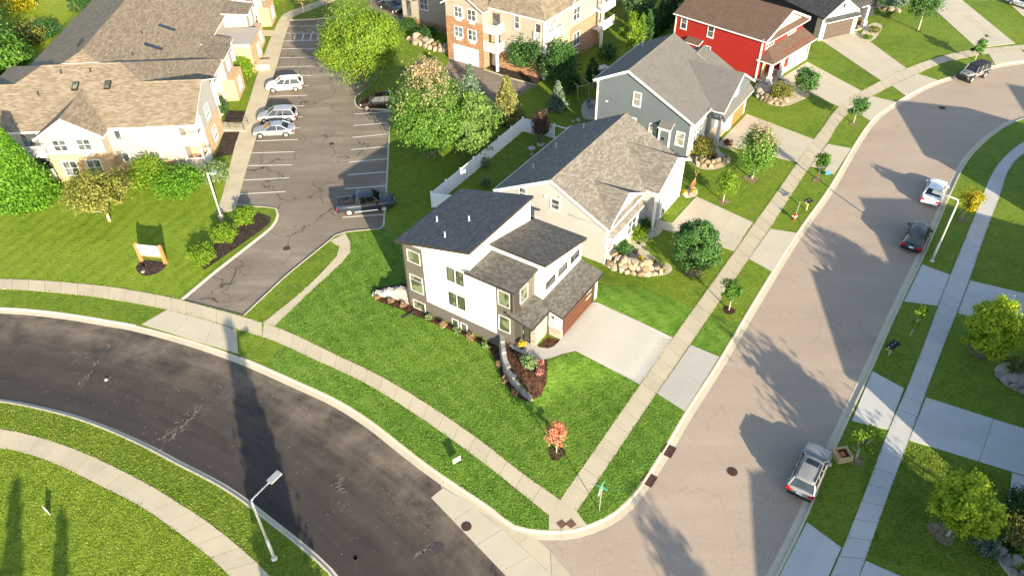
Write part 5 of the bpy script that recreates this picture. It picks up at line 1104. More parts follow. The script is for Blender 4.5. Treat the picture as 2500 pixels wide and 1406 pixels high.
def tree(px, py, h, r, label, kind='round', mat='maple', n=5000, leaf=.20, cb=.25, bark='bark', group=None, name=None, cat='tree', trunk_r=None, loc=None, lean=(0, 0), ncl=None, spread=.27, asp=1.5, rag=.22):
    n = int(n * 1.5); leaf *= .82
    SEED[0] += 1; rg = np.random.default_rng(SEED[0])
    p = np.array([loc[0], loc[1], loc[2] if len(loc) > 2 else 0.0]) if loc is not None else GT(px, py)
    t = thing(name or {'cone': 'conifer', 'column': 'conifer'}.get(kind, 'tree'), label, cat, tuple(p), 0, group)
    z0 = h * cb; ch = h - z0; zc = z0 + ch * .5
    if kind == 'round':
        bl = [(0, 0, zc, r * .82, r * .82, ch * .46)]
        for i in range(7): a = rg.uniform(0, 6.28); e = rg.uniform(-.55, .6); bl.append((r * .5 * math.cos(a), r * .5 * math.sin(a), zc + e * ch * .42, r * rg.uniform(.38, .55), r * rg.uniform(.38, .55), ch * rg.uniform(.18, .28)))
    elif kind == 'egg':
        bl = [(0, 0, z0 + ch * .40, r * .95, r * .95, ch * .40), (0, 0, z0 + ch * .68, r * .62, r * .62, ch * .33)]
        for i in range(5): a = rg.uniform(0, 6.28); bl.append((r * .55 * math.cos(a), r * .55 * math.sin(a), z0 + ch * rg.uniform(.2, .6), r * .45, r * .45, ch * .22))
    elif kind == 'spread':
        bl = [(r * .55 * math.cos(a), r * .55 * math.sin(a), zc + rg.uniform(-.2, .25) * ch, r * rg.uniform(.42, .6), r * rg.uniform(.42, .6), ch * rg.uniform(.24, .36)) for a in np.linspace(0, 6.28, 9)[:-1]] + [(0, 0, zc + ch * .15, r * .6, r * .6, ch * .38)]
    elif kind == 'bush':
        bl = [(0, 0, h * .48, r * .9, r * .9, h * .5)] + [(r * .45 * math.cos(a), r * .45 * math.sin(a), h * rg.uniform(.4, .6), r * .5, r * .5, h * .38) for a in np.linspace(0, 6.28, 6)[:-1]]
    elif kind == 'sparse':
        bl = [(rg.normal() * r * .42, rg.normal() * r * .42, z0 + ch * rg.uniform(.15, .85), r * .42, r * .42, ch * .17) for i in range(9)]
    if kind in ('cone', 'column'):
        k = max(60, n // 26); hh = rg.uniform(0, 1, k) ** (1.25 if kind == 'cone' else 1.0); a = rg.uniform(0, 6.28, k)
        prof = (1 - hh) ** .95 if kind == 'cone' else np.sqrt(np.clip(1 - (2 * hh - .9) ** 2 * .8, .02, 1)) * (1 - .45 * hh)
        rr = r * prof * rg.uniform(1 - rag, 1.05, k); C = np.stack([rr * np.cos(a), rr * np.sin(a), z0 + ch * hh - .10 * rr], 1)
        kk = rg.integers(0, k, n); sp = (.20 + .55 * (1 - hh[kk])) * r * .26; o_ = rg.normal(size=(n, 3)) * sp[:, None] * [1, 1, .7]
        back = rg.uniform(.35, 1.02, n)[:, None] ** .6; P = C[kk] * np.concatenate([back, back, np.ones((n, 1))], 1) + o_
        N = np.stack([np.cos(a[kk]), np.sin(a[kk]), np.full(n, .6)], 1) + rg.normal(size=(n, 3)) * .6; N /= np.linalg.norm(N, axis=1)[:, None]
    else:
        P, N, C = clumps(rg, bl, ncl or max(30, n // 55), n, spread)
    P = P[(P[:, 2] > .03)]; N = N[:len(P)]
    link('crown', leafmesh('crown', P, N, leaf, FO[mat], rg, asp), t)
    if kind != 'bush':
        m = MB(); tr = trunk_r or max(.05, h * .018); top = z0 + ch * (.55 if kind not in ('cone', 'column') else .9)
        m.tube([(0, 0, -.1), (tr * .3, 0, z0 * .5), (lean[0] * .3, lean[1] * .3, z0), (lean[0], lean[1], top)], [tr * 1.25, tr, tr * .85, tr * .25], 8)
        if kind not in ('cone', 'column'):
            for c in C[rg.choice(len(C), min(12, len(C)), False)]:
                b0 = np.array([0, 0, z0 + rg.uniform(-.1, .3) * ch]); b0[2] = max(b0[2], z0 * .8); m.tube([b0, b0 * .5 + c * .5 + [0, 0, -.08 * ch], c], [tr * .5, tr * .3, tr * .1], 5)
        m.build('trunk', M[bark], t, True)
    else:
        m = MB()
        for i in range(5): a = i * 1.26; m.tube([(0, 0, 0), (r * .35 * math.cos(a), r * .35 * math.sin(a), h * .6)], [.05, .015], 5)
        m.build('stems', M['bark'], t)
    return t
def bush(px, py, h, r, label, mat='dark', n=1300, leaf=.13, group=None, loc=None, **k): return tree(px, py, h, r, label, 'bush', mat, n, leaf, 0, group=group, name='shrub', cat='shrub', loc=loc, **k)

# big trees in and round the parking lot
tree(892, 216, 11.0, 5.2, 'big yellow-green locust tree overhanging the parking lot', 'round', 'locust', 46000, .17, .10, trunk_r=.2, ncl=300, spread=.17)
tree(800, 38, 8.5, 4.2, 'smaller yellow-green tree at the far end of the parking lot, left of the big locust', 'spread', 'locust', 16000, .19, .25, ncl=200, spread=.24)
tree(1058, 374, 10.6, 4.1, 'tall maple with reddish turning top above the white fence', 'egg', 'maple_tip', 36000, .18, .12, 'bark_pale', trunk_r=.2, ncl=260, spread=.145)
tree(1163, 376, 7.6, 2.9, 'broad green pine beside the big maple at the white fence', 'egg', 'pine', 16000, .19, .1, trunk_r=.14, ncl=170, spread=.14, asp=2.4)
tree(1238, 296, 5.6, 1.9, 'golden-green spruce behind the pine at the fence corner', 'cone', 'goldspruce', 5000, .22, .05, asp=2.4)
tree(1150, 258, 5.2, 1.7, 'blue-green spruce whose tip shows above the pine', 'cone', 'bluespruce', 4000, .22, .05, asp=2.4)
tree(268, 540, 5.6, 3.0, 'olive-gold crabapple tree on the apartment lawn', 'spread', 'olive', 9000, .17, .28, 'bark_pale', trunk_r=.14, ncl=220, spread=.2)
tree(72, 487, 8.6, 2.75, 'large bright green conifer at the left edge of the apartment lawn', 'cone', 'limepine', 34000, .20, .01, asp=2.2)
tree(20, 205, 7.5, 3.6, 'dense green tree behind the apartment roof at the left edge', 'round', 'maple', 8000, .3, .15)
tree(-40, 110, 9.5, 4.5, 'dark tree on the meadow at the top left edge', 'round', 'dark', 7000, .32, .15)
bush(70, 104, 2.6, 2.6, 'tawny shrub clump behind the apartment roof', 'olive', 3000, .22)
bush(112, 92, 2.2, 2.2, 'dark green shrub clump beside the tawny one behind the roof', 'dark', 2500, .22)
bush(45, 22, 3.4, 3.0, 'orange-gold shrub at the top left corner', 'gold', 2600, .25)
bush(196, 28, 2.4, 1.6, 'small dark shrub at the far eave of the apartment roof', 'dark', 1200, .2)
tree(742, 34, 4.6, 2.0, 'thin half-bare tree at the end of the apartment sidewalk', 'sparse', 'olive', 700, .2, .3, 'bark_pale')
bush(592, 186, 2.7, 2.0, 'big round lime shrub against the brick apartment bay', 'lime', 6000, .15, ncl=200, spread=.16)
bush(654, 22, 2.4, 1.7, 'lime shrub at the far brick corner of the apartments', 'lime', 2500, .17)
bush(536, 240, 2.0, 1.2, 'russet shrub beside the porch column of the apartments', 'brown', 1500, .14)
bush(541, 280, 1.9, 1.1, 'small green shrub by the apartment entry steps', 'dark', 1300, .14)
bush(372, 452, 3.0, 1.9, 'loose bright shrub under the apartment windows', 'lime', 4200, .17)
bush(446, 468, 2.5, 2.6, 'big rounded green yew hedge at the apartment corner', 'limepine', 9000, .15, ncl=260, spread=.16)
bush(524, 446, 2.3, 1.5, 'round pale-flowered shrub behind the parking lot lamp', 'pale', 3000, .14)
for (x, y, r, l) in ((498, 636, 1.15, 'lime shrub nearest the street in the dark mulch bed'), (551, 586, 1.08, 'middle lime shrub of the three in the dark mulch bed'), (603, 540, 1.05, 'lime shrub by the rounded kerb tip of the mulch bed')):
    bush(x, y, 1.5, r, l, 'lime', 2600, .14, group='lime shrubs in the mulch bed', ncl=90, spread=.2)
# round the far apartments
tree(1275, 178, 5.0, 1.75, 'left one of the two dark round trees at the apartment garage bed', 'round', 'pear', 5000, .2, .12)
tree(1310, 187, 4.9, 1.7, 'right one of the two dark round trees at the apartment garage bed', 'round', 'dark', 5000, .2, .12)
tree(1366, 206, 6.0, 2.1, 'pyramid tree with yellow tips beside the dark round trees', 'egg', 'pear', 6500, .2, .08)
bush(1432, 92, 3.2, 1.6, 'yellow-green shrub at the brick corner of the far apartments', 'lime', 2600, .2)
bush(996, 72, 1.6, 1.5, 'left clipped dark mound on the slope by the brick apartments', 'dark', 1800, .15)
bush(1043, 92, 1.5, 1.4, 'right clipped dark mound on the slope by the brick apartments', 'dark', 1800, .15)
bush(1082, 116, 1.1, .9, 'small bright shrub on the limestone blocks', 'lime', 900, .15)
bush(1455, 20, 1.4, 1.3, 'dark low shrub under the far balcony', 'wine', 900, .2)
bush(1404, 112, 1.0, 1.2, 'low russet shrub at the foot of the brick corner', 'brown', 800, .16)
tree(1562, 112, 4.6, .72, 'sunlit bright arborvitae rising behind the blue-grey roof', 'column', 'lime', 2600, .16, .02, asp=2)
tree(1534, 122, 5.4, 1.3, 'loose pale green tree beside the sunlit arborvitae', 'sparse', 'lime', 2200, .2, .1)
for i, (x, y) in enumerate(((1578, 104), (1594, 92), (1610, 80), (1626, 68), (1640, 54), (1652, 42))):
    tree(x, y, 4.6, .95, ['dark arborvitae nearest the blue-grey roof', 'second dark arborvitae from the blue-grey roof', 'third dark arborvitae from the blue-grey roof', 'third dark arborvitae from the red house', 'second dark arborvitae from the red house', 'dark arborvitae nearest the red house'][i], 'column', 'dark', 1800, .18, .02, group='dark arborvitae hedge row', asp=2)
tree(1560, 52, 4.4, 2.4, 'broad dark grey-green shrub tree beyond the hedge row', 'round', 'spruce', 4500, .22, .05)
tree(1360, 266, 3.6, 1.25, 'small pale-tipped spruce in the open back yard', 'cone', 'bluespruce', 2600, .17, .03, asp=2.4)
tree(1398, 232, 3.0, 1.0, 'small dark shrub tree by the line of pale rocks', 'round', 'dark', 1500, .17, .05)
tree(1445, 200, 3.2, 1.0, 'dark narrow shrub behind the blue-grey house corner', 'column', 'dark', 1400, .17, .02)
bush(1480, 150, 2.4, 1.3, 'dark bush behind the blue-grey house', 'dark', 1200, .18)
tree(1320, 353, 4.2, .95, 'slim burgundy tree inside the white fence', 'egg', 'wine', 2600, .15, .3)
bush(1321, 345, 1.0, .55, 'pale green clump at the foot of the burgundy tree', 'pale', 500, .1)
bush(1326, 300, 1.6, .5, 'dry feathery grass clump beyond the white fence', 'tan', 700, .16)
for (x, y, l) in ((1188, 408, 'upper small ball shrub in the fenced yard'), (1186, 452, 'lower small ball shrub in the fenced yard')): bush(x, y, 1.2, .62, l, 'pale', 800, .1)
# trees before the houses
tree(1691, 660, 5.4, 2.1, 'dense dark green round tree on the lawn of the beige house', 'egg', 'pear', 15000, .15, .16, 'bark_pale', trunk_r=.1, ncl=180, spread=.14)
tree(1779, 757, 3.3, .95, 'kerbside sapling between the two driveway aprons, nearest the white house', 'round', 'maple', 2200, .13, .38, 'bark_pale', group='young kerbside trees')
tree(1765, 493, 3.3, 1.05, 'bright lime sapling beside the beige house driveway', 'round', 'lime', 2600, .14, .28, 'bark_pale')
tree(1835, 436, 6.6, 1.75, 'young maple with reddish tips before the blue-grey house', 'egg', 'maple_tip', 8500, .17, .17, 'bark_pale', ncl=200, spread=.2)
tree(1995, 437, 3.2, .72, 'small round kerbside tree beside the blue sign', 'round', 'maple', 1900, .13, .36, 'bark_pale', group='young kerbside trees')
tree(2083, 301, 3.4, 1.0, 'kerbside tree on the verge before the red house', 'round', 'pear', 2200, .15, .3, 'bark_pale', group='young kerbside trees')
tree(1962, 238, 3.8, 1.35, 'small multi-stem tree on the bed beside the red house driveway', 'round', 'pear', 3000, .17, .15)
tree(2240, 76, 6.4, 2.3, 'broad green tree on the lawn of the white gabled house', 'round', 'pear', 6500, .2, .3, 'bark_pale')
tree(2380, 147, 3.2, .95, 'kerbside tree behind the silver off-road car', 'sparse', 'maple', 1500, .16, .25, 'bark_pale', group='young kerbside trees')
tree(1358, 1105, 3.35, .75, 'small coral-red tree on the corner lawn', 'egg', 'red', 950, .13, .38, 'bark_pale', trunk_r=.045)
tree(2346, 536, 3.5, 1.05, 'yellow sapling beside the street lamp on the shaded verge', 'round', 'gold', 1700, .15, .32, 'bark_pale')
tree(2221, 821, 3.3, .85, 'sparse sapling with a sunlit tip on the shaded verge', 'sparse', 'lime', 800, .15, .3, 'bark_pale')
tree(2087, 1122, 3.4, .85, 'sapling beside the planter box on the shaded verge', 'sparse', 'lime', 1300, .15, .3, 'bark_pale')
tree(2386, 864, 5.5, 2.05, 'yellowing maple with red tips at the right edge', 'egg', 'yellow', 11000, .17, .12, 'bark_pale', ncl=200, spread=.15, loc=(*G(2400, 862), 0))
tree(2302, 1300, 5.1, 1.9, 'bright yellow maple on the shaded lawn at the lower right', 'spread', 'yellow', 10000, .16, .14, 'bark_pale', ncl=190, spread=.15, loc=(*G(2312, 1308), 0))
# foundation shrubs
bush(1514, 622, 1.5, 1.25, 'large round clipped shrub before the beige house', 'pear', 3600, .10, ncl=140, spread=.15)
bush(1556, 582, 1.3, 1.1, 'long yellow-green clipped shrub before the beige bay', 'lime', 2200, .10, ncl=100, spread=.17)
bush(1578, 560, 1.0, .7, 'dark clipped ball beside the beige house walk', 'dark', 1100, .1)
bush(1611, 524, 1.0, .45, 'potted shrub by the beige garage corner', 'pear', 500, .1)
bush(1714, 378, 1.9, 1.35, 'loose olive shrub on the boulder bed of the blue-grey house', 'olive', 2400, .14)
bush(1740, 388, .7, .6, 'small russet shrub on the boulder bed of the blue-grey house', 'brown', 500, .1)
bush(1778, 354, .7, .55, 'small russet planting beside the cedar garage door', 'brown', 500, .1)
bush(1903, 240, 1.8, 1.5, 'olive shrub above the boulders of the red house', 'olive', 2400, .15)
bush(2094, 62, 1.0, .6, 'orange flower pot plant at the white garage corner', 'orange', 500, .12)
bush(2081, 75, .9, .6, 'dark red flower clump beside the bronze garage door', 'wine', 500, .12)
bush(2117, 96, .7, .65, 'yellow-green mound on the gravel bed of the white gabled house', 'lime', 500, .12)
bush(2133, 80, .9, .7, 'golden grass mound on the gravel bed of the white gabled house', 'olive', 600, .13)
bush(2108, 62, .7, .6, 'tan grass mound by the porch of the white gabled house', 'olive', 500, .12)
bush(2190, 16, 1.3, 1.6, 'blue-green low shrub on the slope at the top', 'bluespruce', 1200, .17)
bush(2172, 44, 1.0, .7, 'feathery grass near the porch post of the white gabled house', 'olive', 500, .13)
k_ = 0
for x, y, r, mt, l in ((1560, 596, .16, 'dark', 'small green tuft nearest the clipped shrubs on the gravel'), (1552, 618, .34, 'wine', 'dark purple plant in the middle of the gravel bed'), (1563, 634, .32, 'yflower', 'yellow flower clump beside the purple plant'), (1575, 648, .26, 'wine', 'mauve flower tuft near the boulder wall'),
                       (1578, 612, .22, 'pale', 'pale tuft at the lawn edge of the gravel bed'), (1578, 640, .2, 'olive', 'olive tuft among the gravel flowers'), (1597, 640, .32, 'olive', 'round olive plant near the gravel point'), (1617, 645, .34, 'lime', 'bright green plant on the gravel point'), (1621, 664, .28, 'olive', 'olive plant at the tip of the gravel bed'), (1588, 650, .2, 'dark', 'small dark tuft by the boulder tops')):
    bush(x, y, r * 1.3, r, l, mt, 160, .08)
for x, y, r, mt, l in ((1047, 779, .32, 'pale', 'white-green plant nearest the back corner in the side bed'), (1082, 797, .32, 'tan', 'tan grass tuft left of the basement windows'), (1115, 812, .36, 'pale', 'white-green plant under the basement windows'), (1149, 829, .36, 'tan', 'tan tuft right of the basement windows'), (1185, 848, .36, 'pale', 'white-green plant nearest the front corner in the side bed'),
                       (922, 728, .26, 'tan', 'dry tuft at the outer tip of the side bed'), (955, 738, .26, 'tan', 'dry tuft below the pale stone wall'), (985, 748, .28, 'tan', 'dry tuft beside the drain pipe'), (1217, 893, .3, 'tan', 'dry tuft outside the curved block wall'), (1231, 930, .3, 'tan', 'dry tuft outside the lower block wall'), (1256, 962, .28, 'tan', 'dry tuft near the end of the block wall')):
    bush(x, y, r * 1.5, r, l, mt, 260, .09)
bush(1287, 892, .95, .68, 'loose pale green shrub inside the curved block wall', 'pale', 900, .10)
bush(1318, 890, .55, .34, 'upper pink flower clump in the raised bed', 'pink', 260, .09); bush(1318, 914, .55, .34, 'lower pink flower clump in the raised bed', 'pink', 260, .09)
bush(2480, 1240, 1.5, 1.6, 'dark shrub below the driveway at the right edge', 'dark', 2000, .14, loc=(*G(2492, 1258), 0)); bush(2495, 1300, 1.6, 1.7, 'olive shrub in the lower right corner bed', 'olive', 2000, .14, loc=(*G(2500, 1320), 0))
bush(2408, 1340, .9, .8, 'blue-green low plant by the lower right boulders', 'bluespruce', 900, .12); bush(2442, 1334, .7, .6, 'small dark plant by the lower right boulders', 'dark', 500, .12); bush(2498, 1375, 1.0, .9, 'bright hosta clump at the lower right edge', 'lime', 500, .22)
bush(2478, 898, .8, .9, 'low olive plant on the shaded gravel bed', 'olive', 700, .13)
# trees outside the frame whose shadows cross the roads
c = np.array([.399, -.917])
def shade(tip, h, r, label, kind='cone', mat='spruce', n=5000, leaf=.3, cb=.05): q = G(*tip) + c * h / math.tan(SUN_EL); tree(0, 0, h, r, label, kind, mat, n, leaf, cb, loc=(q[0], q[1], 0), rag=.6)
shade((556, 788), 12.5, 2.35, 'tall spruce below the lower edge of the picture', n=9000)
shade((40, 1185), 10, 2.0, 'tall spruce below the lower left corner', n=5000); shade((150, 1262), 9, 1.8, 'shorter spruce below the lower left corner', n=4000)
shade((1968, 556), 10, 3.0, 'leafy tree across the street between the two gables', 'egg', 'maple', 5000, .3, .15)
shade((1812, 812), 10.5, 2.8, 'leafy tree across the street beside the lower gable', 'egg', 'maple', 5000, .3, .15)
shade((1590, 1275), 10, 2.0, 'tall pointed tree across the street at the bottom', 'egg', 'maple', 3500, .3, .1)
shade((1615, 1330), 9, 2.2, 'second pointed tree across the street at the bottom', 'egg', 'maple', 3500, .3, .1)

# ------------------------------------------------------------------ grass blades on the nearer lawns
def blades(name, poly, dens, mat, label, hgt=(.03, .07), avoid=()):
    lo, hi = poly.min(0), poly.max(0); n = int((hi - lo).prod() * dens); n = min(n, 260000); P = rng.uniform(lo, hi, (n, 2)); P = P[pip(P, poly)]
    for a in avoid: P = P[~pip(P, a)]
    n = len(P); z = T(P); a = rng.uniform(0, 6.28, n); w = rng.uniform(.02, .045, n); h = rng.uniform(*hgt, n); l = rng.normal(0, .05, (n, 2))
    d = np.stack([np.cos(a), np.sin(a)], 1) * w[:, None]
    v = np.empty((n, 3, 3), np.float32); v[:, 0, :2] = P - d; v[:, 1, :2] = P + d; v[:, 2, :2] = P + l; v[:, 0, 2] = v[:, 1, 2] = z + .015; v[:, 2, 2] = z + .02 + h
    me = bpy.data.meshes.new(name); me.vertices.add(3 * n); me.vertices.foreach_set('co', v.ravel()); me.loops.add(3 * n); me.loops.foreach_set('vertex_index', np.arange(3 * n, dtype=np.int32)); me.polygons.add(n); me.polygons.foreach_set('loop_start', np.arange(0, 3 * n, 3, dtype=np.int32)); me.update(); me.materials.append(mat)
    tag(link(name, me), label, 'grass', kind='stuff')
blades('grass', sod1, 95, M['blade_sod'], 'short blades of the vivid corner lawn')
blades('grass', sod2, 95, M['blade_sod'], 'short blades of the verge along the curved sidewalk')
blades('grass', GP([(1410, 1249), (1602, 962), (1671, 1005), (1626, 1083), (1579, 1157), (1541, 1212), (1493, 1255), (1432, 1281)]), 95, M['blade_sod'], 'short blades of the corner verge')
blades('grass', np.concatenate([GP([(-40, 1076), (0, 1093), (61.4, 1107), (136.5, 1133), (205, 1167), (273, 1201), (341, 1235), (409.6, 1283), (478, 1334), (560, 1407)]), GP([(560, 1420), (-40, 1420)])]), 95, M['blade'], 'short blades of the lower left lawn')
blades('grass', np.concatenate([GP([(-20, 1042), (0, 1042), (68, 1057), (153.6, 1083), (218, 1108), (283, 1139), (358.4, 1177), (430, 1221), (495, 1262), (560, 1310), (597, 1344), (640, 1381), (680, 1420)]), wSK[(wSK[:, 0] > G(-20, 980)[0]) & (wSK[:, 1] > G(800, 1415)[1])]]), 95, M['blade'], 'short blades of the lower left verge')
blades('grass', GP([(2112, 1090), (2160, 1060), (2200, 1080), (2470, 1160), (2440, 1420), (2100, 1360)]), 120, M['blade'], 'short blades of the shaded lower right lawn', avoid=[np.concatenate([walks[3][0], walks[3][1][::-1]]), GP([(2219, 1074), (2471, 1154), (2461, 1219), (2560, 1240), (2600, 1078), (2260, 968)])])

# grass creeping over the edges of the walks
ed = []
for L_e, R_e in walks[:6]:
    for e_ in (L_e, R_e):
        n = int(arc(e_)[-1] * 16); q = resample(e_, n) + rng.normal(0, .04, (n, 2)) + np.repeat(rng.normal(0, .05, (n // 9 + 1, 2)), 9, 0)[:n]; ed.append(q)
P = np.concatenate(ed); n = len(P); a = rng.uniform(0, 6.28, n); w = rng.uniform(.03, .07, n); z = T(P); d = np.stack([np.cos(a), np.sin(a)], 1) * w[:, None]
v = np.empty((n, 3, 3), np.float32); v[:, 0, :2] = P - d; v[:, 1, :2] = P + d; v[:, 2, :2] = P + rng.normal(0, .06, (n, 2)); v[:, 0, 2] = v[:, 1, 2] = z + .02; v[:, 2, 2] = z + rng.uniform(.04, .07, n)
me = bpy.data.meshes.new('grass_edge'); me.vertices.add(3 * n); me.vertices.foreach_set('co', v.ravel()); me.loops.add(3 * n); me.loops.foreach_set('vertex_index', np.arange(3 * n, dtype=np.int32)); me.polygons.add(n); me.polygons.foreach_set('loop_start', np.arange(0, 3 * n, 3, dtype=np.int32)); me.update(); me.materials.append(M['blade'])
tag(link('grass_edge', me), 'ragged grass tufts creeping over the sidewalk edges', 'grass', kind='stuff')
# ------------------------------------------------------------------ cars
def loft(m, st, mi=0):
    """st: list of (x, [(y, z) half section from bottom centre outwards to top centre])"""
    k = len(st[0][1]); vs = []
    for x, sec in st:
        full = sec + [(-y, z) for y, z in sec[::-1]]
        vs += [(x, y, z) for y, z in full]
    n = 2 * k; fs = [(i * n + j, i * n + (j + 1) % n, (i + 1) * n + (j + 1) % n, (i + 1) * n + j) for i in range(len(st) - 1) for j in range(n)]
    fs += [tuple(range(n))[::-1], tuple(range((len(st) - 1) * n, len(st) * n))]
    m.add(vs, fs, mi)
CAR = {  # length, width, body stations (x/L, bottom, shoulder height, width factor); greenhouse: base x0,x1, roof x0,x1 (fractions from rear), roof height, belt height
 'suv': dict(L=4.65, W=1.86, H=1.68, wb=(.19, .80), wr=.35, body=[(0, .42, .92, .80), (.02, .32, 1.02, .92), (.10, .27, 1.06, 1), (.35, .24, 1.04, 1), (.66, .24, 1.03, 1), (.80, .25, 1.00, 1), (.93, .28, .90, .93), (.985, .36, .78, .80), (1.0, .42, .68, .66)], gh=(.02, .74, .10, .56), belt=1.02),
 'sedan': dict(L=4.75, W=1.82, H=1.45, wb=(.19, .81), wr=.33, body=[(0, .42, .86, .78), (.02, .32, .96, .90), (.10, .25, .98, 1), (.35, .22, .93, 1), (.66, .22, .92, 1), (.80, .23, .88, 1), (.93, .26, .78, .92), (.985, .34, .68, .80), (1.0, .40, .60, .64)], gh=(.10, .74, .28, .54), belt=.92),
 'pickup': dict(L=5.75, W=2.0, H=1.88, wb=(.20, .80), wr=.40, body=[(.0, .52, 1.08, .92), (.01, .46, 1.12, 1), (.20, .42, 1.12, 1), (.45, .40, 1.12, 1), (.70, .40, 1.14, 1), (.80, .42, 1.14, 1), (.95, .44, 1.08, .97), (.99, .50, .96, .90), (1.0, .54, .88, .84)], gh=(.335, .76, .36, .64), belt=1.12),
 'jeep': dict(L=4.6, W=1.72, H=1.90, wb=(.20, .80), wr=.43, body=[(.0, .60, 1.12, .94), (.01, .55, 1.16, 1), (.20, .52, 1.16, 1), (.55, .50, 1.16, 1), (.68, .52, 1.16, .98), (.80, .56, 1.14, .88), (.93, .60, 1.10, .80), (.955, .64, 1.06, .78)], gh=(.01, .68, .02, .60), belt=1.16)}
def car(kind, colour, loc, heading, label, roofmat=None, sunroof=False, rails=False, name='parked_car', category='car', group='parked cars', z=-.11):
    """heading: world azimuth (clockwise from +Y) of the nose"""
    d = CAR[kind]; L, Wd, Hh = d['L'], d['W'], d['H']; hw = Wd / 2; A = math.radians(heading)
    c = thing(name, label, category, (loc[0], loc[1], z), math.pi / 2 - A, group); X = lambda f: (f - .5) * L
    pm = M[colour]; m = MB(); st = []
    for f, zb, zt, w in d['body']:
        y = hw * w; st.append((X(f), [(0, zb), (y * .86, zb), (y * .98, zb + .14), (y, zb + (zt - zb) * .45), (y * .985, zb + (zt - zb) * .72), (y * .94, zt - .02), (y * .80, zt + .015), (0, zt + .045)]))
    loft(m, st); body = m.build('body', pm, c, True)
    x0, x1, r0, r1 = [X(f) for f in d['gh']]; zb, zt = d['belt'] - .02, Hh; yb, yt = hw * .91, hw * .70
    if kind == 'jeep': yt = hw * .80
    m = MB(); B = [(x0, -yb, zb), (x1, -yb, zb), (x1, yb, zb), (x0, yb, zb)]; Tt = [(r0, -yt, zt - .05), (r1, -yt, zt - .05), (r1, yt, zt - .05), (r0, yt, zt - .05)]
    m.add(B + Tt, [(0, 1, 5, 4), (1, 2, 6, 5), (2, 3, 7, 6), (3, 0, 4, 7), (4, 5, 6, 7)]); m.build('window_glass', M['car_glass'], c)
    rm = M[roofmat] if roofmat else pm
    m = MB(); e = .03; rs = [(r0 - .05, zt - .07, yt * .92), (r0 + .12, zt - .015, yt + e), ((r0 + r1) / 2, zt + .02, yt + e + .01), (r1 - .15, zt - .01, yt + e), (r1 + .06, zt - .075, yt * .93)]
    loft(m, [(x, [(0, z_ - .06), (y * .9, z_ - .06), (y, z_ - .045), (y * .96, z_ - .01), (y * .75, z_ + .015), (0, z_ + .03)]) for x, z_, y in rs]); m.build('roof', rm, c, True)
    m = MB(); lerp = lambda p, q, t: tuple(np.array(p) * (1 - t) + np.array(q) * t)
    for sg in (-1, 1):
        o_ = np.array([0, sg * .012, 0])
        m.tube([np.array((x1 + .02, sg * yb, zb)) + o_, np.array((r1 + .02, sg * yt, zt - .05)) + o_], .035, 6); m.tube([np.array((x0 - .01, sg * yb, zb)) + o_, np.array((r0, sg * yt, zt - .05)) + o_], .07 if kind in ('suv', 'sedan') else .05, 6)
        for f in ((.42, .68) if kind in ('suv',) else (.45,) if kind == 'sedan' else (.5,) if kind == 'pickup' else (.35, .66)):
            m.tube([np.array(lerp((x0, sg * yb, zb), (x1, sg * yb, zb), f)) + o_, np.array(lerp((r0, sg * yt, zt - .05), (r1, sg * yt, zt - .05), f)) + o_], .028, 6)
    m.build('pillars', pm, c)
    # wheels
    for f in d['wb']:
        for sg in (-1, 1):
            wr = d['wr']; y = sg * (hw - .10 + (.06 if kind == 'jeep' else 0)); m = MB(); prof = [(wr * .55, -.11), (wr * .93, -.11), (wr, -.07), (wr, .07), (wr * .93, .11), (wr * .55, .11)]
            vs = []; n = 20
            for r_, yy in prof:
                for j in range(n): a = 2 * math.pi * j / n; vs.append((r_ * math.cos(a), yy, r_ * math.sin(a)))
            m.add(vs, [(i * n + j, i * n + (j + 1) % n, (i + 1) * n + (j + 1) % n, (i + 1) * n + j) for i in range(5) for j in range(n)] + [tuple(range(n)), tuple(range(5 * n, 6 * n))[::-1]])
            w = m.build('wheel', M['tyre'], c, True); w.location = (X(f), y, wr)
            m = MB(); k = 10; vs = [(0, sg * .125, 0)]
            for j in range(k): a = 2 * math.pi * j / k; vs.append((wr * .66 * math.cos(a), sg * .115, wr * .66 * math.sin(a)))
            m.add(vs, [(0, 1 + j, 1 + (j + 1) % k) for j in range(k)])
            for j in range(5):
                a = 2 * math.pi * (j + .5) / 5; ca, sa = math.cos(a), math.sin(a); m.tube([(wr * .12 * ca, sg * .13, wr * .12 * sa), (wr * .62 * ca, sg * .125, wr * .62 * sa)], [.045, .055], 5)
            m.build('rim', M['rim'], w)
            m = MB(); vs = []; n = 14; a0, a1 = (-.1, math.pi + .1)
            for j in range(n + 1):
                a = a0 + (a1 - a0) * j / n
                for rr in (wr * 1.0, wr * 1.22): vs.append((X(f) + rr * math.cos(a), sg * (hw + .006 + (.05 if kind == 'jeep' else 0)), wr + rr * math.sin(a)))
            vs2 = [(x, y_ - sg * .12, z_) for x, y_, z_ in vs]; q = len(vs)
            m.add(vs + vs2, [(2 * j, 2 * j + 1, 2 * j + 3, 2 * j + 2) for j in range(n)] + [(2 * j + 1, 2 * j + 3, q + 2 * j + 3, q + 2 * j + 1) for j in range(n)] + [(2 * j, 2 * j + 2, q + 2 * j + 2, q + 2 * j) for j in range(n)])
            m.build('wheel_arch', M['black_plastic'], c)
    # lamps, bumpers, plate, mirrors, door seams
    bz = d['body'][1][2]; fz = d['body'][-3][2]; fx = X(d['body'][-3][0]); nose = X(d['body'][-1][0])
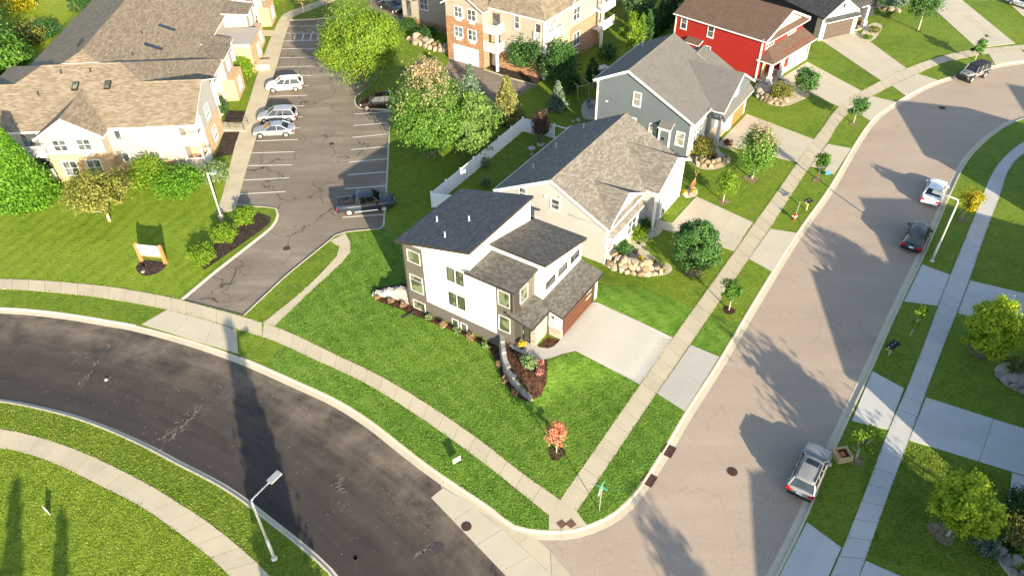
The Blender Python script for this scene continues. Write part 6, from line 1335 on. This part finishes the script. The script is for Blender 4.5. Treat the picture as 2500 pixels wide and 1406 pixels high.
    for sg in (-1, 1):
        m = MB(); m.box(X(0) - .015, X(.045), sg * hw * .58, sg * hw * .965, bz - .34, bz - .12); m.build('taillight', M['tail'], c)
        m = MB(); m.box(fx - .12, fx + .17, sg * hw * .50, sg * hw * .88, fz - .26, fz - .08); m.build('headlight', M['lamp_lens'], c)
        m = MB(); m.box(x1 - .42, x1 - .22, sg * (hw + .02), sg * (hw + .2), zb + .02, zb + .17); m.build('mirror', pm if colour != 'car_black' else M['black_plastic'], c)
        m = MB()
        for f in (.34, .52, .70): m.box(X(f) - .01, X(f) + .01, sg * (hw * .97), sg * (hw + .004), .45, d['belt'] - .06)
        for f in (.40, .58): m.box(X(f) - .1, X(f) + .06, sg * (hw * .97), sg * (hw + .03), d['belt'] - .22, d['belt'] - .18)
        m.build('door_seam', M['black_plastic'], c)
        if rails: m = MB(); m.tube([(r0 + .15, sg * (yt - .05), zt + .04), (r1 - .35, sg * (yt - .05), zt + .05)], .03, 6); m.build('roof_rail', M['black_plastic'], c)
    m = MB(); m.box(X(0) - .05, X(.03), -hw * .86, hw * .86, .36, .56); m.build('rear_bumper', M['black_plastic'] if kind != 'sedan' else pm, c)
    m = MB(); m.box(nose - .18, nose + .05, -hw * .62, hw * .62, d['body'][-2][1] + .02, d['body'][-2][1] + .2); m.build('front_bumper', M['black_plastic'], c)
    m = MB(); m.box(nose - .1, nose + .025, -hw * .42, hw * .42, d['body'][-1][2] - .16, d['body'][-1][2] - .02); m.build('grille', M['black_plastic'] if kind != 'pickup' else M['chrome'], c)
    m = MB(); m.box(X(0) - .065, X(0), -.2, .2, .66, .80); m.build('licence_plate', M['plate'], c)
    if sunroof: m = MB(); m.box(r1 - .75, r1 - .28, -.42, .42, zt + .0, zt + .052); m.build('sunroof', M['car_glass'], c)
    if kind == 'pickup':
        m = MB(); m.box(X(.015), X(.33), -hw * .80, hw * .80, .95, 1.166); m.build('cargo_bed', M['black_plastic'], c); m = MB()
        for sg in (-1, 1): m.box(X(.0), X(.335), sg * hw * .80, sg * hw * .96, 1.08, 1.23)
        m.box(X(.0), X(.02), -hw * .8, hw * .8, 1.0, 1.23); m.build('bed_rail', pm, c)
        m = MB(); m.tube([(X(.2), .2, 1.2), (X(.23), .0, 1.34), (X(.2), -.25, 1.3), (X(.14), -.1, 1.22)], .09, 8); m.build('bed_tyre', M['tyre'], c)
        [MB().tube([(X(.3), sg * (hw + .03), .42), (X(.7), sg * (hw + .03), .42)], .05, 6).build('running_board', M['chrome'], c) for sg in (-1, 1)]
    if kind == 'jeep':
        m = MB()
        for sg in (-1, 1): m.box(X(.70), X(.98), sg * hw * .62, sg * (hw + .10), .92, 1.0); m.box(X(.04), X(.34), sg * hw * .9, sg * (hw + .10), .95, 1.03)
        m.build('fender_flare', M['black_plastic'], c); m = MB(); m.box(X(.96), X(1.03), -hw * .92, hw * .92, .50, .72); m.tube([(X(1.02), -.3, .75), (X(1.03), .3, .75)], .05, 6); m.build('steel_bumper', M['black_plastic'], c)
        m = MB(); m.box(X(.80), X(.90), -.35, -.2, 1.15, 1.18); m.box(X(.80), X(.90), .2, .35, 1.15, 1.18); m.build('hood_vent', M['black_plastic'], c)
        w = c.children[[q.name.split('.')[0] for q in c.children].index('wheel')]; s2 = copytree(w, c); s2.name = 'spare_wheel'; s2.location = (X(0) - .12, 0, .95); s2.rotation_euler = (0, 0, math.pi / 2)
    return c
M['car_white'] = paint('white_car_paint', (.78, .78, .78)); M['car_silver'] = paint('silver_car_paint', (.36, .37, .39), .35); M['car_blue'] = paint('bluish_silver_paint', (.30, .33, .36), .35)
M['car_maroon'] = paint('maroon_car_paint', (.030, .008, .008)); M['car_black'] = paint('black_car_paint', (.018, .020, .024)); M['car_navy'] = paint('dark_navy_paint', (.020, .028, .045)); M['car_sand'] = paint('pale_silver_paint', (.26, .26, .255), .25)
def side(front, rear, kind, colour, label, **k):
    """place a car from the road contact of its two near wheels"""
    f, r = G(*front, -.1), G(*rear, -.1); d = (f - r) / np.linalg.norm(f - r); n = np.array([-d[1], d[0]]); n = n if n[1] > 0 else -n
    mid = (f + r) / 2 + n * (CAR[kind]['W'] / 2 - .1); car(kind, colour, mid, math.degrees(math.atan2(d[0], d[1])), label, **k)
side((670, 227), (720, 224), 'suv', 'car_white', 'white compact SUV parked nose-in at the apartment sidewalk')
side((648, 303), (706, 301), 'suv', 'car_silver', 'silver crossover parked behind the bluish sedan')
side((640, 338), (697, 335), 'sedan', 'car_blue', 'bluish silver sedan parked beside the silver crossover')
side((897, 270), (952, 266), 'suv', 'car_maroon', 'dark maroon SUV half hidden by the big maple')
side((936, 517), (856, 526), 'pickup', 'car_navy', 'dark pickup truck parked on the right side of the lot', name='pickup_truck', category='truck')
side((2362, 205), (2406, 188), 'jeep', 'car_sand', 'boxy silver off-road car with black top parked at the upper kerb', roofmat='black_plastic', name='offroad_car')
def kerbaz(px, py):
    p = G(px, py); i = int(np.argmin(np.linalg.norm(wEK - p, axis=1))); d = wEK[max(i - 3, 0)] - wEK[i + 3]; return math.degrees(math.atan2(d[0], d[1]))
car('sedan', 'car_white', G(2277, 478, -.1), kerbaz(2310, 490), 'white sedan parked on the shaded side, under the lamp arm')
car('suv', 'car_black', G(2233, 588, -.1), kerbaz(2262, 605), 'black SUV parked in the shade of a gable')
car('suv', 'car_sand', G(1972, 1160, -.1), kerbaz(2010, 1170), 'silver SUV with roof rails and sunroof parked at the lower right kerb', sunroof=True, rails=True)
car('sedan', 'car_black', G(957, 26, -.1), math.degrees(math.atan2(*(G(990, 40) - G(925, 12)))), 'dark sedan parked at the top beside the tan apartments')
car('sedan', 'car_white', G(2496, 18), 150, 'white car on the driveway at the top right corner', z=.05)

# ------------------------------------------------------------------ street furniture
def lamp(base, top, arm_to, label):
    b = G(*base); t = thing('street_lamp', label, 'street lamp', (b[0], b[1], 0), 0, 'street lamps on white posts'); h = top
    e = G(*arm_to, h) - b; m = MB(); m.lathe([(.2, 0), (.2, .06), (.11, .08)], 12); m.tube([(0, 0, 0), (0, 0, 2.2)], [.105, .10], 10); m.build('post_base', M['pole'], t, True)
    m = MB(); m.tube([(0, 0, 2.1), (0, 0, h - .25), (e[0] * .04, e[1] * .04, h - .05), (e[0] * .12, e[1] * .12, h)], [.085, .07, .065, .06], 10); m.build('post', M['pole'], t, True)
    m = MB(); m.tube([(e[0] * .1, e[1] * .1, h), (e[0] * .95, e[1] * .95, h + .05)], [.05, .04], 8); m.build('arm', M['pole'], t, True)
    a = math.atan2(e[1], e[0]); m = MB(); L = .75; m.box(-.1, L, -.2, .2, h - .02, h + .13); m.v = [(e[0] * .93 + x * math.cos(a) - y * math.sin(a), e[1] * .93 + x * math.sin(a) + y * math.cos(a), z) for x, y, z in m.v]
    hd = m.build('lamp_head', M['metal'], t); m = MB(); m.box(.05, L - .08, -.14, .14, h - .05, h - .022); m.v = [(e[0] * .93 + x * math.cos(a) - y * math.sin(a), e[1] * .93 + x * math.sin(a) + y * math.cos(a), z) for x, y, z in m.v]; m.build('lens', M['lamp_lens'], hd); return t
lamp((670, 1363), 6.35, (664, 1172), 'street lamp on the lower left verge reaching over the dark road')
lamp((2275, 637), 6.7, (2296, 474), 'street lamp on the shaded verge with its arm over the white sedan')
b = G(543, 540); t = thing('parking_lamp', 'straight parking lot lamp post beside the lime shrubs', 'street lamp', (*b, 0), 0)
m = MB(); m.lathe([(.26, 0), (.26, .7), (.22, .75), (.1, .76)], 14); m.build('footing', M['conc'], t, True); m = MB(); m.tube([(0, 0, .7), (0, 0, 5.6)], [.085, .07], 10); m.build('post', M['pole'], t, True); m = MB(); m.tube([(0, 0, 5.5), (.5, .1, 5.55)], .04, 6); m.box(.35, .85, -.12, .3, 5.48, 5.62); m.build('lamp_head', M['metal'], t)
# apartment sign with timber posts
b, e = G(347, 637), G(405, 643); d = e - b; L = np.linalg.norm(d); t = thing('entrance_sign', 'white apartment sign board between two orange timber posts on the lawn', 'sign', (*b, 0), math.atan2(d[1], d[0]))
for x in (0, L): m = MB(); m.box(x - .13, x + .13, -.13, .13, 0, 2.0); m.lathe([(.15, 2.0), (.15, 2.05), (.08, 2.12)], 8, (x, 0, 0)); m.build('post', M['wood_red'], t)
m = MB(); m.box(.13, L - .13, -.05, .05, .78, 1.95); bd = m.build('sign_board', M['white'], t)
m = MB(); m.box(.13, L - .13, -.08, .08, .66, .79); m.build('rail', M['wood_red'], t)
m = MB()
for row, z, words in ((0, 1.5, (9, 5)), (1, 1.16, (10,))):
    x = .42 if row == 0 else .5; st_ = (L - .9) / 15.5
    for wd in words:
        for k in range(wd): m.box(x, x + st_ * .55, -.062, -.05, z, z + .2); x += st_
        x += st_ * .8
for row_z, txt in ((1.16, 'APARTMENTS'),):
    fc = bpy.data.curves.new('sign_lettering', 'FONT'); fc.body = txt; fc.size = .27; fc.extrude = .01; fc.align_x = 'CENTER'; fc.materials.append(M['black_frame']); o = textmesh('sign_lettering', fc, bd); o.location = (L / 2, -.055, row_z); o.rotation_euler = (math.pi / 2, 0, 0)
m.v = m.v[:8 * 14]; m.f = m.f[:6 * 14]; m.m = m.m[:6 * 14]; m.build('sign_letters', M['black_frame'], bd)
m = MB(); m.box(.13, L - .13, -.058, -.05, .86, .95); m.build('sign_stripe', M['grey_panel'], bd)
t = thing('spotlight', 'small dark ground spotlight aimed at the apartment sign', 'light', (*G(352, 661), 0)); m = MB(); m.lathe([(.1, 0), (.1, .12), (.16, .18), (.16, .4)], 10); m.build('housing', M['black_plastic'], t); m = MB(); m.box(-.15, .12, -.35, -.1, 0, .1); m.build('footing', M['conc'], t)
# corner street sign with stop sign back
b = G(1463, 1245); t = thing('street_sign', 'corner street sign post with crossed green name blades and grey-backed stop sign', 'sign', (*b, 0), math.radians(56))
m = MB(); m.tube([(0, 0, 0), (0, 0, 2.95)], .035, 8); m.build('post', M['metal'], t)
M['sign_green'] = flat('sign_green', (.05, .24, .15), .4, .1); M['sign_blue'] = flat('sign_blue', (.05, .18, .42), .4, .1); M['sign_red'] = flat('sign_red', (.5, .02, .02), .4, .1); M['pot'] = flat('plum_glazed_pot', (.10, .015, .02), .3, .2)
m = MB(); m.box(-.42, .42, -.012, .012, 2.72, 2.92); m.build('name_blade', M['sign_green'], t); m = MB(); m.box(-.012, .012, -.42, .42, 2.5, 2.7); m.build('name_blade', M['sign_green'], t)
m = MB(); P_ = [(.38 * math.cos(a), .38 * math.sin(a)) for a in np.arange(8) * math.pi / 4 + math.pi / 8]; m.extr([(x, .05, 2.1 + y) for x, y in P_], (0, .012, 0)); s_ = m.build('stop_sign', M['metal'], t); m = MB(); m.extr([(x * .97, .064, 2.1 + y * .97) for x, y in P_], (0, .004, 0)); m.build('stop_face', M['sign_red'], s_)
def yardsign(px, py, w, h, z0, mat, label, rz=0.0):
    t = thing('yard_sign', label, 'sign', tuple(GT(px, py)), rz); m = MB(); m.box(-w / 2, w / 2, -.012, .012, z0, z0 + h); m.build('sign_panel', M[mat], t); m = MB()
    for s in (-1, 1): m.tube([(s * w * .38, 0.02, 0), (s * w * .38, 0.02, z0 + h * .5)], .012, 5)
    m.build('stake', M['black_frame'], t); return t
yardsign(1116, 1133, .62, .46, .28, 'white', 'small white yard sign on the verge beside the curved sidewalk', math.radians(35))
yardsign(117, 1252, .62, .6, .05, 'white', 'white boxy yard marker on the lower left lawn', math.radians(-35))
yardsign(2020, 430, .6, .42, .15, 'sign_blue', 'small blue yard sign at the foot of the kerbside tree', math.radians(10))
# mailboxes
def mailbox(px, py, n, label, az, post='wood_tan'):
    t = thing('mailbox', label, 'mailbox', (*G(px, py), 0), math.radians(az)); m = MB(); m.box(-.06, .06, -.06, .06, 0, 1.05); m.box(-.08, .08, -n * .24, n * .24, .95, 1.02); m.build('post', M[post], t)
    for i in range(n):
        y = (i - (n - 1) / 2) * .42; m = MB(); vs = []; k = 8
        for x in (-.3, .3):
            vs += [(x, y - .11, 1.03), (x, y + .11, 1.03)] + [(x, y + .11 * math.cos(a), 1.16 + .11 * math.sin(a)) for a in np.linspace(0, math.pi, k)]
        q = k + 2; m.add(vs, [(j, (j + 1) % q, q + (j + 1) % q, q + j) for j in range(q)] + [tuple(range(q))[::-1], tuple(range(q, 2 * q))]); b_ = m.build('box', M['black_plastic'], t); m = MB(); m.box(-.1, .04, y - .14, y - .118, 1.15, 1.2); m.build('flag', M['white'], b_)
mailbox(1968, 513, 2, 'twin black mailboxes on a timber post on the verge before the beige house', -56)
mailbox(2170, 866, 3, 'row of black mailboxes on the shaded verge', -56)
# hydrant with marker flag
t = thing('fire_hydrant', 'red fire hydrant with a tall thin marker rod', 'hydrant', (*G(1938, 536), 0)); m = MB(); m.lathe([(.19, 0), (.19, .06), (.12, .08), (.12, .5), (.16, .52), (.14, .62), (.06, .7)], 14); m.build('barrel', M['sign_red'], t, True)
m = MB(); m.tube([(-.24, 0, .42), (.24, 0, .42)], .065, 8); m.tube([(0, -.22, .38), (0, 0, .38)], .08, 8); m.build('nozzle', M['white'], t); m = MB(); m.tube([(.12, .1, .3), (.2, .15, 2.0)], .014, 5); m.build('marker_rod', M['white'], t)
# planter box, flower pot, deer, bird bath
t = thing('planter_box', 'square wooden planter box on the shaded verge behind the silver SUV', 'planter', (*G(2053, 1116), 0), math.radians(10)); m = MB()
for s in (-1, 1): m.box(s * .5 - .05, s * .5 + .05, -.5, .5, 0, .55); m.box(-.45, .45, s * .45 - .045, s * .45 + .045, 0, .545)
m.build('frame', M['wood_tan'], t); m = MB(); m.box(-.45, .45, -.41, .41, 0, .35); m.build('soil_fill', M['mulch'], t); m = MB(); m.box(-.4, -.2, -.38, .3, .35, .46); m.box(-.1, .15, -.2, .15, .35, .44); m.build('brick', M['wood_red'], t)
p = np.array([*FT.w(.1, -3.35), .9]); t = thing('flower_pot', 'plum glazed pot of yellow mums at the front steps', 'flower pot', tuple(p)); m = MB(); m.lathe([(.14, 0), (.22, .22), (.25, .42), (.23, .42), (.2, .38)], 14); m.build('pot', M['pot'], t, True); rg = np.random.default_rng(5)
P, N, C = clumps(rg, [(0, 0, .55, .3, .3, .2)], 30, 420); tag(link('flowers', leafmesh('flowers', P, N, .07, FO['yflower'], rg), t), kind='stuff')
M['deer_coat'] = flat('deer_coat', (.34, .13, .06), .8, .2, 6)
t = thing('deer_statue', 'brown deer statue with raised head in the rock garden at the beige garage', 'statue', (*G(1690, 462), 0.1), math.radians(60)); m = MB()
for x, y in ((-.38, -.11), (-.36, .11), (.36, -.1), (.38, .1)): m.tube([(x, y, 0), (x + (.04 if x < 0 else 0), y, .35), (x, y * .9, .72)], [.03, .035, .08], 7)
loft(m, [(x, [(0, z - h), (w * .7, z - h * .7), (w, z), (w * .7, z + h * .7), (0, z + h)]) for x, z, w, h in ((-.52, .86, .05, .08), (-.42, .84, .15, .17), (-.1, .82, .16, .17), (.25, .84, .17, .2), (.45, .9, .12, .17), (.5, .95, .07, .1))])
m.tube([(.42, 0, .95), (.56, 0, 1.2), (.6, 0, 1.42)], [.12, .085, .075], 8); m.tube([(.55, 0, 1.45), (.68, 0, 1.43), (.85, 0, 1.36)], [.075, .075, .035], 8); m.tube([(-.52, 0, .9), (-.62, 0, .8)], [.04, .02], 6)
for s in (-1, 1): m.tube([(.58, s * .06, 1.5), (.52, s * .16, 1.56)], [.035, .01], 5)
m.build('body', M['deer_coat'], t, True); m = MB()
for s in (-1, 1): m.tube([(.6, s * .04, 1.5), (.55, s * .16, 1.72), (.66, s * .22, 1.9)], [.02, .016, .008], 5); m.tube([(.56, s * .14, 1.7), (.7, s * .12, 1.84)], [.014, .006], 5)
m.build('antlers', M['wood_tan'], t)
bush(1669, 476, .5, .32, 'yellow flowers in the rock garden at the beige garage', 'yflower', 260, .1); bush(1692, 470, .4, .25, 'second yellow flower tuft beside the deer statue', 'yflower', 160, .09)
t = thing('bird_bath', 'pale stone bird bath in the fenced yard', 'bird bath', (*G(1298, 378), 0)); m = MB(); m.lathe([(.22, 0), (.2, .06), (.08, .12), (.08, .7), (.2, .76)], 14); m.build('pedestal', M['stone_pale'], t, True); m = MB(); m.lathe([(.2, .74), (.42, .84), (.42, .88), (.36, .86), (.1, .8)], 16); m.build('basin', M['stone_pale'], t, True)
t = thing('patio_seat', 'grey garden chair on the round patio behind the blue-grey house', 'chair', (*G(1440, 262), 0), .6); m = MB(); m.box(-.3, .3, -.3, .3, .36, .44); m.build('seat', M['stone_grey'], t); m = MB(); m.box(-.3, .3, .26, .34, .44, 1.0); m.build('backrest', M['stone_grey'], t); m = MB(); [m.box(x - .03, x + .03, y - .03, y + .03, 0, .36) for x in (-.26, .26) for y in (-.26, .26)]; m.build('legs', M['black_frame'], t)
t = thing('utility_box', 'grey utility box behind the blue-grey roof corner', 'utility box', (*G(1466, 182), 0), .5); m = MB(); m.box(-.9, .9, -.45, .45, 0, .9); m.build('cabinet', M['metal'], t); m = MB(); m.box(-.95, .95, -.5, .5, .9, .97); m.build('lid', M['metal'], t)
for (px, py, mt, lbl, cat) in ((1611, 527, 'black_plastic', 'dark pot of the shrub by the beige garage corner', 'pot'), (2472, 1216, 'black_plastic', 'dark round pot on the shaded driveway corner at the right edge', 'pot')):
    t = thing('plant_pot', lbl, cat, (*G(px, py), .03)); m = MB(); m.lathe([(.2, 0), (.28, .4), (.3, .45), (.26, .45), (.24, .38)], 14); m.build('pot', M[mt], t, True)
    if px > 2000: rg = np.random.default_rng(9); P, N, C = clumps(rg, [(0, 0, .6, .34, .34, .26)], 20, 300); tag(link('plant', leafmesh('plant', P, N, .09, FO['dark'], rg), t), kind='stuff')
# front door wreath figure of the blue-grey porch: orange autumn wreath
w_ = FG.w(6.1, 1.08); t = thing('door_wreath', 'orange autumn wreath on the front door of the blue-grey house', 'wreath', (w_[0], w_[1], 1.6), FG.rz); rg = np.random.default_rng(11); a = rg.uniform(0, 6.28, 260); P = np.stack([.28 * np.cos(a), -.03 + rg.normal(0, .03, 260), .28 * np.sin(a)], 1) + rg.normal(0, .04, (260, 3)); link('leaves', leafmesh('leaves', P, rg.normal(size=(260, 3)) + [0, -1, 0], .1, FO['orange'], rg), t); m = MB(); m.tube([(.27 * math.cos(a_), 0, .27 * math.sin(a_)) for a_ in np.linspace(0, 6.28, 17)], .03, 6); m.build('ring', M['wood_tan'], t)
# manholes and drains
def manhole(px, py, r, label, mat='iron', z=-.115):
    t = thing('manhole_cover', label, 'manhole', (*G(px, py, -.12), z), .3, 'iron manhole covers'); m = MB(); m.lathe([(r, 0), (r, .018), (r * .9, .02), (r * .9, .012)], 24); m.build('frame', M[mat], t); m = MB(); m.lathe([(r * .86, 0), (r * .86, .016)], 24)
    for i in range(-3, 4):
        for j in range(-3, 4):
            if i * i + j * j < 11: m.box(i * r * .22 - .035, i * r * .22 + .035, j * r * .22 - .035, j * r * .22 + .035, .016, .026)
    m.build('lid', M[mat], t)
M['iron_dark'] = flat('dark_iron', (.055, .05, .048), .7, .3, 14)
manhole(1788, 1151, .36, 'rusty manhole cover on the tan street near the corner'); manhole(1139, 1285, .34, 'brown manhole cover on the concrete valley', z=-.10); manhole(1070, 1338, .40, 'dark manhole cover in the black asphalt near the bottom', 'iron_dark'); manhole(248, 862, .42, 'dark manhole cover on the road before the apartment apron', 'iron_dark'); manhole(700, 607, .34, 'brown manhole cover in the entrance lane', z=-.095); manhole(2300, 264, .4, 'dark manhole cover on the shaded upper street', 'iron_dark'); manhole(868, 1362, .16, 'small rusty valve cover on the dark road'); manhole(810, 352, .3, 'brown manhole cover between the parking rows', z=-.095)
def drain(px, py, label):
    p = G(px, py, -.1); i = int(np.argmin(np.linalg.norm(wNK - p, axis=1))); d = wNK[i + 2] - wNK[i - 2]; t = thing('storm_drain', label, 'drain', (p[0], p[1], -.1), math.atan2(d[1], d[0]), 'rusty kerb drains'); m = MB()
    m.box(-.5, .5, -.34, -.28, -.02, .035); m.box(-.5, .5, .28, .34, -.02, .035); m.box(-.5, -.44, -.28, .28, -.02, .034); m.box(.44, .5, -.28, .28, -.02, .034); m.box(-.5, .5, .36, .5, .0, .135); m.build('frame', M['iron'], t)
    m = MB()
    for k in range(9): m.box(-.42 + k * .1, -.36 + k * .1, -.28, .28, -.02, .03)
    m.build('grate', M['iron'], t); m = MB(); m.box(-.44, .44, -.28, .28, -.03, -.015); m.build('sump', M['black_plastic'], t)
drain(1634, 1101, 'rusty kerb drain grate farther from the street corner'); drain(1587, 1172, 'rusty kerb drain grate nearer the street corner')
# white vinyl fence
t = thing('vinyl_fence', 'white vinyl privacy fence round the back yard of the beige house', 'fence', (*G(1056, 506), 0)); o0 = np.array([*G(1056, 506), 0])
def run(p, q, gap=2.4, hgt=1.75, panel=True):
    p, q = np.array(p), np.array(q); L = np.linalg.norm(q - p); n = max(1, int(round(L / gap))); d = (q - p) / L; a = math.atan2(d[1], d[0])
    for i in range(n + 1):
        c_ = p + (q - p) * i / n - o0[:2]; m = MB(); m.box(-.07, .07, -.07, .07, 0, hgt + .12); m.lathe([(.1, hgt + .12), (.1, hgt + .15), (.02, hgt + .22)], 4); o = m.build('post', M['vinyl'], t); o.location = (c_[0], c_[1], 0); o.rotation_euler = (0, 0, a)
        if i < n:
            w = L / n - .14; m = MB(); m.box(.07, .07 + w, -.03, .03, .05, .17); m.box(.07, .07 + w, -.03, .03, hgt - .12, hgt)
            if panel:
                k = max(4, int(w / .17))
                for j in range(k): m.box(.07 + w * j / k + .004, .07 + w * (j + 1) / k - .004, -.018, .018, .17, hgt - .12)
            o = m.build('panel', M['vinyl'], t); o.location = (c_[0], c_[1], 0); o.rotation_euler = (0, 0, a)
pA, pB, pC, pD = G(1056, 506), G(1276, 322), G(1352, 338), G(1404, 350)
run(pA, pB); run(pB, pC); run(pC, G(1420, 358), panel=False); run(pA, FB.w(1.5, 11.6))

# pale dust scuffs tracked over the dark asphalt
m = MB(); rs_ = random.Random(3)
def scuff(x, y, l, w, ang):
    p = G(x, y, -.12); n = rs_.randint(5, 7); pts = []
    for i in range(n): a = 2 * math.pi * i / n + rs_.uniform(-.3, .3); r = rs_.uniform(.5, 1.1); u, v = l * r * math.cos(a) / 2, w * r * math.sin(a) / 2; pts.append((p[0] + u * math.cos(ang) - v * math.sin(ang), p[1] + u * math.sin(ang) + v * math.cos(ang), -.114))
    m.add(pts, [tuple(range(n))])
def track(a, b, n, sp, l, w):
    d = G(*b, -.12) - G(*a, -.12); ang = math.atan2(d[1], d[0])
    for i in range(n): t = rs_.random(); scuff(a[0] + (b[0] - a[0]) * t + rs_.gauss(0, sp), a[1] + (b[1] - a[1]) * t + rs_.gauss(0, sp * .7), rs_.uniform(.3, 1) * l, rs_.uniform(.4, 1) * w, ang + rs_.gauss(0, .2))
track((268, 838), (188, 955), 26, 3, 1.0, .10); track((165, 858), (225, 872), 12, 4, .9, .07); track((500, 988), (402, 1072), 40, 7, .7, .12); track((470, 1030), (375, 1090), 26, 14, .35, .10); track((560, 940), (590, 960), 10, 12, .3, .1)
track((330, 872), (395, 880), 14, 6, .6, .08); track((1010, 1360), (1070, 1325), 20, 4, .6, .12); track((640, 960), (760, 1010), 30, 26, .4, .06); track((950, 1190), (1060, 1290), 34, 18, .4, .07)
for i in range(10): scuff(828 + (i % 2) * 7 + rs_.gauss(0, 2), 1160 + i * 4.6, .55, .09, .25)
for i in range(90): scuff(rs_.uniform(120, 1150), rs_.uniform(880, 1330), .14, .08, rs_.uniform(0, 3)) if False else None
for i in range(70):
    t = rs_.random(); x = 150 + 950 * t; y = 900 + 420 * t + rs_.gauss(0, 60); q = G(x, y, -.12)
    if pip(q, dark_poly)[0]: scuff(x, y, .16, .09, rs_.uniform(0, 3))
M['dust'] = flat('pale_dust', (.19, .158, .125), .95, .3, 6)
tag(m.build('road_scuff', M['dust']), 'pale dust scuffs and tyre marks on the dark curving road', 'dust', kind='stuff')
m = MB(); m.lathe([(.12, 0), (.16, .06), (.1, .14)], 7, (*G(260, 928, -.12), -.118)); tag(m.build('stone', M['stone_pale']), 'small pale stone lying on the dark road', 'stone')

t = thing('garden_frame', 'low timber trellis frame in the yard behind the blue-grey house', 'trellis', (*G(1428, 232), 0), .45)
for x in (-1.6, 0, 1.6):
    m = MB(); m.tube([(x, -.9, 0), (x, -.9, 1.9)], .05, 6); m.tube([(x, .9, 0), (x, .9, 1.9)], .05, 6); m.tube([(x, -1.1, 1.92), (x, 1.1, 1.92)], .05, 6); m.build('frame_post', M['wood_tan'], t)
m = MB(); m.tube([(-1.9, -.9, 1.8), (1.9, -.9, 1.8)], .045, 6); m.build('beam', M['wood_tan'], t)
